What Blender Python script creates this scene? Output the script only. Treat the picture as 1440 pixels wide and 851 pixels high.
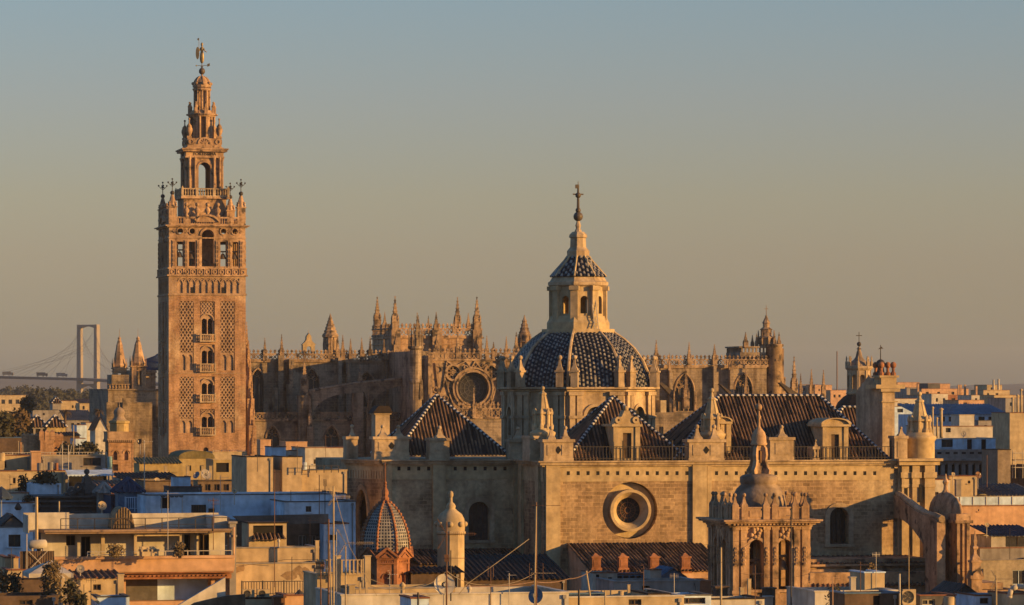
import bpy, math, random
from math import pi, sin, cos, radians as R
from mathutils import Vector, Matrix
random.seed(7)
for o in list(bpy.data.objects): bpy.data.objects.remove(o)
sc = bpy.context.scene
COL = sc.collection
# ---------------------------------------------------------------- camera, sky, sun, exposure
F, CAMZ, CX, CY = 5400.0, 40.0, 720.0, 550.0          # focal length in photo pixels, eye height, horizon point
cam = bpy.data.cameras.new('camera'); co = bpy.data.objects.new('camera', cam); COL.objects.link(co)
co.location = (0, 0, CAMZ); co.rotation_euler = (pi/2, 0, 0)
cam.sensor_width = 36; cam.lens = 36*F/1440; cam.shift_y = (CY-425.5)/1440
cam.clip_start = 1; cam.clip_end = 60000
sc.camera = co
SUN_AZ, SUN_EL = R(70), R(8.0)                          # measured from the direction back to the camera, turning right
sdir = Vector((sin(SUN_AZ)*cos(SUN_EL), -cos(SUN_AZ)*cos(SUN_EL), sin(SUN_EL)))
w = bpy.data.worlds.new('World'); sc.world = w; w.use_nodes = True
nt = w.node_tree; nt.nodes.clear()
wo = nt.nodes.new('ShaderNodeOutputWorld'); bg = nt.nodes.new('ShaderNodeBackground')
sky = nt.nodes.new('ShaderNodeTexSky'); sky.sky_type = 'NISHITA'; sky.sun_disc = False
sky.sun_elevation = SUN_EL
sky.sun_rotation = math.atan2(sdir.x, sdir.y)
sky.altitude = 0; sky.air_density = 1.0; sky.dust_density = 0.6; sky.ozone_density = 3.0
# evening air: a warm dusty band low over the town, clear blue above it
tc = nt.nodes.new('ShaderNodeTexCoord'); sp = nt.nodes.new('ShaderNodeSeparateXYZ')
nt.links.new(tc.outputs['Generated'], sp.inputs[0])
rp = nt.nodes.new('ShaderNodeValToRGB'); e = rp.color_ramp.elements
e[0].position = 0.0; e[0].color = (1.02, 1.04, 1.40, 1)
e[1].position = 1.0; e[1].color = (1.5, 1.95, 2.35, 1)
for p, c in ((0.016, (1.34, 1.19, 1.38, 1)), (0.034, (1.54, 1.17, 1.20, 1)), (0.05, (1.68, 1.23, 1.14, 1)), (0.076, (1.72, 1.29, 1.29, 1)), (0.10, (1.66, 1.37, 1.39, 1)), (0.22, (1.4, 1.6, 1.8, 1))):
    q = e.new(p); q.color = c
nt.links.new(sp.outputs['Z'], rp.inputs[0])
mx = nt.nodes.new('ShaderNodeMix'); mx.data_type = 'RGBA'; mx.blend_type = 'MULTIPLY'; mx.inputs[0].default_value = 1
nt.links.new(sky.outputs[0], mx.inputs[6]); nt.links.new(rp.outputs[0], mx.inputs[7])
nt.links.new(mx.outputs[2], bg.inputs[0]); bg.inputs[1].default_value = 0.06
nt.links.new(bg.outputs[0], wo.inputs[0])
sl = bpy.data.lights.new('sun', 'SUN'); so = bpy.data.objects.new('sun', sl); COL.objects.link(so)
sl.energy = 4.8; sl.angle = R(0.5); sl.color = (1.0, 0.55, 0.15)
so.rotation_euler = sdir.to_track_quat('Z', 'Y').to_euler(); so.location = (60, -40, 300)
sc.view_settings.view_transform = 'Standard'; sc.view_settings.look = 'None'
sc.view_settings.exposure = 0.75; sc.view_settings.gamma = 1; sc.view_settings.use_curve_mapping = False
sc.render.engine = 'CYCLES'
sc.cycles.max_bounces = 5; sc.cycles.diffuse_bounces = 3; sc.cycles.glossy_bounces = 2
sc.cycles.volume_bounces = 0; sc.cycles.use_denoising = True
try: sc.cycles.denoising_input_passes = 'RGB_ALBEDO_NORMAL'
except Exception: pass
# ---------------------------------------------------------------- mesh helpers
GRID = 13.5                                             # the old town's grid is turned this far from the view axis
class Frame:
    """a place in the town: origin on the ground, turned by deg about z; at() finds the local point a photo point shows on a given local depth"""
    def __init__(s, px, D, deg=GRID, z=0.0):
        s.o = Vector(((px-CX)/F*D, D, z)); s.a = R(deg)
        s.inv = Matrix.Rotation(-s.a, 3, 'Z')
        s.c = s.inv @ (Vector((0, 0, CAMZ)) - s.o)
    def at(s, px, py, y=0.0):
        d = s.inv @ Vector(((px-CX)/F, 1.0, (CY-py)/F))
        t = (y - s.c.y)/d.y
        return s.c.x + t*d.x, s.c.z + t*d.z
    def x(s, px, y=0.0): return s.at(px, CY, y)[0]
    def z(s, py, y=0.0, px=None):
        if px is None: px = CX + s.o.x/s.o.y*F
        return s.at(px, py, y)[1]
    def empty(s, name, label, cat, group=None):
        return thing(name, label, cat, s.o, s.a, group)
def thing(name, label, cat, loc=(0, 0, 0), rz=0.0, group=None):
    o = bpy.data.objects.new(name, None); COL.objects.link(o)
    o.location = loc; o.rotation_euler = (0, 0, rz); o.empty_display_size = 1
    tag(o, label, cat, group); return o
def tag(o, label, cat, group=None):
    o['label'] = label; o['category'] = cat
    if group: o['group'] = group
    return o
TILE_RND = random.Random(11)
class MB:
    def __init__(s): s.v = []; s.f = []; s.m = []; s.sm = []; s.T = Matrix.Identity(4)
    def add(s, vs, fs, m=0, smooth=False):
        n = len(s.v)
        s.v += [tuple(s.T @ Vector(p)) for p in vs]
        s.f += [tuple(n+i for i in f) for f in fs]; s.m += [m]*len(fs); s.sm += [smooth]*len(fs)
    def box(s, x0, x1, y0, y1, z0, z1, m=0):
        if x0 > x1: x0, x1 = x1, x0
        if y0 > y1: y0, y1 = y1, y0
        if z0 > z1: z0, z1 = z1, z0
        s.add([(x0,y0,z0),(x1,y0,z0),(x1,y1,z0),(x0,y1,z0),(x0,y0,z1),(x1,y0,z1),(x1,y1,z1),(x0,y1,z1)],
              [(0,3,2,1),(4,5,6,7),(0,1,5,4),(1,2,6,5),(2,3,7,6),(3,0,4,7)], m)
    def bc(s, x, y, z0, z1, wx, wy=None, m=0):
        wy = wx if wy is None else wy
        s.box(x-wx/2, x+wx/2, y-wy/2, y+wy/2, z0, z1, m)
    def prism(s, poly, y0, y1, m=0):                    # polygon in xz pushed along y
        n = len(poly)
        s.add([(x, y0, z) for x, z in poly]+[(x, y1, z) for x, z in poly],
              [tuple(range(n)), tuple(range(2*n-1, n-1, -1))]+[(i, i+n, (i+1) % n+n, (i+1) % n) for i in range(n)], m)
    def prismz(s, poly, z0, z1, m=0):
        n = len(poly)
        s.add([(x, y, z0) for x, y in poly]+[(x, y, z1) for x, y in poly],
              [tuple(range(n-1, -1, -1)), tuple(range(n, 2*n))]+[(i, (i+1) % n, (i+1) % n+n, i+n) for i in range(n)], m)
    def lathe(s, prof, n=8, x=0, y=0, z=0, rot=0.0, smooth=False, m=0, cap=True, sx=1, sy=1):
        vs = []; fs = []
        for r, h in prof:
            for k in range(n):
                a = rot+2*pi*k/n; vs.append((x+r*cos(a)*sx, y+r*sin(a)*sy, z+h))
        for i in range(len(prof)-1):
            for k in range(n):
                a, b = i*n+k, i*n+(k+1) % n; fs.append((a, b, b+n, a+n))
        s.add(vs, fs, m, smooth)
        if cap:
            top = len(prof)-1
            s.add(vs[top*n:], [tuple(range(n))], m); s.add(vs[:n], [tuple(range(n-1, -1, -1))], m)
    def tube(s, p, q, r, r2=None, n=5, m=0):
        p, q = Vector(p), Vector(q); d = q-p
        if d.length < 1e-6: return
        r2 = r if r2 is None else r2
        u = d.orthogonal().normalized(); w_ = d.normalized().cross(u)
        vs = [tuple(p+(u*cos(2*pi*k/n)+w_*sin(2*pi*k/n))*r) for k in range(n)]+[tuple(q+(u*cos(2*pi*k/n)+w_*sin(2*pi*k/n))*r2) for k in range(n)]
        s.add(vs, [(k, (k+1) % n, (k+1) % n+n, k+n) for k in range(n)]+[tuple(range(n-1, -1, -1)), tuple(range(n, 2*n))], m, n > 6)
    def path(s, pts, r, n=5, m=0):
        for a, b in zip(pts, pts[1:]): s.tube(a, b, r, r, n, m)
    def ball(s, x, y, z, r, m=0, n=10, sz=1.0):
        s.lathe([(max(r*sin(pi*i/8), .001), -r*sz*cos(pi*i/8)) for i in range(9)], n, x, y, z, 0, True, m, False)
    def half_tube(s, p, q, nrm, r, m=0, n=4, lift=0.0):
        p, q, nrm = Vector(p), Vector(q), Vector(nrm).normalized()
        side = (q-p).normalized().cross(nrm)
        A = [side*(r*cos(pi*k/n))+nrm*(r*sin(pi*k/n)+lift) for k in range(n+1)]
        vs = [tuple(p+a) for a in A]+[tuple(q+a) for a in A]; k1 = n+1
        s.add(vs, [(k, k+k1, k+1+k1, k+1) for k in range(n)]+[tuple(range(n+1)), tuple(range(2*n+1, n, -1))], m)
    def tile_plane(s, P, sp=0.9, r=0.25, mb=0, mr=1, dash=None, m2=2, n=4):
        """convex roof plane P (eave left, eave right, ... up), ribs of half-round tiles running from eave to top"""
        P = [Vector(p) for p in P]
        u = (P[1]-P[0]).normalized(); nrm = u.cross(P[-1]-P[0]).normalized(); v = nrm.cross(u)
        s.add([tuple(p) for p in P], [tuple(range(len(P)))], mb)
        Q = [((p-P[0]).dot(u), (p-P[0]).dot(v)) for p in P]
        lo, hi = min(q[0] for q in Q), max(q[0] for q in Q)
        k = 0; a = lo+sp*.5
        while a < hi:
            hit = []
            for (x0, y0), (x1, y1) in zip(Q, Q[1:]+Q[:1]):
                if (x0-a)*(x1-a) <= 0 and abs(x1-x0) > 1e-9: hit.append(y0+(a-x0)/(x1-x0)*(y1-y0))
            if len(hit) >= 2 and max(hit)-min(hit) > .15:
                v0, v1 = min(hit), max(hit)
                if dash:
                    t = v0; j = 0
                    while t < v1-.05:
                        t2 = min(t+dash, v1)
                        s.half_tube(P[0]+u*a+v*t, P[0]+u*a+v*t2, nrm, r*(1.0 if (j+k) % 2 else .9), mr if (j+k) % 2 else m2, n)
                        t = t2; j += 1
                else:
                    t = v0-.12
                    while t < v1-.02:
                        t2 = min(t+TILE_RND.uniform(1.1, 2.4), v1); j_ = TILE_RND.gauss(0, r*.13)
                        s.half_tube(P[0]+u*(a+j_)+v*t, P[0]+u*(a+j_)+v*t2, nrm, r*TILE_RND.uniform(.82, 1.1), mr if TILE_RND.random() > .12 else mb, n, TILE_RND.uniform(-.02, .03)); t = t2
            a += sp; k += 1
    def ridge(s, p, q, r, seg=.6, m1=0, m2=1):
        p, q = Vector(p), Vector(q); L = (q-p).length; n = max(1, int(L/seg)); d = (q-p)/n
        hz = d.cross(Vector((0, 0, 1)));  nrm = hz.cross(d).normalized()
        if nrm.z < 0: nrm = -nrm
        for i in range(n): s.half_tube(p+d*i, p+d*(i+1), nrm, r*(1 if i % 2 else .9), (m1, m2)[i % 2], 6)
    def wall(s, x0, x1, z0, z1, y, ops=(), rd=.5, m=0, th=None, ends=True):
        """wall front at local y (facing -y) with real openings; ops: (kind, xa, xb, za, zb)"""
        ops = [o for o in ops]
        xs = sorted({x0, x1} | {v for o in ops for v in (o[1], o[2]) if x0 < v < x1})
        zs = sorted({z0, z1} | {v for o in ops for v in (o[3], o[4]) if z0 < v < z1})
        for i in range(len(xs)-1):
            run = None
            for j in range(len(zs)-1):
                cx_, cz_ = (xs[i]+xs[i+1])/2, (zs[j]+zs[j+1])/2
                hole = any(o[1] < cx_ < o[2] and o[3] < cz_ < o[4] for o in ops)
                if not hole:
                    run = (zs[j] if run is None else run[0], zs[j+1]) if run else (zs[j], zs[j+1])
                if (hole or j == len(zs)-2) and run:
                    s.add([(xs[i], y, run[0]), (xs[i+1], y, run[0]), (xs[i+1], y, run[1]), (xs[i], y, run[1])], [(0, 1, 2, 3)], m); run = None
        for o in ops:
            out = outline(o); n = len(out)
            s.add([(x, y, z) for x, z in out]+[(x, y+rd, z) for x, z in out], [(i, i+n, (i+1) % n+n, (i+1) % n) for i in range(n)], m)
            k, xa, xb, za, zb = o[:5]
            if k in ('round', 'pointed', 'circle'):
                arcs = [p for p in out if p[1] > (zb-arch_h(o))-1e-6]
                arcs.sort()
                for p, q in zip(arcs, arcs[1:]):
                    s.add([(p[0], y, p[1]), (q[0], y, q[1]), (q[0], y, zb), (p[0], y, zb)], [(0, 1, 2, 3)], m)
                if k == 'circle':
                    arcs = sorted(p for p in out if p[1] < (za+zb)/2+1e-6)
                    for p, q in zip(arcs, arcs[1:]):
                        s.add([(p[0], y, za), (q[0], y, za), (q[0], y, q[1]), (p[0], y, p[1])], [(0, 1, 2, 3)], m)
        if th:
            s.add([(x0,y,z0),(x1,y,z0),(x1,y+th,z0),(x0,y+th,z0),(x0,y,z1),(x1,y,z1),(x1,y+th,z1),(x0,y+th,z1)],
                  [(4,5,6,7),(1,2,6,5),(3,0,4,7)]+([(2,3,7,6)] if not ops else []), m)
    def lattice(s, x0, x1, z0, z1, y, nx, nz, t, d=.15, m=0):
        dx, dz = (x1-x0)/nx, (z1-z0)/nz
        for i in range(nx):
            for j in range(nz):
                a, b, c, e_ = x0+i*dx, x0+(i+1)*dx, z0+j*dz, z0+(j+1)*dz
                s.bar((a, c), (b, e_), y, t, d, m); s.bar((a, e_), (b, c), y, t, d*.93, m)
    def bar(s, p, q, y, t, d, m=0):                     # flat bar in the xz plane, front face at y-d
        dx, dz = q[0]-p[0], q[1]-p[1]; L = math.hypot(dx, dz)
        if L < 1e-6: return
        nx, nz = -dz/L*t/2, dx/L*t/2
        s.prism([(p[0]-nx, p[1]-nz), (q[0]-nx, q[1]-nz), (q[0]+nx, q[1]+nz), (p[0]+nx, p[1]+nz)][::1], y-d, y, m)
    def ring(s, x, z, r0, r1, y0, y1, n=24, m=0, a0=0, a1=2*pi):
        vs = []
        for k in range(n+1):
            a = a0+(a1-a0)*k/n
            for r, y in ((r0, y0), (r1, y0), (r1, y1), (r0, y1)): vs.append((x+r*cos(a), y, z+r*sin(a)))
        fs = []
        for k in range(n):
            b = 4*k
            for j in range(4): fs.append((b+j, b+4+j, b+4+(j+1) % 4, b+(j+1) % 4))
        s.add(vs, fs, m)
    def panel(s, o, y, m=0):
        out = outline(o); s.add([(x, y, z) for x, z in out], [tuple(range(len(out)))], m)
    def balusters(s, x0, x1, y, z0, z1, step, r, n=6, m=0):
        k = max(1, int(round((x1-x0)/step))); h = z1-z0
        for i in range(k):
            x = x0+(i+.5)*(x1-x0)/k
            s.lathe([(r*.8, 0), (r*.5, h*.12), (r, h*.4), (r*.45, h*.75), (r*.8, h)], n, x, y, z0, 0, False, m, False)
    def build(s, name, mats, parent=None, loc=None):
        me = bpy.data.meshes.new(name); me.from_pydata(s.v, [], s.f)
        for mm in (mats if isinstance(mats, (list, tuple)) else [mats]): me.materials.append(mm)
        me.polygons.foreach_set('material_index', s.m); me.polygons.foreach_set('use_smooth', s.sm); me.update()
        o = bpy.data.objects.new(name, me); COL.objects.link(o)
        if parent: o.parent = parent
        if loc: o.location = loc
        return o
def each(name, mats, parent, fn, items):
    """one part of its own for every item"""
    out = []
    for it in items:
        b = MB(); fn(b, it); out.append(b.build(name, mats, parent))
    return out
def arch_h(o):
    k, xa, xb, za, zb = o[:5]; w_ = xb-xa
    return {'round': min(w_/2, (zb-za)*.9), 'pointed': min(w_*.9, (zb-za)*.8), 'circle': (zb-za)/2}.get(k, 0)
def outline(o, n=8):
    k, xa, xb, za, zb = o[:5]; c = (xa+xb)/2; hw = (xb-xa)/2; h = arch_h(o)
    if k == 'rect': return [(xa, za), (xb, za), (xb, zb), (xa, zb)]
    if k == 'circle': return [(c+hw*cos(2*pi*i/32), (za+zb)/2+h*sin(2*pi*i/32)) for i in range(32)]
    zs = zb-h
    if k == 'round': arc = [(c+hw*cos(pi*i/(2*n)), zs+h*sin(pi*i/(2*n))) for i in range(2*n+1)]
    else:
        q = [(1-cos(pi/3*i/n))/(1-cos(pi/3)) for i in range(n+1)]   # equilateral-like pointed arch
        arc = [(xb-hw*q[i], zs+h*sin(pi/3*i/n)/sin(pi/3)) for i in range(n+1)]
        arc += [(xa+hw*q[i], zs+h*sin(pi/3*i/n)/sin(pi/3)) for i in range(n-1, -1, -1)]
    return [(xa, za), (xb, za)]+arc
def place(x, y, z=0, rz=0): return Matrix.Translation((x, y, z)) @ Matrix.Rotation(rz, 4, 'Z')
def gothic(mb, x, y, z, h, w_, m=0, n=4, crock=5):
    """gothic pinnacle: slim panelled shaft, gablets, long crocketed spire"""
    s0 = .30*h; r = w_*.43; rt = pi/4 if n == 4 else 0
    mb.lathe([(r, 0), (r, s0*.8), (r*1.12, s0*.84), (r*1.12, s0*.9), (r*.86, s0*.94), (r*.86, s0)], n, x, y, z, rt, m=m)
    prof = []; crock += 2; H_ = h-s0
    for i in range(crock):
        t = i/crock; rr = r*.80*(1-t)**1.15+.035; hh = s0+H_*t; d = H_/crock; k = .09*w_*(1-.6*t)
        prof += [(rr, hh), (rr*.9, hh+d*.5), (rr*.88+k, hh+d*.62), (rr*.86+k*.9, hh+d*.78), (rr*.82, hh+d*.84)]
    prof += [(.035, h-.05), (.02, h)]
    mb.lathe(prof, n, x, y, z, rt, m=m, cap=False)
    for k in range(4):
        a = k*pi/2; u, v = x+r*.8*cos(a+pi/4), y+r*.8*sin(a+pi/4)
        mb.lathe([(r*.2, 0), (r*.2, .10*h), (r*.26, .105*h), (.02, .22*h)], 4, u, v, z+s0*.82, pi/4, m=m, cap=False)
def urn(mb, x, y, z, h, r, m=0, n=8):
    mb.lathe([(r*.75, 0), (r*.75, .1*h), (r*.4, .18*h), (r, .42*h), (r*.9, .52*h), (r*.35, .66*h), (r*.25, .72*h)], n, x, y, z, 0, True, m)
    mb.ball(x, y, z+.85*h, .15*h, m, 8)
def finial(mb, x, y, z, h, r, m=0, n=4):
    """baroque finial: pyramid drawn in to a neck, with a ball"""
    mb.lathe([(r, 0), (r*.95, .1*h), (r*.55, .28*h), (r*.36, .5*h), (r*.26, .72*h)], n, x, y, z, pi/4, m=m)
    mb.ball(x, y, z+.84*h, max(.16*h, r*.3), m, 8)
def lettering(txt, size, depth, mt, parent, name='inscription', loc=(0, 0, 0), rz=0.0):
    cu = bpy.data.curves.new(name, 'FONT'); cu.body = txt; cu.size = size; cu.extrude = depth; cu.align_x = 'CENTER'; cu.align_y = 'CENTER'
    t = bpy.data.objects.new(name+'_curve', cu); COL.objects.link(t)
    me = bpy.data.meshes.new_from_object(t.evaluated_get(bpy.context.evaluated_depsgraph_get()))
    bpy.data.objects.remove(t); me.materials.clear(); me.materials.append(mt)
    o = bpy.data.objects.new(name, me); COL.objects.link(o); o.rotation_euler = (pi/2, 0, rz); o.location = loc; o.parent = parent
    return o
# ---------------------------------------------------------------- materials
MATS = {}
def mat(name, c1, c2=None, sc_=.25, fine=3.0, blocks=None, streak=.35, rough=.9, bump=.25, stain=(.35,.3,.26), patches=None, metal=0.0, detail=.25):
    if name in MATS: return MATS[name]
    m = bpy.data.materials.new(name); m.use_nodes = True; t = m.node_tree; N = t.nodes; L = t.links
    b = N['Principled BSDF']; b.inputs['Roughness'].default_value = rough; b.inputs['Metallic'].default_value = metal
    if 'Specular IOR Level' in b.inputs: b.inputs['Specular IOR Level'].default_value = .25
    c2 = c2 or tuple(.72*v for v in c1)
    tc = N.new('ShaderNodeTexCoord')
    def noise(s_, det=4, mapping=None):
        n = N.new('ShaderNodeTexNoise'); n.inputs['Scale'].default_value = s_; n.inputs['Detail'].default_value = det
        if mapping:
            mp = N.new('ShaderNodeMapping'); mp.inputs['Scale'].default_value = mapping
            L.new(tc.outputs['Object'], mp.inputs[0]); L.new(mp.outputs[0], n.inputs[0])
        else: L.new(tc.outputs['Object'], n.inputs[0])
        return n.outputs['Fac']
    def ramp(fac, a, b_):
        r = N.new('ShaderNodeMapRange'); r.inputs[1].default_value = a; r.inputs[2].default_value = b_; L.new(fac, r.inputs[0]); return r.outputs[0]
    def mix(fac, a, b_, bt='MIX'):
        x = N.new('ShaderNodeMix'); x.data_type = 'RGBA'; x.blend_type = bt
        for sock, val in ((x.inputs[0], fac), (x.inputs[6], a), (x.inputs[7], b_)):
            if isinstance(val, (int, float)): sock.default_value = val
            elif isinstance(val, tuple): sock.default_value = (*val, 1)
            else: L.new(val, sock)
        return x.outputs[2]
    col = mix(ramp(noise(sc_), .35, .68), c1, c2)
    if blocks:
        bw, bh, mort, var = blocks
        geo = N.new('ShaderNodeSeparateXYZ'); L.new(tc.outputs['Object'], geo.inputs[0])
        nn = N.new('ShaderNodeSeparateXYZ'); L.new(tc.outputs['Normal'], nn.inputs[0])
        ab = N.new('ShaderNodeMath'); ab.operation = 'ABSOLUTE'; L.new(nn.outputs['X'], ab.inputs[0])
        gt = N.new('ShaderNodeMath'); gt.operation = 'GREATER_THAN'; gt.inputs[1].default_value = .707; L.new(ab.outputs[0], gt.inputs[0])
        mxn = N.new('ShaderNodeMix'); mxn.data_type = 'FLOAT'; L.new(gt.outputs[0], mxn.inputs[0]); L.new(geo.outputs['X'], mxn.inputs[2]); L.new(geo.outputs['Y'], mxn.inputs[3])
        cb = N.new('ShaderNodeCombineXYZ'); L.new(mxn.outputs[0], cb.inputs[0]); L.new(geo.outputs['Z'], cb.inputs[1])
        br = N.new('ShaderNodeTexBrick'); br.inputs['Scale'].default_value = 1; br.inputs['Brick Width'].default_value = bw; br.inputs['Row Height'].default_value = bh
        br.inputs['Mortar Size'].default_value = min(bw, bh)*.05; br.inputs['Color1'].default_value = (1, 1, 1, 1)
        br.inputs['Color2'].default_value = (1-var, 1-var*1.05, 1-var*1.1, 1); br.inputs['Mortar'].default_value = (mort, mort, mort*.97, 1)
        br.inputs['Bias'].default_value = -.1
        L.new(cb.outputs[0], br.inputs[0])
        fade = ramp(noise(sc_*1.7, 3), .3, .55)
        col = mix(fade, col, mix(1.0, col, br.outputs[0], 'MULTIPLY'))
    if patches:
        pc, lo, hi, ps = patches
        col = mix(ramp(noise(ps, 5), lo, hi), col, pc)
    if streak: col = mix(mul(N, L, ramp(noise(1.1, 5, (1, 1, .10)), .46, .70), streak), col, mix(1.0, col, stain, 'MULTIPLY'))
    if detail: 
        d = N.new('ShaderNodeMapRange'); d.inputs[1].default_value = .3; d.inputs[2].default_value = .7; d.inputs[3].default_value = 1-detail; d.inputs[4].default_value = 1+detail*.4
        L.new(noise(fine, 5), d.inputs[0])
        cc = N.new('ShaderNodeCombineColor')
        for i in range(3): L.new(d.outputs[0], cc.inputs[i])
        col = mix(1.0, col, cc.outputs[0], 'MULTIPLY')
        d2 = N.new('ShaderNodeMapRange'); d2.inputs[1].default_value = .3; d2.inputs[2].default_value = .7; d2.inputs[3].default_value = 1-detail*.8; d2.inputs[4].default_value = 1+detail*.5
        L.new(noise(fine*.21, 4), d2.inputs[0]); c2_ = N.new('ShaderNodeCombineColor')
        for i in range(3): L.new(d2.outputs[0], c2_.inputs[i])
        col = mix(1.0, col, c2_.outputs[0], 'MULTIPLY')
    L.new(col, b.inputs['Base Color'])
    if bump:
        bp = N.new('ShaderNodeBump'); bp.inputs['Strength'].default_value = bump; bp.inputs['Distance'].default_value = .06
        L.new(noise(fine*1.4, 6), bp.inputs['Height']); L.new(bp.outputs[0], b.inputs['Normal'])
    MATS[name] = m; return m
def mul(N, L, a, k):
    x = N.new('ShaderNodeMath'); x.operation = 'MULTIPLY'; L.new(a, x.inputs[0]); x.inputs[1].default_value = k; return x.outputs[0]
def plain(name, c, rough=.6, metal=0.0): return mat(name, c, tuple(.8*v for v in c), sc_=1.5, streak=.15, rough=rough, metal=metal, bump=0, detail=.15)
STONE = mat('pale_limestone', (.44,.31,.175), (.35,.23,.13), sc_=.2, blocks=(.75,.36,1.3,.5), streak=.5, patches=((.50,.375,.22), .54, .64, .16), detail=.3)
DRESS = mat('dressed_limestone', (.50,.375,.235), (.35,.255,.155), sc_=.35, streak=.6, bump=.35)
PLAST = mat('cream_lime_plaster', (.50,.38,.215), (.43,.315,.175), sc_=.3, streak=.35, fine=2)
GOTH  = mat('weathered_gothic_stone', (.36,.275,.19), (.22,.165,.11), sc_=.15, blocks=(1.1,.5,1.3,.35), streak=.7, bump=.5, patches=((.085,.066,.05), .52, .66, .35))
GOTHT = mat('carved_gothic_stone', (.42,.29,.175), (.23,.155,.095), sc_=.5, streak=.7, bump=.5, patches=((.075,.058,.044), .52, .64, .8))
BRICK = mat('old_rose_brick', (.45,.265,.145), (.36,.20,.105), sc_=.2, blocks=(.9,.22,1.18,.32), streak=.55, patches=((.50,.34,.20), .54, .68, .2), detail=.32)
BRICKT = mat('carved_brick', (.43,.29,.18), (.31,.195,.11), sc_=.5, streak=.5, bump=.4)
TERRA = mat('terracotta_brick', (.38,.17,.085), (.27,.11,.055), sc_=.8, blocks=(.5,.14,.85,.2), streak=.4)
BTOW  = mat('ochre_carved_stone', (.50,.325,.19), (.32,.205,.12), sc_=.5, streak=.7, bump=.6, patches=((.10,.072,.05), .56, .68, .9))
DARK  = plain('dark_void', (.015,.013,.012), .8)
GLASS = mat('leaded_glass', (.045,.04,.035), (.02,.02,.02), sc_=2, streak=0, rough=.35, bump=0, detail=.3)
TILED = mat('shade_dark_brown_tile', (.034,.023,.017), (.022,.016,.013), sc_=.6, streak=.2, bump=.3)  # brown tile darkened to carry the shade between the ribs
TILEL = mat('sunlit_weathered_tile_rib', (.25,.145,.08), (.085,.055,.038), sc_=.9, streak=.3, bump=.3)  # weathered ribs, colour brightened to stand for the sun on them
TILEB = mat('cobalt_glazed_tile', (.019,.023,.032), (.014,.016,.02), sc_=.9, streak=.1, rough=.35, bump=.1)
TILEW = mat('white_glazed_tile', (.62,.58,.50), (.42,.39,.34), sc_=1.2, streak=.2, rough=.4, bump=.1)
TILEA = mat('aged_white_tile', (.35,.325,.28), (.19,.175,.15), sc_=1.6, streak=.4, rough=.4, bump=.1)
TERTL = mat('red_clay_tile', (.26,.105,.055), (.17,.075,.045), sc_=.8, streak=.3, bump=.3)
IRON  = plain('dark_iron', (.05,.042,.038), .6)
RUST  = plain('rusty_steel', (.17,.085,.045), .7)
STEEL = plain('galvanised_steel', (.45,.40,.33), .5)
BRONZE= plain('weathered_bronze', (.10,.075,.05), .5)
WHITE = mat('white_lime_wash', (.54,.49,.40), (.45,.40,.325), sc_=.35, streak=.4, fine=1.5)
WHITB = mat('shade_blue_white_wash', (.54,.66,.78), (.43,.54,.66), sc_=.35, streak=.4, fine=1.5)  # white wash with the blue of open shade put into its colour
CREAM = mat('cream_stucco', (.48,.375,.225), (.40,.30,.175), sc_=.3, streak=.35, fine=1.5)
SALMON= mat('salmon_stucco', (.55,.34,.20), (.47,.28,.16), sc_=.3, streak=.4, fine=1.5)
PEEL  = mat('peeling_plaster', (.49,.375,.23), (.42,.31,.185), sc_=.3, streak=.4, fine=1.5)
OCHRE = mat('ochre_stucco', (.44,.33,.14), (.36,.26,.12), sc_=.3, streak=.4, fine=1.5)
GREYP = mat('grey_render', (.32,.29,.26), (.24,.215,.19), sc_=.3, streak=.5, fine=1.5)
DGREY = mat('dark_grey_stone', (.13,.12,.11), (.08,.075,.07), sc_=.4, streak=.4)
BROWN = mat('brown_boards', (.13,.085,.055), (.09,.06,.04), sc_=.5, streak=.4)
OLIVE = mat('olive_canvas', (.20,.155,.06), (.15,.12,.05), sc_=.5, streak=.4)
BLUEM = mat('blue_sheet_metal', (.10,.17,.25), (.075,.13,.2), sc_=.4, streak=.25, rough=.5)
BLUED = mat('dark_blue_canvas', (.035,.055,.10), (.025,.04,.07), sc_=.8, streak=.2)
FLAT  = mat('roof_deck', (.30,.20,.13), (.22,.15,.10), sc_=.4, streak=.1)
LEAD  = mat('weathered_render_dome', (.34,.25,.17), (.20,.15,.11), sc_=.4, streak=.5, bump=.5)
# ---------------------------------------------------------------- ground and far hills
def setting():
    g = MB(); g.add([(-30000, -400, 0), (30000, -400, 0), (30000, 40000, 0), (-30000, 40000, 0)], [(0, 1, 2, 3)])
    o = g.build('ground', mat('dusty_ground', (.09,.075,.06), (.06,.05,.04), sc_=.01, streak=0, bump=0)); o['kind'] = 'structure'
    h = MB(); n = 160; rnd = random.Random(3)
    vs = []; 
    for i in range(n+1):
        x = -6000+12000*i/n
        z = 58+10*sin(i*.13)+7*sin(i*.31+1)+3*rnd.random()
        vs += [(x, 9000, 0), (x, 9300, z*.8), (x, 9900, z), (x, 11000, 0)]
    h.add(vs, [(4*i+j, 4*i+4+j, 4*i+5+j, 4*i+1+j) for i in range(n) for j in range(3)], 0, True)
    o = h.build('hills', mat('far_scrub', (.07,.075,.06), (.05,.055,.045), sc_=.01, streak=0, bump=0)); o['kind'] = 'structure'
setting()
def haze():
    b = MB(); b.box(-1500, 1300, -60, 8600, -1, 136)
    m = bpy.data.materials.new('evening_haze'); m.use_nodes = True; t = m.node_tree; t.nodes.clear()
    out = t.nodes.new('ShaderNodeOutputMaterial'); v = t.nodes.new('ShaderNodeVolumePrincipled')
    v.inputs['Color'].default_value = (.86, .86, .88, 1); v.inputs['Density'].default_value = HAZE; v.inputs['Anisotropy'].default_value = .2
    t.links.new(v.outputs[0], out.inputs['Volume'])
    o = b.build('haze', m); o['kind'] = 'stuff'
HAZE = 5.0e-5
haze()
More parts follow.
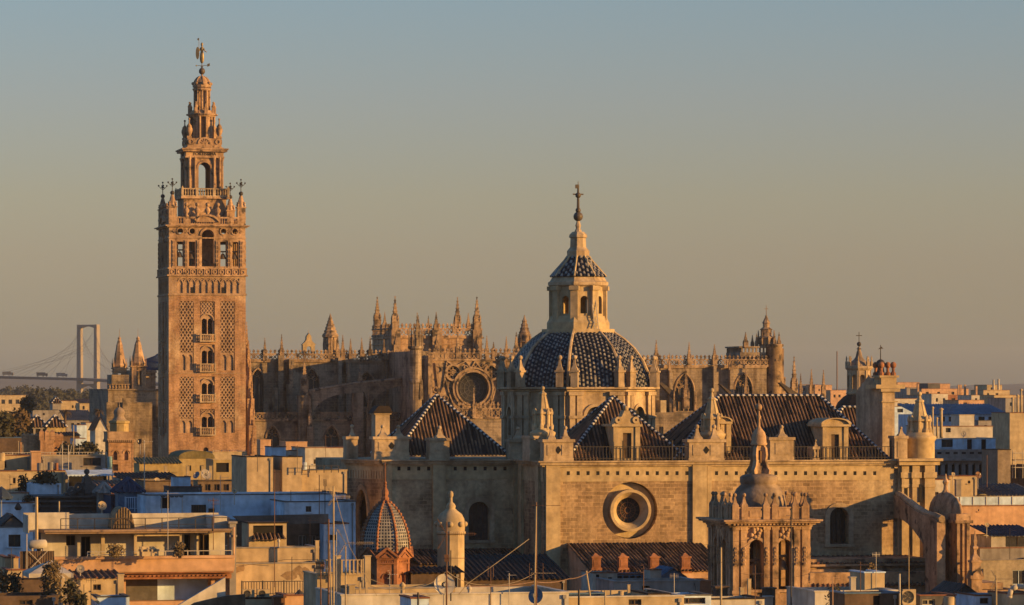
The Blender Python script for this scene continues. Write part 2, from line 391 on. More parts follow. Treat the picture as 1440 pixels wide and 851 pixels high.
# ---------------------------------------------------------------- the baroque church in the middle
def octo(mb, cx, cy, ap, z0, z1, ops, rd=.4, m=0):
    hw = ap*math.tan(pi/8)
    T0 = mb.T
    for k in range(8):
        mb.T = T0 @ place(cx, cy, 0, k*pi/4) @ Matrix.Translation((0, -ap, 0))
        mb.wall(-hw, hw, z0, z1, 0, ops, rd, m)
    mb.T = T0
def church():
    S = Frame(765, 372)
    root = S.empty('baroque_church', 'large pale baroque church with tiled dome, round window and brown hipped roofs in the centre', 'church')
    X, Z = S.x, S.z
    A = lambda px, py, y=0: S.at(px, py, y)
    xR = X(1262); zE = Z(650, 0, 900); YL = 10.2
    zb0, zb1 = Z(677, 0, 880), Z(660, 0, 880)
    # --- walls
    b = MB()
    ox, oz = A(886, 718); orr = A(924.5, 718)[0]-ox
    wx0, wx1 = X(1167), X(1193)
    b.wall(0, xR, 0, zE, 0, [('circle', ox-orr, ox+orr, oz-orr, oz+orr), ('round', wx0, wx1, Z(765, 0, 1180), Z(714, 0, 1180))], 1.1)
    T0 = b.T
    b.add([(0, 0, 0), (0, YL, 0), (0, YL, zE), (0, 0, zE)], [(0, 1, 2, 3)])
    b.add([(xR, 0, 0), (xR, 34, 0), (xR, 34, zE), (xR, 0, zE)], [(0, 1, 2, 3)])
    b.add([(0, 34, 0), (xR, 34, 0), (xR, 34, zE), (0, 34, zE)], [(0, 1, 2, 3)])
    b.add([(0, 0, zE), (xR, 0, zE), (xR, 34, zE), (0, 34, zE)], [(0, 1, 2, 3)])
    b.build('transept_wall', STONE, root)
    b = MB()
    xa = X(540, YL); xa2 = X(659, YL); xb2 = X(688, YL)
    b.wall(xa, -.01, 0, zE, YL, [('round', xa2, xb2, Z(760, YL, 672), Z(706, YL, 672))], .8)
    # the canted corner with the oval window
    cx_, cw = X(487, YL+7), 0
    dx, dy = cx_-xa, 7.0; L = math.hypot(dx, dy); an = math.atan2(-dy, -dx)
    b.T = place(cx_, YL+7, 0, math.atan2(-dy, -dx))
    zo = Z(727, YL+4, 507); b.wall(0, L, 0, zE, 0, [('circle', L*.2, L*.66, zo-2.75, zo+2.75)], .9)
    b.T = T0
    b.add([(cx_, YL+7, 0), (cx_, 34, 0), (cx_, 34, zE), (cx_, YL+7, zE)], [(0, 1, 2, 3)])
    b.add([(cx_, 34, 0), (0, 34, 0), (0, 34, zE), (cx_, 34, zE)], [(0, 1, 2, 3)])
    b.add([(cx_, YL+7, zE), (xa, YL, zE), (-.01, YL, zE), (-.01, 34, zE), (cx_, 34, zE)], [(0, 1, 2, 3, 4)])
    b.build('aisle_wall', STONE, root)
    b = MB(); b.panel(('round', xa2-.05, xb2+.05, Z(760, YL, 672)-.05, Z(706, YL, 672)+.05), YL+.7)
    o = b.build('window', GLASS, root); o['label'] = 'dark arched window in shadow'
    f = MB(); k = (xb2-xa2)/4
    for i in range(1, 4): f.box(xa2+i*k-.03, xa2+i*k+.03, YL+.62, YL+.68, Z(760, YL, 672), Z(708, YL, 672))
    f.build('window_bars', IRON, o)
    b = MB(); b.panel(('round', wx0-.05, wx1+.05, Z(765, 0, 1180)-.05, Z(714, 0, 1180)+.05), .95)
    o = b.build('window', GLASS, root)
    f = MB(); k = (wx1-wx0)/4
    for i in range(1, 4): f.box(wx0+i*k-.03, wx0+i*k+.03, .86, .92, Z(765, 0, 1180), Z(715, 0, 1180))
    f.build('window_bars', IRON, o)
    b = MB(); b.T = place(cx_, YL+7, 0, an); b.panel(('circle', L*.2-.05, L*.66+.05, zo-2.8, zo+2.8), .8)
    o = b.build('window', GLASS, root); o['label'] = 'tall oval window in the canted corner'
    f = MB(); f.T = place(cx_, YL+7, 0, an); f.T = f.T @ Matrix.Translation((L*.43, 0, zo)) @ Matrix.Diagonal((.42, 1, 1, 1)); f.ring(0, 0, 2.75, 3.3, -.18, .3, 32)
    f.build('window_surround', DRESS, o)
    # surrounds of the two arched windows
    for (p0, p1, yy, t, bt) in ((659, 688, YL, 706, 760), (1167, 1193, 0, 714, 765)):
        f = MB(); a0, a1 = X(p0, yy), X(p1, yy); za, zb_ = Z(bt, yy, p0), Z(t, yy, p0)
        f.box(a0-.5, a0-.02, yy-.12, yy+.2, za, zb_-(a1-a0)/2); f.box(a1+.02, a1+.5, yy-.12, yy+.2, za, zb_-(a1-a0)/2)
        f.ring((a0+a1)/2, zb_-(a1-a0)/2, (a1-a0)/2+.02, (a1-a0)/2+.5, yy-.12, yy+.2, 16, 0, 0, pi)
        f.box(a0-.6, a1+.6, yy-.2, yy+.2, za-.3, za-.02)
        f.build('window_surround', DRESS, root)
    # --- pale band with putlog holes, pilasters, cornices
    b = MB(); holes = []
    def band(x0, x1, y, zlo, zhi, pxs, pyh):
        ops = []
        for p in pxs:
            hx, hz = A(p, pyh, y); ops.append(('rect', hx-.16, hx+.16, hz-.19, hz+.19)); holes.append((hx, hz, y))
        b.wall(x0, x1, zlo, zhi, y-.06, ops, .5)
        b.add([(x0, y-.06, zlo), (x1, y-.06, zlo), (x1, y, zlo), (x0, y, zlo)], [(0, 1, 2, 3)])
        b.add([(x0, y-.06, zlo), (x0, y, zlo), (x0, y, zhi), (x0, y-.06, zhi)], [(0, 1, 2, 3)])
    band(0, xR-.4, 0, zb0, zE-.02, [785+13.9*i for i in range(33)], 665.5)
    band(xa, -.02, YL, Z(674, YL, 640), zE-.02, [547+13.9*i for i in range(5)]+[640+14*i for i in range(6)], 659)
    b.T = place(cx_, YL+7, 0, an); zc = Z(674, YL, 640)
    b.wall(0, L, zc, zE-.02, -.06, [('rect', .4+i*(L-.8)/13, .4+i*(L-.8)/13+.17, zE-1.75, zE-.95) for i in range(14)], .5)
    b.T = T0
    b.add([(-.06, .0, zb0), (-.06, YL, zb0), (-.06, YL, zE), (-.06, 0, zE)], [(0, 1, 2, 3)])
    b.build('plaster_band', PLAST, root)
    each('putlog_hole_shade', DARK, root, lambda c, q: c.box(q[0]-.17, q[0]+.17, q[2]-.03, q[2]-.012, q[1]-.2, q[1]+.2), holes)  # dark plates stand in for the shade inside the shallow holes
    each('pilaster', PLAST, root, lambda b, q: b.box(*q, 0, zE-.05), [(X(p0), X(p1), -dp, .1) for p0, p1, dp in ((767, 787, .32), (973, 993, .32), (994, 1000, .2))]+
         [(X(p0, YL), X(p1, YL), YL-.3, YL+.1) for p0, p1 in ((608, 626), (722, 733), (543, 550))]+[(-.3, -.01, 1.2, 2.4), (-.3, -.01, YL-2, YL-.6)])
    b = MB()                                            # cornice run round the eaves, three steps
    for dz0, dz1, pr in ((-.42, -.24, .25), (-.24, .02, .5), (.02, .16, .72)):
        b.box(-pr, xR+pr, -pr, .3, zE+dz0, zE+dz1)
        b.box(-pr, .2, .3, YL, zE+dz0, zE+dz1)
        b.box(xa-pr*.5, -pr, YL-pr, YL+.3, zE+dz0, zE+dz1)
        b.T = place(cx_, YL+7, 0, an); b.box(-.2, L-.02, -pr, .3, zE+dz0, zE+dz1-.004); b.T = T0
    b.build('cornice', DRESS, root)
    # --- round window
    b = MB(); b.panel(('circle', ox-1.35, ox+1.35, oz-1.35, oz+1.35), .95)
    o = b.build('round_window', GLASS, root)
    f = MB(); f.ring(ox, oz, 1.95, 2.68, .72, .9, 48)      # groove floor, then the ring with its splayed inner face
    pf = [(2.06, .75), (2.06, -.32), (1.78, -.32), (1.74, -.22), (1.24, .5), (1.24, .95)]; n = 48
    f.add([(ox+r*cos(2*pi*k/n), y_, oz+r*sin(2*pi*k/n)) for k in range(n) for r, y_ in pf], [(k*6+j, ((k+1) % n)*6+j, ((k+1) % n)*6+j+1, k*6+j+1) for k in range(n) for j in range(5)])
    f.build('stone_ring', PLAST, o)
    f = MB()
    for k in range(16):
        a = 2*pi*k/16; f.bar((ox+.3*cos(a), oz+.3*sin(a)), (ox+1.22*cos(a), oz+1.22*sin(a)), .93, .03, .05)
    f.ring(ox, oz, .26, .34, .86, .93, 16); f.ring(ox, oz, .75, .8, .87, .93, 20)
    f.build('tracery', RUST, o)
    # --- roofs
    def hip(name, p0, p1, pe, y0, apex, dep, ridge=None, sp=.36):
        zz = Z(pe, y0, (p0+p1)/2); x0, x1 = X(p0, y0), X(p1, y0)
        ax, az = A(*apex, y0+dep)
        bx = ax if ridge is None else X(ridge, y0+dep)
        y1 = y0+2*dep
        r = MB()
        P0, P1, P2, P3 = (x0, y0, zz), (x1, y0, zz), (x1, y1, zz), (x0, y1, zz); a_, b_ = (ax, y0+dep, az), (bx, y0+dep, az)
        same = ridge is None
        r.tile_plane([P0, P1, a_] if same else [P0, P1, b_, a_], sp, .10)
        r.tile_plane([P1, P2, b_], sp, .10); r.tile_plane([P3, P0, a_], sp, .10)
        r.tile_plane([P2, P3, a_] if same else [P2, P3, a_, b_], sp, .10)
        o = r.build(name, [TILED, TILEL], root)
        h = MB()
        for p, q in ((P0, a_), (P1, b_), (P2, b_), (P3, a_)): h.ridge(p, q, .2, .24, 0, 1)
        if not same: h.ridge(a_, b_, .22, .3, 0, 1)
        h.build('hip_tiles', [TILEW, TILEB], o)
        return a_, b_
    hip('transept_roof', 797, 968, 646, 1.4, (862, 558), 6.0)
    hip('nave_roof', 948, 1250, 646, 1.4, (1011, 557), 7.2, 1153)
    hip('aisle_roof', 556, 716, 640, YL+1.6, (614, 556), 6.0)
    # a low roof behind the right end, a lean-to roof piece at the left
    hip('rear_roof', 1150, 1235, 640, 17, (1185, 573), 4.5, 1212)
    # --- dome
    cy = 21.0; cx = X(813, cy); s_ = S.at(814, CY, cy)[0]-S.at(813, CY, cy)[0]
    zz = lambda py: Z(py, cy, 813)
    prof = [(101, 545), (97.5, 530.5), (88.5, 509), (76, 490.5), (62.5, 478), (49, 468.5)]
    pr = [(r*s_, zz(y)) for r, y in prof]
    pts = []                                            # finer profile along the curve
    for i in range(len(pr)-1):
        for k in range(4):
            t = k/4; pts.append((pr[i][0]+(pr[i+1][0]-pr[i][0])*t, pr[i][1]+(pr[i+1][1]-pr[i][1])*t))
    pts.append(pr[-1])
    b = MB(); b.lathe([(r, z) for r, z in pts], 8, cx, cy, 0, pi/8, False, 1, True)
    acc = [0]
    for p, q in zip(pr, pr[1:]): acc.append(acc[-1]+math.hypot(q[0]-p[0], q[1]-p[1]))
    def onp(d):
        for i in range(len(pr)-1):
            if d <= acc[i+1]+1e-9:
                t = (d-acc[i])/(acc[i+1]-acc[i]); return pr[i][0]+(pr[i+1][0]-pr[i][0])*t, pr[i][1]+(pr[i+1][1]-pr[i][1])*t
        return pr[-1]
    row = .125; nrow = int(acc[-1]/row)
    for fct in range(8):
        an_ = fct*pi/4; T_ = place(cx, cy, 0, an_)
        for c in range(-8, 9):
            u = c*.42
            for j in range(nrow):
                r0, z0 = onp(j*row); r1, z1 = onp((j+1)*row); a0, a1 = r0*cos(pi/8), r1*cos(pi/8)
                if abs(u)+.24 > a1*math.tan(pi/8): break
                p, q = T_ @ Vector((u, -a0, z0)), T_ @ Vector((u, -a1, z1))
                nr = (T_.to_3x3() @ Vector((0, -(z1-z0), -(a1-a0)*-1*-1))); nr = T_.to_3x3() @ Vector((0, -(z1-z0), (a0-a1)))
                b.half_tube(p, q, nr, .12*TILE_RND.uniform(.85, 1.12), 0 if ((2*j+3*c) % 8 < 4) != (TILE_RND.random() < .07) else 1, 3, TILE_RND.uniform(0, .03))
    o = b.build('dome', [TILEA, TILEB], root)
    each('dome_rib', DRESS, o, lambda b, a: b.path([(cx+r*1.004*cos(a), cy+r*1.004*sin(a), z+.05) for r, z in pr], .17, 6), [pi/8+k*pi/4 for k in range(8)])
    b = MB()
    b.lathe([(46*s_, zz(470)), (50*s_, zz(469)), (50*s_, zz(463)), (45*s_, zz(463))], 8, cx, cy, 0, pi/8)
    b.build('dome_ring', PLAST, o)
    # drum
    b = MB(); ap = 7.15
    zt, zl = zz(546), zz(640)
    octo(b, cx, cy, ap, zl, zt, [('round', -.95, .95, zz(612), zz(572))], .5)
    for k in range(8):
        b.T = place(cx, cy, 0, k*pi/4)
        for u in (-2.5, -1.75, 1.75, 2.5):
            b.box(u-.28, u+.28, -ap-.3, -ap+.1, zl, zz(556)); b.box(u-.4, u+.4, -ap-.42, -ap+.1, zz(556), zz(551))
            b.box(u-.4, u+.4, -ap-.42, -ap+.1, zz(588), zz(584))
        b.ring(0, zz(572)-.95, .98, 1.3, -ap-.16, -ap+.1, 14, 0, 0, pi)
        b.T = T0
    d = b.build('drum', DRESS, root)
    def dw(b, k): b.T = place(cx, cy, 0, k*pi/4); b.panel(('round', -1, 1, zz(612)-.05, zz(572)+.05), -ap+.4)
    each('drum_window', GLASS, d, dw, range(8))
    b = MB(); b.lathe([(7.5, zz(552)), (8.0, zz(550.5)), (8.0, zz(548.5)), (8.45, zz(547)), (8.45, zz(544.5)), (7.0, zz(544.5))], 8, cx, cy, 0, pi/8, cap=False)
    b.build('drum_cornice', DRESS, d)
    # paired pinnacles standing round the dome's foot
    for k in range(8):
        for sgn in (-1, 1):
            a = pi/8+k*pi/4
            px_, py_ = cx+7.9*cos(a)-sgn*.75*sin(a), cy+7.9*sin(a)+sgn*.75*cos(a)
            b = MB(); b.T = place(px_, py_, 0, a)
            z0 = zz(544.5); b.bc(0, 0, z0, z0+1.5, .72); b.bc(0, 0, z0+1.5, z0+1.68, .95)
            finial(b, 0, 0, z0+1.68, 1.55, .48)
            b.build('dome_pinnacle', DRESS, root)
    # lantern
    lz = lambda v: zz(250+v/2.745)
    L_ = MB(); L_.lathe([(43*s_, lz(592)), (43*s_, lz(560)), (41*s_, lz(550)), (39*s_, lz(535))], 8, cx, cy, 0, pi/8)
    ap = 34*s_
    octo(L_, cx, cy, ap, lz(536), lz(412), [('round', -.42, .42, lz(526), lz(458))], .35)
    for k in range(8):
        L_.T = place(cx, cy, 0, k*pi/4+pi/8)
        L_.box(-.38, .38, -ap*1.12-.1, -ap*.98, lz(560), lz(418)); L_.box(-.5, .5, -ap*1.2-.1, -ap*.98, lz(436), lz(420)); L_.T = T0
    lan = L_.build('lantern', PLAST, root)
    b = MB(); b.lathe([(36*s_, lz(424)), (41.5*s_, lz(416)), (41.5*s_, lz(404)), (39*s_, lz(400)), (36*s_, lz(385))], 8, cx, cy, 0, pi/8); b.build('lantern_cornice', DRESS, lan)
    b = MB(); pf = [(38.5*s_, lz(384)), (33*s_, lz(366)), (26*s_, lz(344)), (19*s_, lz(322)), (14.5*s_, lz(304))]
    b.lathe(pf, 8, cx, cy, 0, pi/8, False, 1)
    for k in range(8):
        T_ = place(cx, cy, 0, k*pi/4)
        for c in range(-2, 3):
            for i in range(len(pf)-1):
                for h in range(2):
                    t0, t1 = h/2, h/2+.5
                    r0 = pf[i][0]+(pf[i+1][0]-pf[i][0])*t0; r1 = pf[i][0]+(pf[i+1][0]-pf[i][0])*t1
                    z0 = pf[i][1]+(pf[i+1][1]-pf[i][1])*t0; z1 = pf[i][1]+(pf[i+1][1]-pf[i][1])*t1
                    a0, a1 = r0*cos(pi/8), r1*cos(pi/8); u = c*.40
                    if abs(u)+.15 > a1*math.tan(pi/8): continue
                    b.half_tube(T_ @ Vector((u, -a0, z0)), T_ @ Vector((u, -a1, z1)), T_.to_3x3() @ Vector((0, -(z1-z0), a0-a1)), .14, 0 if (2*i+h+c) % 2 else 1, 3, .01)
    o = b.build('lantern_roof', [TILEA, TILEB], lan)
    each('lantern_rib', PLAST, lan, lambda b, a: b.path([(cx+r*cos(a), cy+r*sin(a), z+.04) for r, z in pf], .12, 5), [pi/8+k*pi/4 for k in range(8)])
    b = MB()
    b.lathe([(15*s_, lz(306)), (15.5*s_, lz(284)), (14.5*s_, lz(280)), (11*s_, lz(268)), (10.5*s_, lz(234)), (12.5*s_, lz(230)), (12*s_, lz(220)), (8*s_, lz(209))], 8, cx, cy, 0, pi/8)
    b.lathe([(5.5*s_, lz(209)), (3*s_, lz(195)), (4*s_, lz(185)), (2.2*s_, lz(168))], 8, cx, cy, 0)
    b.build('upper_lantern', DRESS, lan)
    b = MB(); b.ball(cx, cy, lz(150), 6.6*s_, 0, 16); b.tube((cx, cy, lz(134)), (cx, cy, lz(40)), .16, .1, 6)
    b.ball(cx, cy, lz(68), .3); b.ball(cx, cy, lz(126), .28); b.bar((cx-.55, lz(64)), (cx+.55, lz(64)), cy+.07, .14, .14)
    b.tube((cx, cy, lz(40)), (cx, cy, lz(14)), .06, .03, 5); b.bar((cx-.3, lz(34)), (cx+.1, lz(34)), cy+.04, .4, .08)
    b.build('ball_and_cross', BRONZE, lan)
    b = MB()                                            # ladder up the lantern
    la, lb = (cx+14*s_, cy-ap-.9, lz(585)), (cx+10*s_, cy-ap*.62, lz(308))
    for dx_ in (-.2, .2): b.tube((la[0]+dx_, la[1], la[2]), (lb[0]+dx_, lb[1], lb[2]), .05, .05, 4)
    for i in range(24):
        t = i/24; p = [la[j]+(lb[j]-la[j])*t for j in range(3)]; b.tube((p[0]-.2, p[1], p[2]), (p[0]+.2, p[1], p[2]), .035, .035, 4)
    b.build('ladder', STEEL, lan)
    # --- parapet pedestals, obelisks, dormers, railings
    def pedestal(p0, p1, t, bt, y, fins=(), ft=0, dep=1.6, wide=1.12, m=DRESS, lab=None, lozenge=True):
        c = MB(); x0, x1 = X(p0, y), X(p1, y); z0, z1 = Z(bt, y, p0), Z(t, y, p0); xm = (x0+x1)/2; hw = (x1-x0)/2
        c.box(x0, x1, y, y+dep, z0-.6, z1-.28); c.box(xm-hw*wide, xm+hw*wide, y-.14, y+dep+.14, z1-.28, z1)
        c.box(xm-hw*1.03, xm+hw*1.03, y-.06, y+dep+.06, z0-.6, z0+.25)
        nb = max(1, len(fins))
        for i in range(nb):
            u0, u1 = x0+(i+.22)*(x1-x0)/nb, x0+(i+.78)*(x1-x0)/nb
            c.box(u0, u1, y-.05, y+.1, z0+.5, z1-.55)
        p = c.build('parapet_pedestal', m, root)
        if lab: p['label'] = lab
        if len(fins) > 1 and lozenge:
            c = MB(); c.prism([(xm-.28, (z0+z1)/2), (xm, (z0+z1)/2-.36), (xm+.28, (z0+z1)/2), (xm, (z0+z1)/2+.36)], y-.07, y+.05); c.build('lozenge', DARK, p)
        for fx in fins:
            c = MB(); zt_ = Z(ft, y, p0); finial(c, X(fx, y+dep/2), y+dep/2, z1, zt_-z1, .55*min(hw/nb*1.4, 1.3)); c.build('finial', m, p)
        return p
    def obelisk(pc, y, t, k, dr, bt=650):
        """round drum, octagonal tier with corner volutes, slim obelisk and ball; t: ball, neck, foot of obelisk, foot of tier"""
        c = MB(); xc = X(pc, y); s1 = (S.at(pc+1, CY, y)[0]-S.at(pc, CY, y)[0])*k; q = lambda p: Z(p, y, pc); tb, tn, to, tt = t
        c.lathe([(dr*s1, q(bt)), (dr*s1, q(tt+12)), (dr*1.06*s1, q(tt+11)), (dr*1.12*s1, q(tt+8)), (dr*1.12*s1, q(tt+6)), (dr*.9*s1, q(tt+4)), (dr*.85*s1, q(tt))], 16, xc, y, 0, 0, True)
        c.lathe([(11.5*s1, q(tt+1)), (11*s1, q(to+6)), (13*s1, q(to+5)), (13.4*s1, q(to+3)), (11.5*s1, q(to+2)), (10*s1, q(to))], 8, xc, y, 0, pi/8)
        c.lathe([(9.4*s1, q(to)), (4.4*s1, q(tn+2)), (5.6*s1, q(tn+1)), (5.4*s1, q(tn-1)), (2.4*s1, q(tn-3)), (1.7*s1, q(tb+6))], 8, xc, y, 0, pi/8)
        for i in range(8):
            a = pi/8+i*pi/4; u, v = xc+12.2*s1*cos(a), y+12.2*s1*sin(a)
            c.lathe([(3*s1, q(tt+2)), (3.2*s1, q(tt-3)), (1.7*s1, q(tt-7)), (1.6*s1, q(to+7)), (2.6*s1, q(to+5)), (2.2*s1, q(to+1)), (.6*s1, q(to-3))], 6, u, v)
            c.tube((xc+9.2*s1*cos(a), y+9.2*s1*sin(a), q(to)), (xc+4.4*s1*cos(a), y+4.4*s1*sin(a), q(tn+2)), .06, .05, 4)
        for i in range(4): c.T = place(xc, y, 0, i*pi/2); c.box(-.3, .3, -11.6*s1*.93, -10*s1, q(tt-2), q(to+8)); c.T = Matrix.Identity(4)
        c.ball(xc, y, q(tb+3), 3.0*s1, 0, 10); return c.build('obelisk_turret', PLAST, root)
    pedestal(765, 806, 618, 648, 0, (775, 795), 599)
    pedestal(745, 765, 613, 640, 2.2, (), 0, 3)
    obelisk(763, 3.2, (543, 554, 577, 602), 1, 16)
    pedestal(969, 1018, 618, 648, -.1, (980, 1004), 597)
    obelisk(1001, 2.6, (546, 561, 584, 604), 1.05, 16)
    pedestal(1083, 1116, 615, 646, .2, (1099,), 598)
    pedestal(1258, 1276, 613, 650, -.2, (1267,), 600)
    obelisk(1293, 1.6, (551, 564, 587, 608), 1.12, 18, 665)
    pedestal(604, 632, 616, 641, YL-.2, (618,), 599)
    pedestal(527, 575, 614, 640, YL+.6, (538, 560), 598)
    pedestal(717, 738, 618, 641, YL, (728,), 600)
    pedestal(487, 503, 614, 640, YL+6, (495,), 597)
    pedestal(1143, 1152, 628, 648, .3, (1147,), 618)
    # chimney-like stone box with slate lid behind the left pedestals
    c = MB(); y = YL+5; x0, x1 = X(528, y), X(548, y)
    c.box(x0, x1, y, y+2, zE-.5, Z(583, y, 538)); c.box(x0-.15, x1+.15, y-.15, y+2.15, Z(583, y, 538), Z(581, y, 538))
    o = c.build('stone_chimney', DRESS, root)
    c = MB(); c.prism([(x0-.3, Z(581, y, 538)), (x1+.3, Z(581, y, 538)), (x1-.1, Z(571, y, 538)), (x0+.25, Z(571, y, 538))], y-.3, y+2.3); c.build('chimney_lid', TILED, o)
    def dormer(p0, p1, t, ts, bt, y, door, curved):
        c = MB(); x0, x1 = X(p0, y), X(p1, y); xm = (x0+x1)/2; hw = (x1-x0)/2; z0, zs_, zt_ = Z(bt, y, p0), Z(ts, y, p0), Z(t, y, p0)
        d0, d1 = X(door[0], y), X(door[1], y); dz = Z(door[2], y, p0)
        c.wall(x0, x1, z0-.5, zs_, y, [('rect', d0, d1, z0+.2, dz)], .4, th=4.5)
        c.box(x0-.12, x0+.35, y-.12, y+.1, z0-.5, zs_); c.box(x1-.35, x1+.12, y-.12, y+.1, z0-.5, zs_)
        c.box(xm-hw*1.25, xm+hw*1.25, y-.35, y+4.6, zs_, zs_+.22)
        if curved:
            c.prism([(xm+hw*1.2*cos(pi*i/12), zs_+.22+(zt_-zs_-.22)*sin(pi*i/12)) for i in range(13)], y-.1, y+4.4)
            T_ = c.T; c.T = Matrix.Translation((xm, 0, zs_+.22)) @ Matrix.Diagonal((hw*1.25, 1, zt_-zs_-.22, 1)); c.ring(0, 0, .86, 1.04, y-.4, y+.1, 14, 0, 0, pi); c.T = T_
        else:
            zz_ = zt_-zs_
            c.prism([(xm-hw*1.1, zs_+.22), (xm+hw*1.1, zs_+.22), (xm+hw*.95, zs_+.5*zz_), (xm+hw*.42, zs_+.62*zz_), (xm+hw*.2, zs_+.98*zz_), (xm-hw*.2, zs_+.98*zz_), (xm-hw*.42, zs_+.62*zz_), (xm-hw*.95, zs_+.5*zz_)], y-.15, y+1.2)
            c.ball(xm, y+.3, zt_+.15, .3); c.ring(xm-hw*.72, zs_+.4*zz_, .12, .34, y-.3, y, 12); c.ring(xm+hw*.72, zs_+.4*zz_, .12, .34, y-.3, y, 12)
        o = c.build('dormer', PLAST, root)
        c = MB(); c.box(d0, d1, y+.25, y+.35, z0+.2, dz); c.build('dormer_door', BROWN, o)
    dormer(864, 898, 577, 600, 648, .8, (876, 888, 609), False)
    dormer(1158, 1191, 588, 600, 648, .8, (1169, 1180, 611), True)
    dormer(1004, 1026, 586, 596, 648, 2.2, (1012, 1018, 612), True)
    def rail(p0, p1, y):
        c = MB(); x0, x1 = X(p0, y), X(p1, y); z0 = zE+.2; z1 = Z(628, y, p0)
        n = int((x1-x0)/.33)
        for i in range(n+1):
            x = x0+(x1-x0)*i/n; c.bc(x, y, z0, z1, .05)
        c.box(x0, x1, y-.03, y+.03, z1-.06, z1); c.box(x0, x1, y-.02, y+.02, z0+.15, z0+.2)
        for i in range(int((x1-x0)/5)+1): c.bc(x0+i*5, y, z0, z1+.55, .11)
        c.build('roof_railing', IRON, root)
    rail(806, 969, .1); rail(1018, 1083, .25); rail(1117, 1258, .25)
    # --- gabled stair tower behind the right end
    c = MB(); y = 9.5; x0, x1 = X(1241, y), X(1258, y); zg = Z(537, y, 1250); zt = Z(551, y, 1250)
    dep = 8.4
    c.box(x0, x1, y, y+dep, zE-1, zt)
    T_ = c.T
    c.T = Matrix(((0, 1, 0, 0), (1, 0, 0, 0), (0, 0, 1, 0), (0, 0, 0, 1)))   # gable profile runs along local y
    c.prism([(y, zt), (y+dep, zt), (y+dep*.52, Z(528, y, 1230))], x0, x1); c.T = T_
    tw = c.build('stair_tower', DRESS, root)
    c = MB(); c.box(x0-.25, x1+.5, y-.3, y+1.0, zt, zt+.3); c.box(x0-.15, x1+.3, y-.2, y+.9, Z(566, y, 1250), Z(564, y, 1250))
    c.box(x0-.6, x1+1.2, y+.2, y+3.5, Z(541, y, 1250)-.4, Z(541, y, 1250)); c.box(x0, x1+.35, y+.4, y+2.6, Z(541, y, 1250), Z(531, y, 1250)); c.box(x0-.2, x1+.6, y+.3, y+2.8, Z(531, y, 1250), Z(528, y, 1250))
    c.build('tower_parapet', PLAST, tw)
    zt2 = Z(528, y, 1250)
    def bf(c, uv): c.lathe([(.3, 0), (.3, .25), (.16, .4), (.16, .8)], 8, *uv, zt2); c.ball(*uv, zt2+1.05, .34)
    each('ball_finial', TERRA, tw, bf, ((x0+.1, y+.7), (x1+.1, y+.7), (x0+.1, y+2.4), (x1+.1, y+2.4)))
    c = MB(); u, v = (x0+x1)/2-.3, y+1.6; c.lathe([(.5, 0), (.3, .9), (.2, 1.2)], 8, u, v, zt2)
    c.ball(u, v, Z(512, y, 1242), .5); c.tube((u, v, zt2+1), (u, v, Z(485, y, 1242)), .07, .04, 5); c.prism([(u-.25, Z(491, y, 1242)), (u+.3, Z(490, y, 1242)), (u+.05, Z(487, y, 1242))], v-.04, v+.04)
    c.build('weathervane', IRON, tw)
    # --- right end: big corner pilasters and scrolled buttress, carved pier
    c = MB(); zq = zE-.4
    for p0, p1, dp in ((1266, 1276, .5), (1280, 1290, .7), (1297, 1311, .8)):
        c.box(X(p0), X(p1), -dp, 3, 0, zq); c.box(X(p0)-.15, X(p1)+.15, -dp-.18, 3, Z(672, 0, 1285), Z(664, 0, 1285)); c.box(X(p0)-.06, X(p1)+.06, -dp-.1, 3, Z(685, 0, 1285), Z(681, 0, 1285))
    c.box(X(1262), X(1312), -.3, 6, 0, zq); c.box(X(1260), X(1317), -1.0, 6.5, zq, zE); c.box(X(1258), X(1320), -1.35, 7, zE, zE+.25)
    e_ = c.build('corner_pilasters', PLAST, root)
    c = MB()
    for p in (1271.5, 1288.5): c.box(X(p), X(p+4), -.82, .3, Z(706, 0, 1280), Z(681, 0, 1280)) if p > 1280 else c.box(X(p-2), X(p+2.5), -.53, .3, Z(706, 0, 1280), Z(686, 0, 1280))
    c.build('slit_openings', DARK, e_)
    c = MB(); YZ = Matrix(((0, 1, 0, 0), (1, 0, 0, 0), (0, 0, 1, 0), (0, 0, 0, 1)))   # flying buttress runs straight out from the wall
    bx = xR-.4; zA = Z(696, 0, 1262); zB = Z(727, -11, 1302); zC = Z(729, -1, 1266); zD = Z(770, -9, 1296)
    top = [(-11*i/8, zA+(zB-zA)*sin(i/8*pi/2)**1.3) for i in range(9)]
    arch = [(-9.3+8.2*i/8, zD+(zC-zD)*sin(i/8*pi/2)) for i in range(9)]
    c.T = YZ; c.prism(top+[(-12.6, zB-.3), (-12.6, 0), (-9.3, 0)]+arch+[(-.02, zC)], bx, bx+.85)
    c.build('flying_buttress', BTOW, root)
    c = MB(); c.path([(bx+.43, p, q+.1) for p, q in top]+[(bx+.43, -12.8, zB-.15)], .36, 6); c.build('buttress_coping', DRESS, root)
    # domed stone pier beyond it, with a pinnacle standing in front
    x0, x1 = X(1345, -12.5), X(1363, -12.5); zp = Z(736, -12.5, 1350); xm = (x0+x1)/2
    c = MB(); c.box(x0, x1, -12.5, -3, 0, zp); c.box(x0-.2, x1+.3, -12.8, -2.8, zp, zp+.3); c.box(x0-.05, x1+.1, -12.6, -3, zp+.3, zp+.9)
    c.lathe([(.68*2, 0), (.68*2, .3), (.62*2, .9), (.48*2, 1.5), (.26*2, 1.9), (.1, 2.05)], 18, xm, -7.7, zp+.85, 0, True, sx=(x1-x0)/2.7, sy=3.3)
    for u0, u1 in ((x0, x0+.28), (x0+.55, x0+.75), (x1-.3, x1)): c.box(u0, u1, -12.68, -12.4, 0, zp)
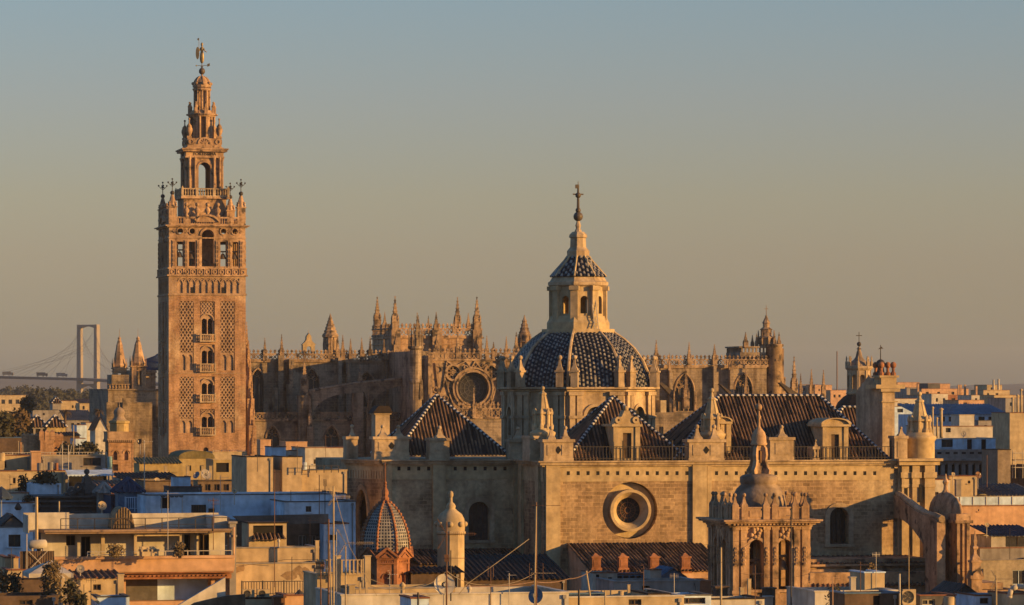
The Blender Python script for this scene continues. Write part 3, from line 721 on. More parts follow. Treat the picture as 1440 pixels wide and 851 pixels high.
    for v in (-10.5, -7.5, -4.5): c.box(x0-.1, x0+.1, v-.4, v+.4, 0, zp)
    c.lathe([(.5, 0), (.25, .35), (.2, .8), (.34, 1.1), (.12, 1.5), (.05, 1.9)], 8, xm, -7.7, zp+2.75)
    c.build('carved_pier', BTOW, root)
    y = -14.2; c = MB(); xc = X(1371, y); s1 = X(1347, y)-X(1346, y); q = lambda p: Z(p, y, 1371)
    c.bc(xc, y, 0, q(812), 15*s1); c.bc(xc, y, q(814), q(809), 19*s1)
    c.bc(xc, y, q(809), q(791), 12*s1); c.bc(xc, y, q(791), q(788), 15*s1)
    c.lathe([(8*s1, q(788)), (7*s1, q(784)), (3*s1, q(779)), (2.4*s1, q(774)), (5*s1, q(771)), (5*s1, q(769)), (2.2*s1, q(767)), (3.6*s1, q(761)), (1.4*s1, q(751)), (.4*s1, q(746))], 4, xc, y, 0, pi/4)
    for i in range(4): c.T = place(xc, y, 0, i*pi/2); c.prism([(-6*s1, q(809)), (6*s1, q(809)), (5*s1, q(806)), (0, q(802)), (-5*s1, q(806))], -9*s1, -5.5*s1); c.T = T0
    c.build('pier_pinnacle', BTOW, root)
    # --- lower tiled roofs round the foot of the walls
    c = MB(); yb = -9.6
    q0, q1 = X(797), X(983); zt_, zl_ = Z(764, 0, 890), Z(803, yb, 915)
    c.tile_plane([(q0-.1, yb, zl_), (q1+.4, yb, zl_), (q1+.1, -.02, zt_), (q0, -.02, zt_)], .36, .10, 0, 1)
    c.build('chapel_roof', [TILED, TILEL], root)
    c = MB(); c.box(q0+.1, q1+.1, yb+.5, -.03, 0, zl_-.12)
    c.prism([(q0+.1, 0), (q0+.6, 0), (q0+.6, 1), (q0+.1, 1)], yb+.5, yb+.55)
    T_ = c.T; c.T = Matrix(((0, 1, 0, 0), (1, 0, 0, 0), (0, 0, 1, 0), (0, 0, 0, 1))); c.prism([(yb+.6, zl_-.2), (-.05, zl_-.2), (-.05, zt_-.12)], q0+.1, q0+.5); c.T = T_
    c.box(q0-.1, q1+.5, yb+.25, yb+.5, zl_-.75, zl_-.2)
    c.build('chapel_wall', SALMON, root)
    for p in (839, 877, 921, 965):
        c = MB(); yy = yb+.3; u = X(p, yy); z0, z1 = Z(806, yy, p), Z(781, yy, p)
        c.box(u-.42, u+.42, yy, yy+.9, z0, z1-.25); c.box(u-.52, u+.52, yy-.1, yy+1, z1-.25, z1-.1); c.box(u-.3, u+.3, yy-.03, yy+.5, z0+.6, z1-.4); c.box(u-.52, u+.52, yy-.1, yy+1, z0, z0+.5); c.lathe([(.5, 0), (.1, .3)], 4, u, yy+.45, z1-.1, pi/4)
        c.build('brick_pedestal', TERRA, root)
    # aisle chapels low roofs left of transept, right cornice roofs
    c = MB(); yb = YL-7; q0, q1 = X(568, YL), -.4
    c.tile_plane([(q0, yb, Z(793, yb, 640)), (q1, yb, Z(793, yb, 640)), (q1, YL-.02, Z(772, YL, 640)), (q0, YL-.02, Z(772, YL, 640))], .36, .1); c.build('side_roof', [TILED, TILEL], root)
    c = MB(); c.box(q0+.1, q1, yb+.4, YL-.05, 0, Z(793, yb, 640)-.1)
    c.box(q0, q1, yb+.1, yb+.4, Z(800, yb, 640), Z(796, yb, 640)); c.build('side_wall', BROWN, root)
    c = MB(); yb = -8; q0, q1 = X(1134, -8), X(1316, -8)
    c.box(q0, q1, -6, -.05, 0, Z(786, -6, 1200)); c.box(q0, q1+1.5, yb, -6, 0, Z(805, yb, 1200)); c.box(q0, q1, -6.5, -6, Z(796, -6, 1200), Z(793, -6, 1200)); c.box(q0, q1, -6.4, -6, Z(804, -6, 1200), Z(800, -6, 1200))
    c.box(X(1316, -4), X(1398, -4), -9, -.5, 0, Z(829, yb, 1360)); c.box(X(1316, -4), X(1408, -4), -9.5, -.5, Z(833, yb, 1360), Z(829, yb, 1360)); c.box(X(1316, -4), X(1390, -4), -8, -.5, 0, Z(820, yb, 1360))
    c.build('side_chapel', BTOW, root)
    c = MB(); c.tile_plane([(q0, yb-.3, Z(824, yb, 1200)), (q1+2, yb-.3, Z(824, yb, 1200)), (q1+2, -6, Z(803.5, -6, 1200)), (q0, -6, Z(803.5, -6, 1200))], .5, .14); 
    c.tile_plane([(q0, -6.2, Z(792, -6, 1200)), (q1, -6.2, Z(792, -6, 1200)), (q1, -.1, Z(782, 0, 1200)), (q0, -.1, Z(782, 0, 1200))], .5, .14); c.build('side_chapel_roof', [TERTL, TILEL], root)
church()
# ---------------------------------------------------------------- the tall brick bell tower
def bell(frame_obj, name, label, loc, r, mt, group):
    b = MB(); b.lathe([(r, 0), (r*.96, .08*r), (r*.72, .6*r), (r*.6, 1.2*r), (r*.4, 1.5*r), (.05*r, 1.6*r)], 14, 0, 0, 0, 0, True)
    b.lathe([(r*.12, 1.5*r), (r*.12, 2.1*r)], 6); b.box(-r*.9, r*.9, -r*.14, r*.14, 1.95*r, 2.35*r)
    o = b.build(name, mt); o.location = loc; tag(o, label, 'bell', group); return o
def great_tower():
    G = Frame(283.5, 700, 13.1); h = 7.0
    root = G.empty('bell_tower', 'tall square brick bell tower with latticed panels and a stepped stone belfry', 'tower')
    Z = lambda py, y=-h, px=292: G.z(py, y, px)
    Xf = lambda px: G.x(px, -h)
    T = [place(0, 0, 0, k*pi/2) for k in range(4)]
    zs = Z(414.5)
    lx = lambda px: Xf(px)
    # panels and windows share one layout on every face, centred
    c0 = 0.0
    PL, PC, PR = (lx(252.6), lx(272.4)), (lx(281.2), lx(302)), (lx(310), lx(330))
    rows = [(423.7, 521), (530, 609)]
    wins = [(454, 471, 479, 424), (484, 513, 522, 484.5), (541, 555.5, 564.5, 530), (589, 602, 610.5, 575.5)]
    wins = [(450, 471, 479, 424), (495, 512.5, 522, 484.5), (541, 555.5, 564.5, 529.5), (588, 602, 611, 575.5)]
    b = MB()
    for k in range(4):
        b.T = T[k]
        ops = [('rect', p[0], p[1], Z(r[1]), Z(r[0])) for p in (PL, PR) for r in rows]
        ops += [('rect', PC[0], PC[1], Z(w_[1]), Z(w_[3])) for w_ in wins]
        ops += [('round', lx(286), lx(293), Z(640), Z(629))] if k == 0 else []
        b.wall(-h, h, 0, zs, -h, ops, .35)
    b.T = T[0]; b.box(-h+.9, h-.9, -h+.9, h-.9, 0, zs-.1)
    b.build('shaft', BRICK, root)
    b = MB()
    for k in range(4):
        b.T = T[k]
        b.box(-h-.15, h+.15, -h-.15, -h+.02, zs-.15, zs+.15); b.box(-h-.06, h+.06, -h-.07, -h+.02, Z(525)-.1, Z(525)+.1)
    b.build('string_course', BRICKT, root)
    # the shaft's panels on the two faces the photo shows, and on the hidden ones
    for k in range(4):
        for p in (PL, PR):
            for ri, r in enumerate(rows):
                b = MB(); b.T = T[k]; z0, z1 = Z(r[1]), Z(r[0]); zm = z0+(z1-z0)*.26
                b.panel(('rect', p[0], p[1], z0, z1), -h+.34)
                b.lattice(p[0], p[1], zm, z1, -h+.3, 4, 9 if ri == 0 else 8, .19 if ri == 0 else .2, .26)
                c = (p[0]+p[1])/2
                for q0, q1 in ((p[0]+.1, c-.07), (c+.07, p[1]-.1)):
                    b.wall(q0-.1, q1+.1 if q1 < c else q1, z0, zm, -h+.1, [('pointed', q0+.12, q1-.12, z0+.01, zm-.35)], .23)
                b.build('lattice_panel', BRICKT, root)
        for wi, w_ in enumerate(wins):
            b = MB(); b.T = T[k]; zo, zb_, zl, zt = Z(w_[0]), Z(w_[1]), Z(w_[2]), Z(w_[3]); c = (PC[0]+PC[1])/2; hw = (PC[1]-PC[0])/2
            b.wall(PC[0], PC[1], zb_, zt, -h+.3, [('round', c-hw*.72, c-hw*.08, zb_+.01, zo+.25), ('round', c+hw*.08, c+hw*.72, zb_+.01, zo+.25)], .55)
            if zt-zo > 1.6: b.lattice(PC[0]+.15, PC[1]-.15, zo+.9, zt-.1, -h+.3, 4, max(1, int((zt-zo-.9)/.75)), .13, .16)
            b.ring(c, zo-.1, hw*.8, hw*.98, -h+.05, -h+.3, 16, 0, 0, pi)
            b.lathe([(.16, 0), (.09, .15), (.09, zo-zb_-.2), (.2, zo-zb_+.1)], 8, c, -h+.25, zb_)
            o = b.build('twin_window', BRICKT, root)
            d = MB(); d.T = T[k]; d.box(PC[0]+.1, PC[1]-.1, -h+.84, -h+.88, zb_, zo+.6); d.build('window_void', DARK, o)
            d = MB(); d.T = T[k]
            d.box(PC[0]-.12, PC[1]+.12, -h-.75, -h+.1, zl-.22, zl); d.box(PC[0]-.05, PC[1]+.05, -h-.72, -h-.55, zb_-.02, zb_+.14)
            d.balusters(PC[0], PC[1], -h-.63, zl, zb_, .36, .12, 6)
            for u in (PC[0], PC[1]): d.bc(u, -h-.63, zl, zb_+.3, .24)
            d.build('balcony', DRESS, o)
    b = MB(); b.box(lx(285.6), lx(293.4), -h+.3, -h+.34, Z(640)-.1, Z(628)); b.build('doorway', DARK, root)
    # interlaced blind arcade
    za, zb_ = Z(412.5), Z(391)
    for k in range(4):
        b = MB(); b.T = T[k]; x0, x1 = lx(249), lx(336.5); n = 10; dx = (x1-x0)/n
        b.wall(-h, h, zs+.15, Z(387.4), -h, [('rect', x0, x1, za, zb_)], .3)
        b.panel(('rect', x0, x1, za, zb_), -h+.28)
        zc = za+(zb_-za)*.55
        for i in range(n+1):
            x = x0+i*dx; b.box(x-.1, x+.1, -h+.02, -h+.28, za, zc)
            for sgn in (-1, 1):
                pts = [(x+sgn*dx*1.0*(1-cos(t*pi/16)), zc+(zb_-zc)*sin(t*pi/16)) for t in range(9)]
                for p, q in zip(pts, pts[1:]):
                    if x0-.05 <= p[0] <= x1+.05 and x0-.05 <= q[0] <= x1+.05: b.bar(p, q, -h+.27, .16, .2+(.02 if sgn > 0 else 0))
        b.lattice(x0, x1, zc+(zb_-zc)*.55, zb_, -h+.26, n*2, 2, .1, .1)
        o = b.build('blind_arcade', BRICKT, root)
        if k in (0, 3):
            d = MB(); d.T = T[k]
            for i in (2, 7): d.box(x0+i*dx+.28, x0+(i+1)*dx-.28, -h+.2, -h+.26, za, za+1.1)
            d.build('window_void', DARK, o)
    # ledge with carved parapet
    b = MB(); b.box(-h-.35, h+.35, -h-.35, h+.35, Z(388.5), Z(386.5)); b.box(-h-.2, h+.2, -h-.2, h+.2, Z(378.5), Z(376.6))
    b.box(-h-.02, h+.02, -h-.02, h+.02, Z(386.5), Z(378.5))
    for k in range(4):
        b.T = T[k]; n = 11; z0, z1 = Z(386.5), Z(378.5)
        for i in range(n):
            x0, x1 = -h+2*h*i/n, -h+2*h*(i+1)/n; b.box(x0+.02, x0+.16, -h-.2, -h, z0, z1); b.ring((x0+x1)/2+.05, (z0+z1)/2, .26, .42, -h-.17, -h, 10)
    b.build('carved_parapet', BTOW, root)
    # bell stage, hollow
    z0, z1 = Z(376.6), Z(319.5)
    b = MB()
    for k in range(4):
        b.T = T[k]
        ops = [('rect', lx(a), lx(c), Z(374.5), Z(340)) for a, c in ((248.9, 258), (265.8, 274.7), (310, 318.7), (326.4, 335.2))]
        ops += [('circle', lx(a)-.5, lx(a)+.5, Z(325.3)-.5, Z(325.3)+.5) for a in (253.6, 270.4, 314.4, 330.6)]
        ops += [('round', lx(284), lx(300.8), Z(374.8), Z(323))]
        b.wall(-h+.05, h-.05, z0, z1, -h+.05, ops, 1.3)
    b.T = T[0]; b.box(-h+1.5, h-1.5, -h+1.5, h-1.5, z1-.5, z1-.1); b.box(-2.2, 2.2, -2.2, 2.2, z0, z1-.2)
    st = b.build('bell_stage', BTOW, root)
    def relief(b, k):
        b.T = T[k]
        for a, c in ((242, 247), (259.5, 264.3), (276.5, 281.5), (303, 308), (320, 325), (337, 342)):
            x0, x1 = lx(a), lx(c); b.box(x0, x1, -h-.08, -h+.1, z0, Z(338))
            for i in range(6): b.box(x0+.12, x0+.26, -h-.16, -h, z0+.3+i*.78, z0+.85+i*.78); b.box(x1-.26, x1-.12, -h-.16, -h, z0+.3+i*.78, z0+.85+i*.78)
        b.box(-h-.05, h+.05, -h-.08, -h+.1, Z(335.5), Z(334)); b.box(-h-.1, h+.1, -h-.14, -h+.1, Z(357)-.06, Z(357)+.06) if False else None
        for a in (253.6, 270.4, 314.4, 330.6): b.ring(lx(a), Z(325.3), .5, .72, -h-.1, -h+.1, 16)
        for a in (245.5, 262, 322.5, 338.5): b.ring(lx(a), Z(325.3), .2, .4, -h-.06, -h+.1, 4); b.ring(lx(a), Z(325.3), .05, .12, -h-.06, -h+.1, 6)
        b.ring(lx(292.4), Z(323)-lx(300.8)+lx(292.4), lx(300.8)-lx(292.4)+.02, lx(300.8)-lx(292.4)+.4, -h-.15, -h+.1, 18, 0, 0, pi)
    each('carved_relief', BTOW, st, relief, range(4))
    b = MB(); b.box(-h-.3, h+.3, -h-.3, h+.3, Z(320), Z(318.3)); b.box(-h-.65, h+.65, -h-.65, h+.65, Z(318.3), Z(316.8)); b.build('main_cornice', BTOW, root)
    # parapet over it, with open balusters, low pediment and urns
    zt, zp = Z(305), Z(316.8)
    def para(b, k):
        b.T = T[k]
        b.box(-h, h, -h, -h+.35, zp, zp+.3); b.box(-h, h, -h-.05, -h+.4, zt-.28, zt)
        for px0, px1 in ((239, 250), (258, 268), (300, 310), (320, 328), (334, 345)): b.box(lx(px0), lx(px1), -h+.0, -h+.36, zp+.3, zt-.28); b.box(lx(px0)+.25, lx(px1)-.25, -h-.04, -h+.02, zp+.55, zt-.5)
        b.balusters(-h+.3, h-.3, -h+.18, zp+.3, zt-.28, .42, .13, 6)
        c = lx(292); b.ring(c, Z(322.5), 2.35, 2.7, -h-.5, -h+.2, 16, 0, pi*.18, pi*.82)
        b.prism([(c+2.4*cos(t), Z(322.5)+2.4*sin(t)) for t in [pi*(.18+.064*i) for i in range(11)]], -h-.15, -h+.1)
    each('parapet', BTOW, root, para, range(4))
    def urn_(b, p): urn(b, p[0], p[1], zt, 2.6, .55)
    ur = [(lx(px), -h+.2) for px in (262.3, 277.5, 306.5)]+[(lx(292), -h+.2)]
    each('urn', BTOW, root, urn_, ur+[(-h+.2, v) for v in (-3, 0, 3)])
    for sx in (-1, 1):
        for sy in (-1, 1):
            b = MB(); u, v = sx*(h-.75), sy*(h-.75)
            b.bc(u, v, zp, Z(292), 1.45); b.bc(u, v, Z(292), Z(290.5), 1.75); b.lathe([(.8, Z(290.5)), (.6, Z(284)), (.28, Z(275)), (.2, Z(274))], 8, u, v)
            for q in range(4): a = q*pi/2+pi/4; urn(b, u+.85*cos(a), v+.85*sin(a), Z(290.5), .9, .18)
            for q in range(4): b.T = place(u, v, 0, q*pi/2); b.box(-.3, .3, -.78, -.7, Z(303), Z(296)); b.T = T[0]
            pn = b.build('corner_pinnacle', BTOW, root)
            d = MB(); zq = Z(271.5); d.ball(u, v, zq, .4, 0, 12); d.tube((u, v, zq+.3), (u, v, Z(252)), .08, .05, 5)
            zc = Z(259)
            for a in range(4): d.tube((u, v, zc-.5), (u+.75*cos(a*pi/2), v+.75*sin(a*pi/2), zc+.2), .06, .06, 4); d.ball(u+.75*cos(a*pi/2), v+.75*sin(a*pi/2), zc+.3, .16, 0, 6); d.tube((u, v, zc+.2), (u+.45*cos(a*pi/2+pi/4), v+.45*sin(a*pi/2+pi/4), zc-.1), .05, .05, 4)
            d.ball(u, v, Z(252), .16, 0, 6); d.ball(u, v, zc, .22, 0, 6)
            d.build('iron_lily_cross', IRON, pn)
    # upper body
    c = lambda px: G.x(px, 0); ZZ = lambda py: G.z(py, 0, 284)
    ax = c(284)
    def sq(b, hw, pa, pb, m=0): b.box(ax-hw, ax+hw, -hw, hw, ZZ(pa), ZZ(pb), m)
    hw1 = 3.72
    b = MB(); sq(b, hw1+.15, 317, 281); sq(b, hw1+.7, 281, 278); b.build('second_plinth', BTOW, root)
    def bal(b, k):
        b.T = place(ax, 0, 0, k*pi/2); q = hw1+.6
        b.box(-q, q, -q, -q+.25, ZZ(278), ZZ(276.6)); b.box(-q, q, -q-.03, -q+.28, ZZ(268), ZZ(266.5)); b.balusters(-q, q, -q+.12, ZZ(276.6), ZZ(268), .45, .14, 6)
        for u in (-q+.15, -q*.36, q*.36): b.bc(u, -q+.13, ZZ(278), ZZ(265.8), .4)
        b.bc(-q+.15, -q+.13, ZZ(265.8), ZZ(263.6), .2)
    each('balustrade', DRESS, root, bal, range(4))
    hw2 = 3.1
    b = MB()
    for k in range(4):
        b.T = place(ax, 0, 0, k*pi/2)
        b.wall(-hw2, hw2, ZZ(278), ZZ(222), -hw2, [('round', -1.08, 1.08, ZZ(277.9), ZZ(230))], .7)
    b.T = T[0]; sq(b, hw2-.02, 222.5, 216)
    for k in range(4):
        b.T = place(ax, 0, 0, k*pi/2)
        for u in (-2.75, -1.75, 1.75, 2.75): b.lathe([(.3, ZZ(278)), (.22, ZZ(276)), (.2, ZZ(228)), (.34, ZZ(224)), (.34, ZZ(222))], 8, u, -hw2-.22)
        b.ring(0, ZZ(230)-1.08, 1.1, 1.42, -hw2-.15, -hw2+.1, 16, 0, 0, pi)
        for u in (-2.25, 2.25): b.box(u-.3, u+.3, -hw2-.1, -hw2+.1, ZZ(274), ZZ(248))
    b.build('clock_stage', BTOW, root)
    b = MB(); sq(b, hw2+.5, 223.5, 221.5); sq(b, hw2+.35, 221.5, 215); sq(b, hw2+.95, 215, 212.5); sq(b, hw2+1.15, 212.5, 210.5); b.build('inscribed_frieze', BTOW, root)
    lettering('FORTISSIMA', .78, .04, DARK, root, loc=(ax, -hw2-.37, ZZ(218.3)))
    lettering('TVRRIS', .78, .04, DARK, root, loc=(ax-hw2-.37, 0, ZZ(218.3)), rz=-pi/2)
    b = MB(); sq(b, 3.45, 210.5, 209); sq(b, 3.1, 209, 196)
    for k in range(4):
        b.T = place(ax, 0, 0, k*pi/2); b.ring(0, ZZ(204), .95, 1.25, -3.3, -3.05, 14, 0, 0, pi)
        for t in range(1, 6): a = pi*t/6; b.bar((.25*cos(a), ZZ(204)+.25*sin(a)), (.95*cos(a), ZZ(204)+.95*sin(a)), -3.1, .14, .15)
        for u in (-2.45, 2.45): b.ring(u, ZZ(201), .3, .5, -3.25, -3.05, 10); b.box(u-.7, u+.7, -3.2, -3.05, ZZ(209), ZZ(207.5))
    b.build('third_plinth', BTOW, root)
    def cu(b, q):
        u, v = ax+q[0]*2.75, q[1]*2.75; b.bc(u, v, ZZ(196), ZZ(193), .9); b.lathe([(.3, 0), (.62, .9), (.62, 1.3), (.45, 1.7), (.5, 1.8), (.12, 2.3), (.1, 3.0)], 8, u, v, ZZ(193), 0, True); b.ball(u, v, ZZ(193)+3.1, .2, 0, 6)
    each('corner_urn', BTOW, root, cu, ((-1, -1), (1, -1), (1, 1), (-1, 1)))
    def drum(b, r, pa, pb, n, cr, wr):
        b.lathe([(r*.62, ZZ(pa)), (r*.62, ZZ(pb))], 16, ax, 0); b.lathe([(r*1.02, ZZ(pa)), (r*1.02, ZZ(pa-2))], 16, ax, 0)
        for k in range(n): a = 2*pi*k/n+.2; b.lathe([(cr*1.2, ZZ(pa)), (cr, ZZ(pa-2)), (cr*.9, ZZ(pb+2)), (cr*1.3, ZZ(pb))], 7, ax+r*.92*cos(a), r*.92*sin(a))
        for k in range(n//2): a = 2*pi*(k*2+.5)/n+.2; b.T = place(ax, 0, 0, a); b.box(-wr, wr, -r*.92, -r*.5, ZZ(pa), ZZ(pb)); b.T = T[0]
    b = MB(); drum(b, 2.42, 197, 164, 12, .24, .3); b.build('round_stage', BTOW, root)
    b = MB(); b.lathe([(2.45, ZZ(165)), (2.6, ZZ(163)), (2.9, ZZ(162.5)), (2.9, ZZ(161)), (2.3, ZZ(160)), (2.2, ZZ(156))], 16, ax, 0)
    b.build('round_cornice', BTOW, root)
    def sp(b, a): u, v = ax+2.35*cos(a), 2.35*sin(a); b.bc(u, v, ZZ(161), ZZ(152), .55); b.lathe([(.3, 0), (.36, .2), (.2, .5), (.1, .8)], 6, u, v, ZZ(152)); b.ball(u, v, ZZ(152)+.9, .18, 0, 6)
    each('drum_finial', BTOW, root, sp, [pi/4*k+.15 for k in range(8)])
    b = MB(); drum(b, 1.55, 157, 127.5, 10, .17, .2); b.build('upper_round_stage', BTOW, root)
    b = MB(); b.lathe([(1.6, ZZ(128)), (1.75, ZZ(126.5)), (1.75, ZZ(125)), (1.45, ZZ(124)), (1.72, ZZ(123)), (1.72, ZZ(119)), (1.5, ZZ(117.5)), (1.32, ZZ(113.5)), (.95, ZZ(110)), (.5, ZZ(107.5)), (.18, ZZ(106.5)), (.14, ZZ(104))], 14, ax, 0, 0, 0)
    for k in range(8): a = k*pi/4; b.ball(ax+1.65*cos(a), 1.65*sin(a), ZZ(118), .3, 0, 6); b.path([(ax+r*cos(a), r*sin(a), ZZ(p)) for r, p in ((1.55, 117.5), (1.36, 113.5), (1.0, 110), (.5, 107.5))], .1, 4)
    b.build('ribbed_dome', BTOW, root)
    b = MB(); b.ball(ax, 0, ZZ(100.3), .58, 0, 14, 1.1); b.lathe([(.22, ZZ(97)), (.12, ZZ(95)), (.3, ZZ(94)), (.1, ZZ(93))], 8, ax, 0); b.build('bronze_ball', BRONZE, root)
    # the weathervane figure on the ball
    b = MB(); z0 = ZZ(93)
    b.lathe([(.06, 0), (.07, .5), (.2, .55), (.36, .9), (.42, 1.6), (.34, 2.3), (.26, 2.65), (.34, 3.0), (.36, 3.3), (.16, 3.55), (.12, 3.65), (.2, 3.75), (.24, 3.95), (.2, 4.15), (.05, 4.3)], 12, 0, 0, 0, 0, True, sy=.7)
    b.tube((.3, 0, 3.25), (.62, -.25, 2.7), .12, .09, 7); b.tube((.62, -.25, 2.7), (.85, -.3, 2.55), .09, .06, 7); b.ball(.88, -.3, 2.55, .1, 0, 6)
    b.tube((-.3, 0, 3.25), (-.5, -.15, 2.7), .12, .09, 7); b.tube((-.5, -.15, 2.7), (-.42, -.3, 3.05), .09, .07, 7)
    st = b.build('statue', mat('gilded_bronze', (.38,.28,.13), (.25,.18,.09), sc_=1.5, streak=.2, rough=.45, metal=.3)); st.location = G.o+Matrix.Rotation(G.a, 3, 'Z') @ Vector((ax, 0, z0)); st.rotation_euler = (0, 0, G.a-.4)
    tag(st, 'bronze robed figure with a shield and palm, weathervane on top of the brick tower', 'statue')
    b = MB(); b.prism([(-.75+.34*cos(t*pi/8), 2.35+1.15*sin(t*pi/8)) for t in range(16)], -.34, -.26); b.tube((-.5, -.3, 2.2), (-.48, -.3, 5.1), .05, .04, 5); b.prism([(-.48, 4.6), (-.8, 4.75), (-.75, 5.05), (-.46, 5.1)], -.32, -.28)
    b.build('shield_and_banner', MATS['gilded_bronze'], st)
    b = MB(); b.tube((-1.0, 0, .1), (1.1, 0, .1), .05, .05, 5); b.prism([(1.0, -.15), (1.5, .05), (1.45, .5), (1.0, .35)], -.03, .03); b.ball(-1.05, 0, .1, .14, 0, 6); b.build('vane', MATS['gilded_bronze'], st)
    # bells in the arches
    M4 = Matrix.Rotation(G.a, 3, 'Z')
    for i, (px, lab) in enumerate(((253.4, 'leftmost arch'), (270.2, 'second arch from the left'), (314.3, 'arch right of the tall middle one'), (330.8, 'rightmost arch'))):
        p = G.o+M4 @ Vector((lx(px), -h+.75, Z(364 if i else 362)))
        o = bell(None, 'bell', 'bronze bell in the %s of the brick tower' % lab, p, .62, BRONZE, 'bells of the brick tower'); o.rotation_euler = (0, 0, G.a)
great_tower()
# ---------------------------------------------------------------- the gothic cathedral behind
def gothic_cathedral():
    C = Frame(720, 750, 13.1)
    root = C.empty('gothic_cathedral', 'long dark gothic cathedral with pinnacles, rose window and flying buttresses behind the brick tower', 'cathedral')
    X, Z = C.x, C.z
    T0 = Matrix.Identity(4)
    def para(p0, p1, pt, pb, y, pzx=None, m=GOTHT, name='balustrade', crest=True):
        """pierced parapet with a row of small crests"""
        b = MB(); pzx = pzx or (p0+p1)/2; x0, x1 = X(p0, y), X(p1, y); z0, z1 = Z(pb, y, pzx), Z(pt, y, pzx); hh = z1-z0
        zc = z0+hh*(.62 if crest else 1)
        b.box(x0, x1, y-.3, y+.3, z0-.25, z0+.12); b.box(x0, x1, y-.22, y+.22, zc-.22, zc)
        n = max(1, int((x1-x0)/.82)); d = (x1-x0)/n
        b.lattice(x0, x1, z0+.1, zc-.2, y+.06, n, 1, .16, .14)
        for i in range(n):
            if i % 4 == 0: b.box(x0+i*d-.13, x0+i*d+.13, y-.18, y+.2, z0, zc)
            elif i % 2: b.ring(x0+(i+.5)*d, (z0+zc)/2, .22, .38, y-.12, y+.1, 8)
            if crest:
                q = x0+(i+.5)*d; b.lathe([(.30, 0), (.14, hh*.12), (.36, hh*.2), (.30, hh*.28), (.02, hh*.42)], 4, q, y, zc, pi/4, cap=False)
        return b.build(name, m, root)
    def pin(px, pt, pb, y, w_, m=GOTHT, n=4, lab=None):
        b = MB(); z0, z1 = Z(pb, y, px), Z(pt, y, px); gothic(b, X(px, y), y, z0, z1-z0, w_, n=n)
        o = b.build('pinnacle', m, root)
        return o
    def gwin(parent, xa, xb, za, zb, y, n=3):
        o_ = ('pointed', xa, xb, za, zb); b = MB(); b.panel(('pointed', xa-.05, xb+.05, za-.05, zb+.05), y+.85)
        o = b.build('pointed_window', GLASS, parent)
        f = MB(); hh = arch_h(o_); zs = zb-hh; w_ = xb-xa
        for i in range(1, n): f.box(xa+w_*i/n-.09, xa+w_*i/n+.09, y+.6, y+.8, za, zs+hh*.15)
        for i in range(n): f.ring(xa+w_*(i+.5)/n, zs+hh*.15, w_/n*.36, w_/n*.5, y+.6, y+.8, 10, 0, 0, pi)
        f.ring((xa+xb)/2, zs+hh*.55, w_*.2, w_*.27, y+.6, y+.8, 14)
        for sgn in (-1, 1): f.ring((xa+xb)/2+sgn*w_*.23, zs+hh*.3, w_*.12, w_*.17, y+.6, y+.8, 10)
        for k in range(6): a = k*pi/3; f.bar(((xa+xb)/2, zs+hh*.55), ((xa+xb)/2+w_*.2*cos(a), zs+hh*.55+w_*.2*sin(a)), y+.78, .1, .12)
        f.build('tracery', GOTHT, o)
        pts = [p for p in outline(o_) if p[1] >= zs-.01]; g = MB(); g.path([(p[0], y-.05, p[1]) for p in pts], .2, 5); g.build('hood_mould', GOTHT, o)
        return o
    # left nave wall
    zL, zR = Z(506, 0, 450), Z(514, 0, 990)
    xl, xm, xr = X(300), X(640), X(1078)
    w1 = [(353, 371, 518, 580), (427, 449, 518, 572), (504, 527, 522, 572)]
    b = MB(); ops = [('pointed', X(a), X(c), Z(e_, 0, a), Z(d, 0, a)) for a, c, d, e_ in w1]
    b.wall(xl, xm, 0, zL, 0, ops, .95, th=30)
    nave = b.build('nave_wall', GOTH, root); nave['label'] = 'shaded nave wall left of the transept'
    for o_ in ops: gwin(nave, *o_[1:], 0)
    b = MB(); w2 = [(949, 976, 524.5, 578), (1033, 1058, 524.5, 578)]
    ops = [('pointed', X(a), X(c), Z(e_, 0, a), Z(d, 0, a)) for a, c, d, e_ in w2]
    b.wall(xm, xr, 0, zR, 0, ops, .95, th=30)
    nave2 = b.build('nave_wall', GOTH, root); nave2['label'] = 'sunlit nave wall right of the tiled dome'
    for o_ in ops: gwin(nave2, *o_[1:], 0, 4)
    def strip(b, q): x0, x1 = X(q[0]), X(q[1]); b.box(x0, x1, -1.3, .02, 0, Z(q[2], 0, q[0])); b.prism([(x0, 0), (x1, 0), (x1, 1), (x0, 1)], -2.0, -1.3) if 0 else b.box(x0-.1, x1+.1, -2.3, -1.3, 0, Z(q[2], 0, q[0])-9)
    each('wall_buttress', GOTH, root, strip, [(390, 397, 500), (405, 412, 505), (474, 479, 503), (485, 492, 510), (541, 546, 506), (939, 944, 519), (1024, 1029, 518), (1001, 1005, 515), (920, 925, 515)])
    b = MB(); b.box(xl, xm, -.35, .02, zL-.5, zL-.2); b.box(xm, xr, -.35, .02, zR-.5, zR-.2); b.build('nave_cornice', GOTHT, root)
    pin(941.5, 497, 521, -1.4, .9); pin(1026.5, 497, 520, -1.4, .9); para(300, 596, 492, 506, -.1, 450); para(885, 1080, 499.5, 514, -.1, 990)
    for px, t, w_ in ((372.4, 475, 1.2), (396, 470, 1.3), (475, 472, 1.3), (482, 471, 1.3), (493, 476, 1.2), (508.6, 475, 1.2), (520.5, 473, 1.2), (540, 477, 1.2), (549, 494, .9), (922.8, 478, 1.5), (969, 481, 1.3), (1004.7, 484, 1.5)):
        pin(px, t, 507 if px < 700 else 513, -.3, w_)
    # spire turret and gabled belfry standing behind the left parapet
    b = MB(); y = 8; x = X(464.5, y); r = 1.35
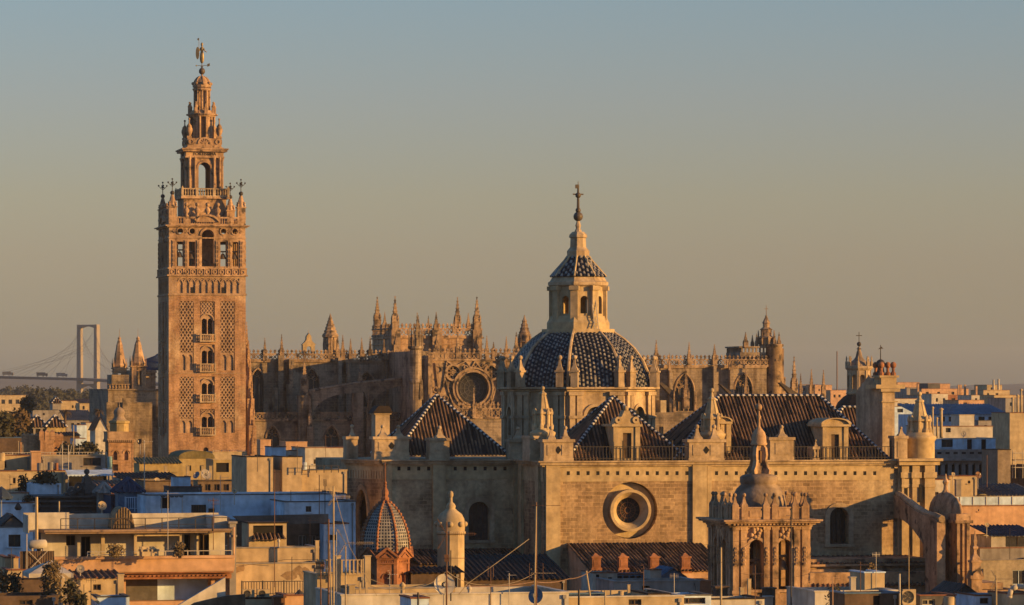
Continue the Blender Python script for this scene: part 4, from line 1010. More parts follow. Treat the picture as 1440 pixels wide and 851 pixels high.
    b.lathe([(r*1.15, 0), (r*1.15, Z(493, y, 464)-40), (r, Z(492, y, 464)-39.5)], 8, x, y, 0) if 0 else b.lathe([(r, Z(510, y, 464)), (r, Z(475, y, 464)), (r*1.2, Z(474, y, 464)), (r*1.2, Z(471, y, 464)), (r*.85, Z(467, y, 464)), (.05, Z(441, y, 464))], 8, x, y)
    for i in range(5): b.lathe([(r*(.9-.16*i), 0), (r*(.95-.16*i), .2), (r*(.74-.16*i), .5)], 8, x, y, Z(467, y, 464)+i*.62)
    for k in range(8): a = k*pi/4+pi/8; gothic(b, x+1.35*cos(a), y+1.35*sin(a), Z(492, y, 464), 2.9, .42, n=4, crock=3)
    for k in range(8): b.T = place(x, y, 0, k*pi/4+pi/8); b.box(-.25, .25, -r*1.0, -r*.8, Z(486, y, 464), Z(478, y, 464)); b.T = T0
    b.build('spire_turret', GOTHT, root)
    b = MB(); y = 1.2; x0, x1 = X(426, y), X(443, y); xc = (x0+x1)/2; zb, zt = Z(500, y, 434), Z(468, y, 434)
    hz = lambda p: Z(p, y, 434)
    b.wall(x0, x1, zb, hz(485), y, [('round', xc-.45, xc+.45, hz(497), hz(487))], .8, th=1.6)
    b.prism([(x0-.2, hz(485)), (x1+.2, hz(485)), (x1-.4, hz(481)), (xc+.5, hz(478)), (xc+.45, hz(473)), (xc, hz(468.5)), (xc-.45, hz(473)), (xc-.5, hz(478)), (x0+.4, hz(481))], y-.1, y+1.5)
    b.tube((xc, y+.6, hz(469)), (xc, y+.6, hz(464)), .06, .04, 4); b.build('gable_belfry', PLAST, root)
    # lower aisle with open balustrade
    y = -13; za = Z(590, y, 450)
    b = MB(); ops = [('pointed', X(374, y), X(393, y), Z(640, y, 380), Z(599, y, 380)), ('pointed', X(456, y), X(477, y), Z(632, y, 460), Z(598, y, 460))]
    b.wall(X(330, y), X(592, y), 0, za, y, ops, 1.0)
    b.add([(X(330, y), y, za), (X(592, y), y, za), (X(592, y), 0, za), (X(330, y), 0, za)], [(0, 1, 2, 3)])
    ai = b.build('aisle_wall', GOTH, root)
    for o_ in ops: gwin(ai, *o_[1:], y, 2)
    para(350, 592, 580, 590.5, y, 450, crest=False)
    # flying buttresses
    def poly(pts, y0, y1, name='flying_buttress'):
        b = MB(); b.prism([C.at(p, q, y0) for p, q in pts], y0, y1); return b.build(name, GOTH, root)
    arc = lambda a, b_, n=8: [(a[0]+(b_[0]-a[0])*(1-cos(i/n*pi/2)), a[1]+(b_[1]-a[1])*sin(i/n*pi/2)) for i in range(n+1)]
    y = -14.2
    poly([(436, 552), (438, 556)]+[(438, 588)]+arc((441, 584), (495, 553))+[(512, 551.5), (512, 547), (496, 541)], y, y+.9)
    poly([(496, 541), (512, 547), (512, 551.5), (521, 582)]+arc((522, 572), (583, 541))+[(583, 532.5)], y, y+.9)
    b = MB(); b.path([(X(435, y), y+.45, Z(551, y, 435)), (X(496, y), y+.45, Z(540.5, y, 496)), (X(584, y), y+.45, Z(532, y, 584))], .45, 6); b.build('buttress_coping', GOTHT, root)
    def pier(b, q): px0, px1, pt, yy, dd = q; b.box(X(px0, yy), X(px1, yy), yy, yy+dd, 0, Z(pt, yy, px0))
    each('buttress_pier', GOTH, root, pier, [(420, 436, 556, -14.6, 2.2), (497, 511, 552, -14.8, 1.8), (432, 441, 600, -15.4, 1.4), (516, 523, 600, -15.4, 1.4), (386, 391, 545, -3, 3), (406, 411, 540, -4, 3)])
    for px, t, bt, yy, w_ in ((428, 502, 556, -13.6, 2.0), (436, 549, 605, -15, 1.1), (518, 548, 603, -15, 1.1), (506, 514, 546, -13.5, 1.2), (490, 508, 543, -3, 1.2), (410, 500, 545, -3.5, 1.0)): pin(px, t, bt, yy, w_)
    # dark quarter arches between nave and aisle
    for a, c in (((392, 560), (404, 528)), ((470, 548), (488, 530))):
        pass
    # stepped, pinnacled buttress at the tower's right side
    def flank(b, q): px, pt, pb_, yy, w_ = q; xx = X(px, yy); b.bc(xx, yy, 0, Z(pb_, yy, px)+.2, w_); gothic(b, xx, yy, Z(pb_, yy, px), Z(pt, yy, px)-Z(pb_, yy, px), w_)
    each('tower_flank_buttress', mat('warm_carved_stone', (.46,.29,.165), (.30,.185,.105), sc_=.5, streak=.5, bump=.5), root, flank,
         [(347, 452, 505, -38, 1.0), (349.5, 478, 530, -38.6, 1.2), (352, 505, 562, -39.3, 1.3), (354.5, 545, 600, -40, 1.4), (356.5, 590, 640, -40.6, 1.3)])
    # transept front with the rose window
    y = -27; zt = Z(505, y, 655); x0, x1 = X(603, y), X(738, y)
    rc = C.at(665, 546, y); rr = C.x(687, y)-rc[0]
    s1 = C.at(637.3, 524, y); s2 = C.at(692, 523, y); sr = C.x(647.3, y)-s1[0]
    b = MB(); b.wall(x0, x1, 0, zt, y, [('circle', rc[0]-rr, rc[0]+rr, rc[1]-rr, rc[1]+rr), ('circle', s1[0]-sr, s1[0]+sr, s1[1]-sr, s1[1]+sr), ('circle', s2[0]-sr, s2[0]+sr, s2[1]-sr, s2[1]+sr)][:1]+
        [('circle', s1[0]-sr, s1[0]+sr, s1[1]-sr+.001, s1[1]+sr)]+[('circle', s2[0]-sr, s2[0]+sr, s2[1]-sr+.002, s2[1]+sr+.001)], 1.2)
    for xx in (x0, x1): b.add([(xx, y, 0), (xx, 0, 0), (xx, 0, zt), (xx, y, zt)], [(0, 1, 2, 3)])
    b.add([(x0, y, zt), (x1, y, zt), (x1, 0, zt), (x0, 0, zt)], [(0, 1, 2, 3)])
    tr = b.build('transept', GOTHT, root)
    b = MB(); b.panel(('circle', rc[0]-rr-.05, rc[0]+rr+.05, rc[1]-rr-.05, rc[1]+rr+.05), y+1.1); o = b.build('rose_window', GLASS, tr)
    b = MB(); b.ring(rc[0], rc[1], rr, rr+.3, y-.4, y+.3, 36); b.ring(rc[0], rc[1], rr+.3, rr+.65, y-.2, y+.1, 36); b.ring(rc[0], rc[1], rr+.65, rr+.95, y-.45, y+.1, 36); b.build('rose_frame', GOTHT, o)
    b = MB()
    for k in range(12): a = k*pi/6; b.bar((rc[0]+.6*cos(a), rc[1]+.6*sin(a)), (rc[0]+rr*cos(a), rc[1]+rr*sin(a)), y+1.06, .07, .06)
    for q in (.6, 1.5, 2.3): b.ring(rc[0], rc[1], q-.05, q+.05, y+1.0, y+1.06, 24)
    b.build('tracery', DGREY, o)
    for s_ in (s1, s2):
        b = MB(); b.panel(('circle', s_[0]-sr-.05, s_[0]+sr+.05, s_[1]-sr-.05, s_[1]+sr+.05), y+.9); o = b.build('small_rose', GLASS, tr)
        b = MB(); b.ring(s_[0], s_[1], sr*.9, sr+.28, y-.35, y+.3, 24)
        for k in range(8): a = k*pi/4; b.bar(s_, (s_[0]+sr*.95*cos(a), s_[1]+sr*.95*sin(a)), y+.25, .13, .2); b.ring(s_[0]+sr*.62*cos(a+pi/8), s_[1]+sr*.62*sin(a+pi/8), sr*.17, sr*.26, y+.05, y+.22, 8)
        b.build('tracery', GOTHT, o)
    b = MB()                                            # blind tracery over the front
    for a0, c in (((604, 604), 0), ((612, 612), 1)): pass
    def tl(p, q, t=.22, d=.3): b.bar(C.at(*p, y), C.at(*q, y), y, t, d)
    tl((606, 507), (606, 600), .4); tl((628, 510), (623, 545)); tl((623, 545), (608, 580)); tl((625, 530), (633, 558)); tl((633, 558), (640, 575)); tl((628, 508), (640, 515)); tl((640, 515), (655, 508)); tl((655, 508), (662, 518))
    tl((662, 518), (668, 508)); tl((668, 508), (676, 518)); tl((676, 518), (688, 510)); tl((688, 510), (700, 520)); tl((700, 520), (706, 508)); tl((704, 508), (704, 600), .4); tl((690, 560), (703, 590)); tl((697, 545), (688, 578)); tl((612, 510), (618, 560)); tl((614, 545), (625, 585))
    for px, py, r in ((617, 520, .7), (613, 548, .6), (655, 517, .45), (668, 513, .4), (680, 515, .4), (699, 545, .6), (627, 560, .5), (612, 575, .6), (697, 568, .6)): q = C.at(px, py, y); b.ring(q[0], q[1], r*.7, r, y-.25, y+.1, 12)
    b.build('blind_tracery', GOTHT, tr)
    def tbut(b, q): b.box(X(q[0], y), X(q[1], y), y-q[3], y+.05, 0, Z(q[2], y, 650))
    each('transept_buttress', GOTHT, tr, tbut, ((600, 606, 500, 1.4), (704, 709, 500, 1.0)))
    para(601, 738, 490, 505.5, y, 655)
    for px, t, w_ in ((643.8, 466, 1.5), (684.5, 472, 1.3), (694, 481, 1.4), (712, 473, 1.2)): pin(px, t, 506, y+.2, w_)
    # gallery in front of the rose
    y2 = -33; b = MB(); b.box(X(640, y2), X(740, y2), y2, -27, 0, Z(588, y2, 680)); b.build('porch', GOTH, tr)
    para(642, 740, 566, 587, y2, 685); pin(666.3, 545, 588, y2-.3, 1.0)
    # round stair turret at the transept corner
    b = MB(); yy = -28.4; x = X(584.5, yy); hz = lambda p: Z(p, yy, 585)
    b.lathe([(1.15, 0), (1.15, hz(540)), (1.35, hz(538)), (1.35, hz(535)), (1.15, hz(533)), (1.15, hz(492)), (1.5, hz(490)), (1.5, hz(487))], 14, x, yy, smooth=False)
    for k in range(6): a = k*pi/3; gothic(b, x+1.25*cos(a), yy+1.25*sin(a), hz(490), 4.6, .5, crock=3)
    gothic(b, x+.3, yy, hz(490), hz(439)-hz(490), 1.5)
    for k in range(6): a = k*pi/3; gothic(b, x+1.3*cos(a), yy+1.3*sin(a), hz(562), 3.2, .4, crock=3)
    b.build('stair_turret', GOTH, root)
    b = MB(); b.box(X(577, -22), X(606, -22), -22, -1, 0, Z(494, -22, 590)); b.build('transept_flank', GOTH, root)
    # raised crossing
    y = 8; xa, xb = X(551, y), X(678, y); z0, z1 = Z(510, y, 600), Z(472, y, 600)
    b = MB(); b.box(xa, xb, y, y+20, z0, z1); b.box(xa-.3, xb+.3, y-.3, y+20.3, Z(476, y, 600), Z(474, y, 600)); b.box(xa-.2, xb+.2, y-.2, y+20.2, Z(484.5, y, 600), Z(483, y, 600))
    cr = b.build('crossing', BTOW, root)
    para(551, 678, 455, 472.5, y, 610, BTOW)
    b = MB(); b.T = place(xa, y, 0, -pi/2); hh = z1
    b.box(-20, 0, -.2, .2, hh-.1, hh+.3); b.box(-20, 0, -.2, .2, hh+1.3, hh+1.5); b.lattice(-20, 0, hh+.2, hh+1.35, .1, 19, 1, .16, .14)
    for i in range(19): b.lathe([(.26, 0), (.12, .35), (.24, .5), (.02, .9)], 4, -19.5+i*1.03, 0, hh+1.5, pi/4, cap=False)
    b.build('side_balustrade', GOTHT, root)
    for px, t, bt, yy, w_ in ((530.5, 417, 462, y+18, 2.2), (541, 439, 466, y+10, 1.3), (555.5, 416, 466, y, 2.2), (588, 443, 470, y, 1.3), (602.4, 444, 470, y+10, 1.0), (613.4, 439, 470, y, 1.6), (643.3, 417.5, 466, y+18, 2.0), (638, 450, 468, y, 1.0), (658.5, 440.5, 466, y+10, 1.4), (670.6, 417, 466, y, 2.3)): pin(px, t, bt, yy, w_)
    def cbut(b, q): b.bc(X(q, y), y-.2, z0-1, Z(464, y, q), 1.8); b.bc(X(q, y), y-.9, z0-1, Z(485, y, q), 1.0); gothic(b, X(q, y), y-1.1, Z(487, y, q), 2.4, .7)
    each('crossing_buttress', GOTHT, root, cbut, (555.5, 613, 670))
    # spires right of the transept
    b = MB(); yy = 4; x = X(737.5, yy); hz = lambda p: Z(p, yy, 737)
    b.lathe([(1.3, hz(512)), (1.3, hz(482)), (1.6, hz(481)), (1.3, hz(479)), (1.1, hz(470)), (.05, hz(443))], 8, x, yy)
    for i in range(4): b.lathe([(1.05-.2*i, 0), (1.15-.2*i, .2), (.9-.2*i, .5)], 8, x, yy, hz(469)+i*.75)
    for k in range(8): a = k*pi/4; gothic(b, x+1.3*cos(a), yy+1.3*sin(a), hz(488), 2.6, .4, crock=3)
    b.build('spire_turret', GOTHT, root)
    pin(726, 467, 505, 2, 1.6); pin(746, 472, 505, -1, 1.2); para(735, 800, 490, 506, -.1, 760)
    # west turret block
    y = 1; x0, x1 = X(1041, y), X(1082, y); zt = Z(487, y, 1060)
    b = MB(); b.box(x0, x1, y, y+10, 0, zt-1.2); b.box(x0-.25, x1, y-.25, y+10, zt-.3, zt)
    for i in range(8): b.bc(x0+.4+i*(x1-x0-.8)/7, y+.2, zt-1.3, zt-.2, .32)
    for i in range(9): b.bc(x0+.2, y+.4+i*1.15, zt-1.3, zt-.2, .32)
    b.build('turret_block', GOTH, root)
    b = MB(); x = X(1088.5, y); hz = lambda p: Z(p, y, 1088); b.lathe([(1.65, 0), (1.65, hz(488)), (1.9, hz(487)), (1.9, hz(484))], 18, x, y, smooth=True); b.box(x+.5, x+2.1, y+.2, y+4, 0, hz(490)); b.box(x+1, x+2.5, y+.4, y+4, 0, hz(530)); b.box(x-.15, x+.15, y-1.75, y-1.4, hz(508), hz(505))
    b.build('round_turret', GOTHT, root)
    b = MB(); x = X(1077.5, y+3); b.lathe([(1.5, hz(487)), (1.5, hz(476)), (1.8, hz(475)), (1.15, hz(472)), (1.15, hz(464)), (1.35, hz(463)), (.7, hz(460)), (.7, hz(455)), (.85, hz(454)), (.2, hz(445)), (.3, hz(444)), (.08, hz(443))], 8, x, y+3)
    b.tube((x, y+3, hz(445)), (x, y+3, hz(429)), .08, .06, 4); b.bar((x-.4, hz(434)), (x+.4, hz(434)), y+3.05, .1, .1)
    for k in range(8): a = k*pi/4; gothic(b, x+1.7*cos(a), y+3+1.7*sin(a), hz(484), 2.8, .4, crock=3)
    b.build('crowning_spire', GOTHT, root)
    for px, t, yy, w_ in ((1048.5, 467, y, 1.5), (1058, 471, y+5, 1.0), (1064, 469, y+3, 1.0), (1083, 462, y+4, 1.1), (1089, 465, y-1, 1.1), (1095.5, 467, y+1, 1.1)): pin(px, t, 489, yy, w_)
    for px, t, bt, yy, w_ in ((1116.7, 501, 560, -6, 2.0), (1126, 525, 560, -6, 1.0), (1141, 519, 562, 6, 1.5), (1158, 520, 560, 2, 1.3)):
        pin(px, t, bt, yy, w_); 
    b = MB(); 
    for px, bt, yy, w_ in ((1116.7, 556, -6, 2.0), (1126, 556, -6, 1.2), (1141, 558, 6, 1.6)): b.bc(X(px, yy), yy, 0, Z(bt, yy, px), w_)
    b.build('west_porch', GOTH, root)
    # buttresses sloping down in front of the right nave wall
    y = -8
    for pts in ([(926, 538), (931, 538), (962, 560), (962, 566), (950, 563)], [(1012, 540), (1016, 542), (1034, 556), (1034, 562)], [(1096, 538), (1099, 538), (1128, 557), (1128, 563), (1116, 560)]):
        b = MB(); b.prism([C.at(p, q, y) for p, q in pts], y, y+1.6); b.build('sloping_buttress', mat('dark_roof_stone', (.10,.075,.055), (.07,.055,.04), sc_=.5), root)
    for px, t, bt, w_ in ((964.5, 515, 575, 1.9), (978.5, 551, 585, 1.2), (1049, 517, 565, 1.5), (948, 545, 590, .9)): pin(px, t, bt, -9, w_)
    b = MB(); y = -12; b.wall(X(905, y), X(1090, y), 0, Z(580, y, 1000), y, [('rect', X(927, y), X(933, y), Z(620, y, 930), Z(600, y, 930))], .6, th=11); b.build('aisle_wall', GOTH, root)
    b = MB(); b.box(X(928, -11), X(936, -11), -11.5, -8, 0, Z(563, -11, 932)); b.box(X(912, -11), X(917, -11), -11.5, -8, 0, Z(545, -11, 914)); b.build('white_shed', CREAM, root)
gothic_cathedral()
# ---------------------------------------------------------------- the dark royal chapel left of the brick tower
def chapel():
    K = Frame(187, 735, 13.1); root = K.empty('twin_turret_chapel', 'dark stone chapel with two small spired turrets left of the brick tower', 'chapel'); X, Z = K.x, K.z
    b = MB(); b.box(X(152), X(240), 0, 30, 0, Z(548)); b.box(X(151), X(240), -.4, 30, Z(549), Z(547)); b.box(X(158), X(183), 1, 8, 0, Z(527)); b.box(X(200), X(225), 6, 26, 0, Z(520)); b.box(X(199), X(226), 5.6, 26, Z(524), Z(521)); b.box(X(199), X(226), 5.6, 26, Z(531), Z(529)); b.build('wall', GOTH, root)
    b = MB(); b.box(X(151), X(183), -.3, .1, Z(541), Z(540)); b.balusters(X(152), X(182), -.1, Z(547), Z(541), .6, .22, 6); b.build('balustrade', GOTHT, root)
    def tur(px, yy, pt, mid, bt, w_):
        c = MB(); x = X(px, yy); q = lambda p: Z(p, yy, px)
        for k in range(4):
            c.T = place(x, yy, 0, k*pi/2); c.wall(-w_, w_, q(bt), q(mid), -w_, [('rect', -w_*.36, w_*.36, q(bt-8), q(mid+6))], .4); c.box(-w_, w_, -w_-.14, -w_, q(mid+4), q(mid+2.5))
        c.T = Matrix.Identity(4); c.bc(x, yy, q(mid), q(mid-1.5), w_*2.4)
        for u in (-1, 1):
            for v in (-1, 1): gothic(c, x+u*w_, yy+v*w_, q(mid-1.5), 1.9, .34, crock=3)
        c.lathe([(w_*1.0, q(mid-1.5)), (w_*1.15, q(mid-5)), (w_*.95, q(mid-9)), (w_*.5, q(pt+14)), (w_*.52, q(pt+13)), (w_*.2, q(pt+4)), (w_*.3, q(pt+3)), (.05, q(pt))], 8, x, yy); c.tube((x, yy, q(pt+2)), (x, yy, q(pt-11)), .06, .03, 4)
        c.build('spired_turret', BTOW, root)
    tur(168, 12, 473, 519, 541, 1.25); tur(194, 2, 473, 516, 549, 1.35)
    b = MB(); b.lathe([(5.5, Z(520)), (5.0, Z(514)), (3.2, Z(506)), (.6, Z(499)), (.1, Z(496))], 12, X(222, 16), 16, smooth=True); b.build('roof_dome', BLUED, root)
    b = MB(); b.box(X(150, -6), X(214, -6), -6, -.4, 0, Z(566, -6)); b.box(X(172, -6), X(183, -6), -6.6, -6, 0, Z(560, -6)); b.build('lower_wall', GOTH, root)
chapel()
# ---------------------------------------------------------------- smaller towers
def brick_turret():
    K = Frame(165, 480); X, Z = K.x, K.z; z = lambda p, y=0: Z(p, y, 165)
    root = K.empty('minaret_tower', 'brick tower with a small bell-shaped dome and arched windows left of the tall tower', 'tower')
    s = X(166)-X(165); w_ = (X(187)-X(153))/2; cx = (X(187)+X(153))/2; cy = w_
    b = MB()
    for k in range(4):
        b.T = place(cx, cy, 0, k*pi/2)
        o2 = [('pointed', -.95, -.45, z(647), z(634)), ('pointed', .45, .95, z(647), z(634)), ('rect', -1.05, -.35, z(662), z(653))]
        b.wall(-w_, w_, 0, z(619), -w_, o2, .3)
        for u in (-.7, .7): b.ring(u, z(638), .42, .52, -w_-.06, -w_+.05, 12, 0, 0, pi); b.box(u-.55, u+.55, -w_-.05, -w_+.02, z(629), z(628))
        b.box(-w_-.05, -w_+.3, -w_-.05, -w_+.1, 0, z(619)); b.box(-w_-.08, w_+.08, -w_-.08, -w_+.1, z(650), z(649))
    b.T = Matrix.Identity(4); b.box(cx-w_+.4, cx+w_-.4, cy-w_+.4, cy+w_-.4, 0, z(620)); b.build('shaft', BRICK, root)
    b = MB(); b.box(cx-w_-.25, cx+w_+.25, cy-w_-.25, cy+w_+.25, z(619), z(617.5)); q = w_+.2
    for k in range(4):
        b.T = place(cx, cy, 0, k*pi/2); b.box(-q, q, -q, -q+.15, z(617.5), z(608.5)); b.box(-q-.05, q+.05, -q-.05, -q+.2, z(608.5), z(607))
        for i in range(14): b.box(-q+.1+i*2*q/14, -q+.22+i*2*q/14, -q-.12, -q, z(619)-.25, z(619))
    b.build('parapet', BRICKT, root)
    b = MB(); r = 13.5*s; b.lathe([(r, z(618)), (r, z(596)), (r*1.12, z(595)), (r*1.12, z(592.5)), (r*.9, z(591))], 8, cx, cy, 0, pi/8)
    for k in range(8): b.T = place(cx, cy, 0, k*pi/4); b.box(-.28, .28, -r*.95, -r*.9, z(608), z(599)); b.T = Matrix.Identity(4)
    ln = b.build('lantern', OCHRE, root)
    b = MB(); b.lathe([(11*s, z(592)), (8*s, z(588)), (7*s, z(585)), (8.2*s, z(581)), (7.2*s, z(577)), (4*s, z(574)), (1*s, z(572.5)), (.6*s, z(569))], 16, cx, cy, 0, 0, True)
    b.tube((cx, cy, z(570)), (cx, cy, z(540)), .05, .03, 4); b.build('bulbous_dome', LEAD, ln)
brick_turret()
def belfry():
    """open stone belfry with two arches a side, squat dome and lantern"""
    K = Frame(1030, 300, 13.2); X, Z = K.x, K.z; z = lambda p, y=0: Z(p, y, 1080)
    root = K.empty('church_belfry', 'brown carved stone belfry with open arches and squat dome before the pale church', 'tower')
    w_ = (X(1136)-X(1030))/2; cx, cy = w_, w_; T0 = Matrix.Identity(4); u1, u2 = X(1063.3)-cx, X(1103.3)-cx; hw = (X(1073.3)-X(1053.3))/2
    zt = z(739); zb = z(829)
    b = MB()
    for k in range(4):
        b.T = place(cx, cy, 0, k*pi/2)
        b.wall(-w_, w_, 0, zt, -w_, [('round', u1-hw, u1+hw, zb, z(759)), ('round', u2-hw, u2+hw, zb, z(759))], .7)
    b.T = T0; b.box(cx-w_+.1, cx+w_-.1, cy-w_+.1, cy+w_-.1, 0, zb-.3); b.box(cx-w_+.05, cx+w_-.05, cy-w_+.05, cy+w_-.05, zt-.3, zt)
    b.box(cx-.35, cx+.35, cy-.35, cy+.35, zb, zt); bo = b.build('stage', BTOW, root)
    def rel(b, k):
        b.T = place(cx, cy, 0, k*pi/2)
        for u in (-2.85, -2.2, -.33, .38, 2.15, 2.8):
            b.box(u-.24, u+.24, -w_-.2, -w_+.05, 0, z(745)); b.box(u-.3, u+.3, -w_-.28, -w_+.05, z(745), z(741)); b.box(u-.32, u+.32, -w_-.27, -w_+.05, z(835), z(830))
            for i in range(5): b.box(u-.15+.05*(i % 2), u+.12+.05*(i % 2), -w_-.27, -w_, z(795)+i*.28, z(795)+.2+i*.28); b.lathe([(.16, 0), (.1, .16)], 5, u, -w_-.2, z(772)-i*.3)
        for u in (u1, u2):
            b.ring(u, z(759)-hw, hw+.02, hw+.24, -w_-.14, -w_+.05, 16, 0, 0, pi); b.box(u-hw-.1, u+hw+.1, -w_-.2, -w_+.05, z(833), z(829))
            for i in range(9): a = i*.7; b.ball(u+.42*cos(a)*(1 if i % 2 else .5), -w_-.08, z(750)+.34*sin(a), .19, 0, 6)
            for v in (-hw-.1, hw+.1): b.box(u+v-.1, u+v+.1, -w_-.1, -w_+.05, z(829), z(772)); b.box(u+v-.15, u+v+.15, -w_-.15, -w_+.05, z(771), z(769))
    each('carved_relief', BTOW, bo, rel, range(4))
    b = MB(); q = w_
    for p0, p1, e_ in ((741, 738, .3), (738, 735.5, .5), (735.5, 733, .78), (733, 730.5, .95)): b.box(cx-q-e_, cx+q+e_, cy-q-e_, cy+q+e_, z(p0), z(p1))
    for k in range(4):
        b.T = place(cx, cy, 0, k*pi/2)
        for i in range(22): b.box(-q+i*2*q/21-.08, -q+i*2*q/21+.08, -q-.62, -q, z(735.5)-.16, z(735.5))
    b.build('cornice', BTOW, root)
    b = MB()
    for k in range(4):
        b.T = place(cx, cy, 0, k*pi/2); b.box(-q, q, -q, -q+.35, z(730.5), z(715)); b.box(-q-.05, q+.05, -q-.06, -q+.4, z(715), z(713))
        for u in (-2.85, -2.1, -.33, .38, 2.05, 2.8): b.box(u-.26, u+.26, -q-.12, -q+.4, z(730.5), z(712))
        for u in (-1.2, 1.2): b.box(u-.5, u+.5, -q-.05, -q+.1, z(727), z(718))
    b.build('parapet', BTOW, root)
    def fin(b, a): finial(b, cx+a[0], cy+a[1], z(712), 1.05, .38)
    pts = []
    for k in range(4):
        for u in (-2.85, -2.1, -.33, .38, 2.05): v = Matrix.Rotation(k*pi/2, 3, 'Z') @ Vector((u, -q+.15, 0)); pts.append((v.x, v.y))
    each('finial', BTOW, root, fin, pts)
    s = X(1067, cy)-X(1066, cy); zc = lambda p: Z(p, cy, 1068); dx = X(1067, cy)
    b = MB(); b.lathe([(38*s, zc(722)), (37*s, zc(706)), (35*s, zc(697)), (30*s, zc(687)), (24*s, zc(681)), (24.5*s, zc(680)), (25.5*s, zc(677)), (25.5*s, zc(671)), (22*s, zc(668)), (12*s, zc(666))], 24, dx, cy, 0, 0, True); dm = b.build('squat_dome', LEAD, root)
    b = MB(); r = 8.8*s
    for k in range(4):
        b.T = place(dx, cy, 0, k*pi/2); b.wall(-r*.72, r*.72, zc(667), zc(624), -r*.72, [('round', -.2, .2, zc(651), zc(633))], .2)
        b.box(-.34, .34, -r*.72-.1, -r*.72+.05, zc(667), zc(655))
        b.T = place(dx, cy, 0, k*pi/2+pi/4)
        prof = [(r*.95, 667), (r*1.9, 666), (r*2.0, 661), (r*1.5, 655), (r*1.3, 648), (r*1.45, 640), (r*1.3, 630), (r*.95, 626)]
        b.prism([(q_, zc(p)) for q_, p in prof]+[(r*.7, zc(626)), (r*.7, zc(667))], -.16, .16)
    b.T = T0; b.lathe([(r*1.25, zc(626)), (r*1.35, zc(624)), (r*1.2, zc(622)), (r*1.15, zc(614)), (r*.95, zc(608)), (r*.45, zc(602.5)), (r*.25, zc(600)), (r*.22, zc(590)), (r*.4, zc(586)), (r*.2, zc(583)), (r*.16, zc(578))], 12, dx, cy, 0, 0, True)
    b.ball(dx, cy, zc(572.5), .28, 0, 10); b.tube((dx, cy, zc(570)), (dx, cy, zc(563)), .05, .03, 4); b.build('lantern', BTOW, dm)
    M4 = Matrix.Rotation(K.a, 3, 'Z')
    o = bell(None, 'bell', 'dark bell hanging in the left front arch of the brown belfry', K.o+M4 @ Vector((cx+u1, .7, zb+1.15)), .52, BRONZE, None); o.rotation_euler = (0, 0, K.a)
    o = bell(None, 'bell', 'dark bell hanging in the right front arch of the brown belfry', K.o+M4 @ Vector((cx+u2, .7, zb+1.5)), .5, BRONZE, None); o.rotation_euler = (0, 0, K.a)
belfry()
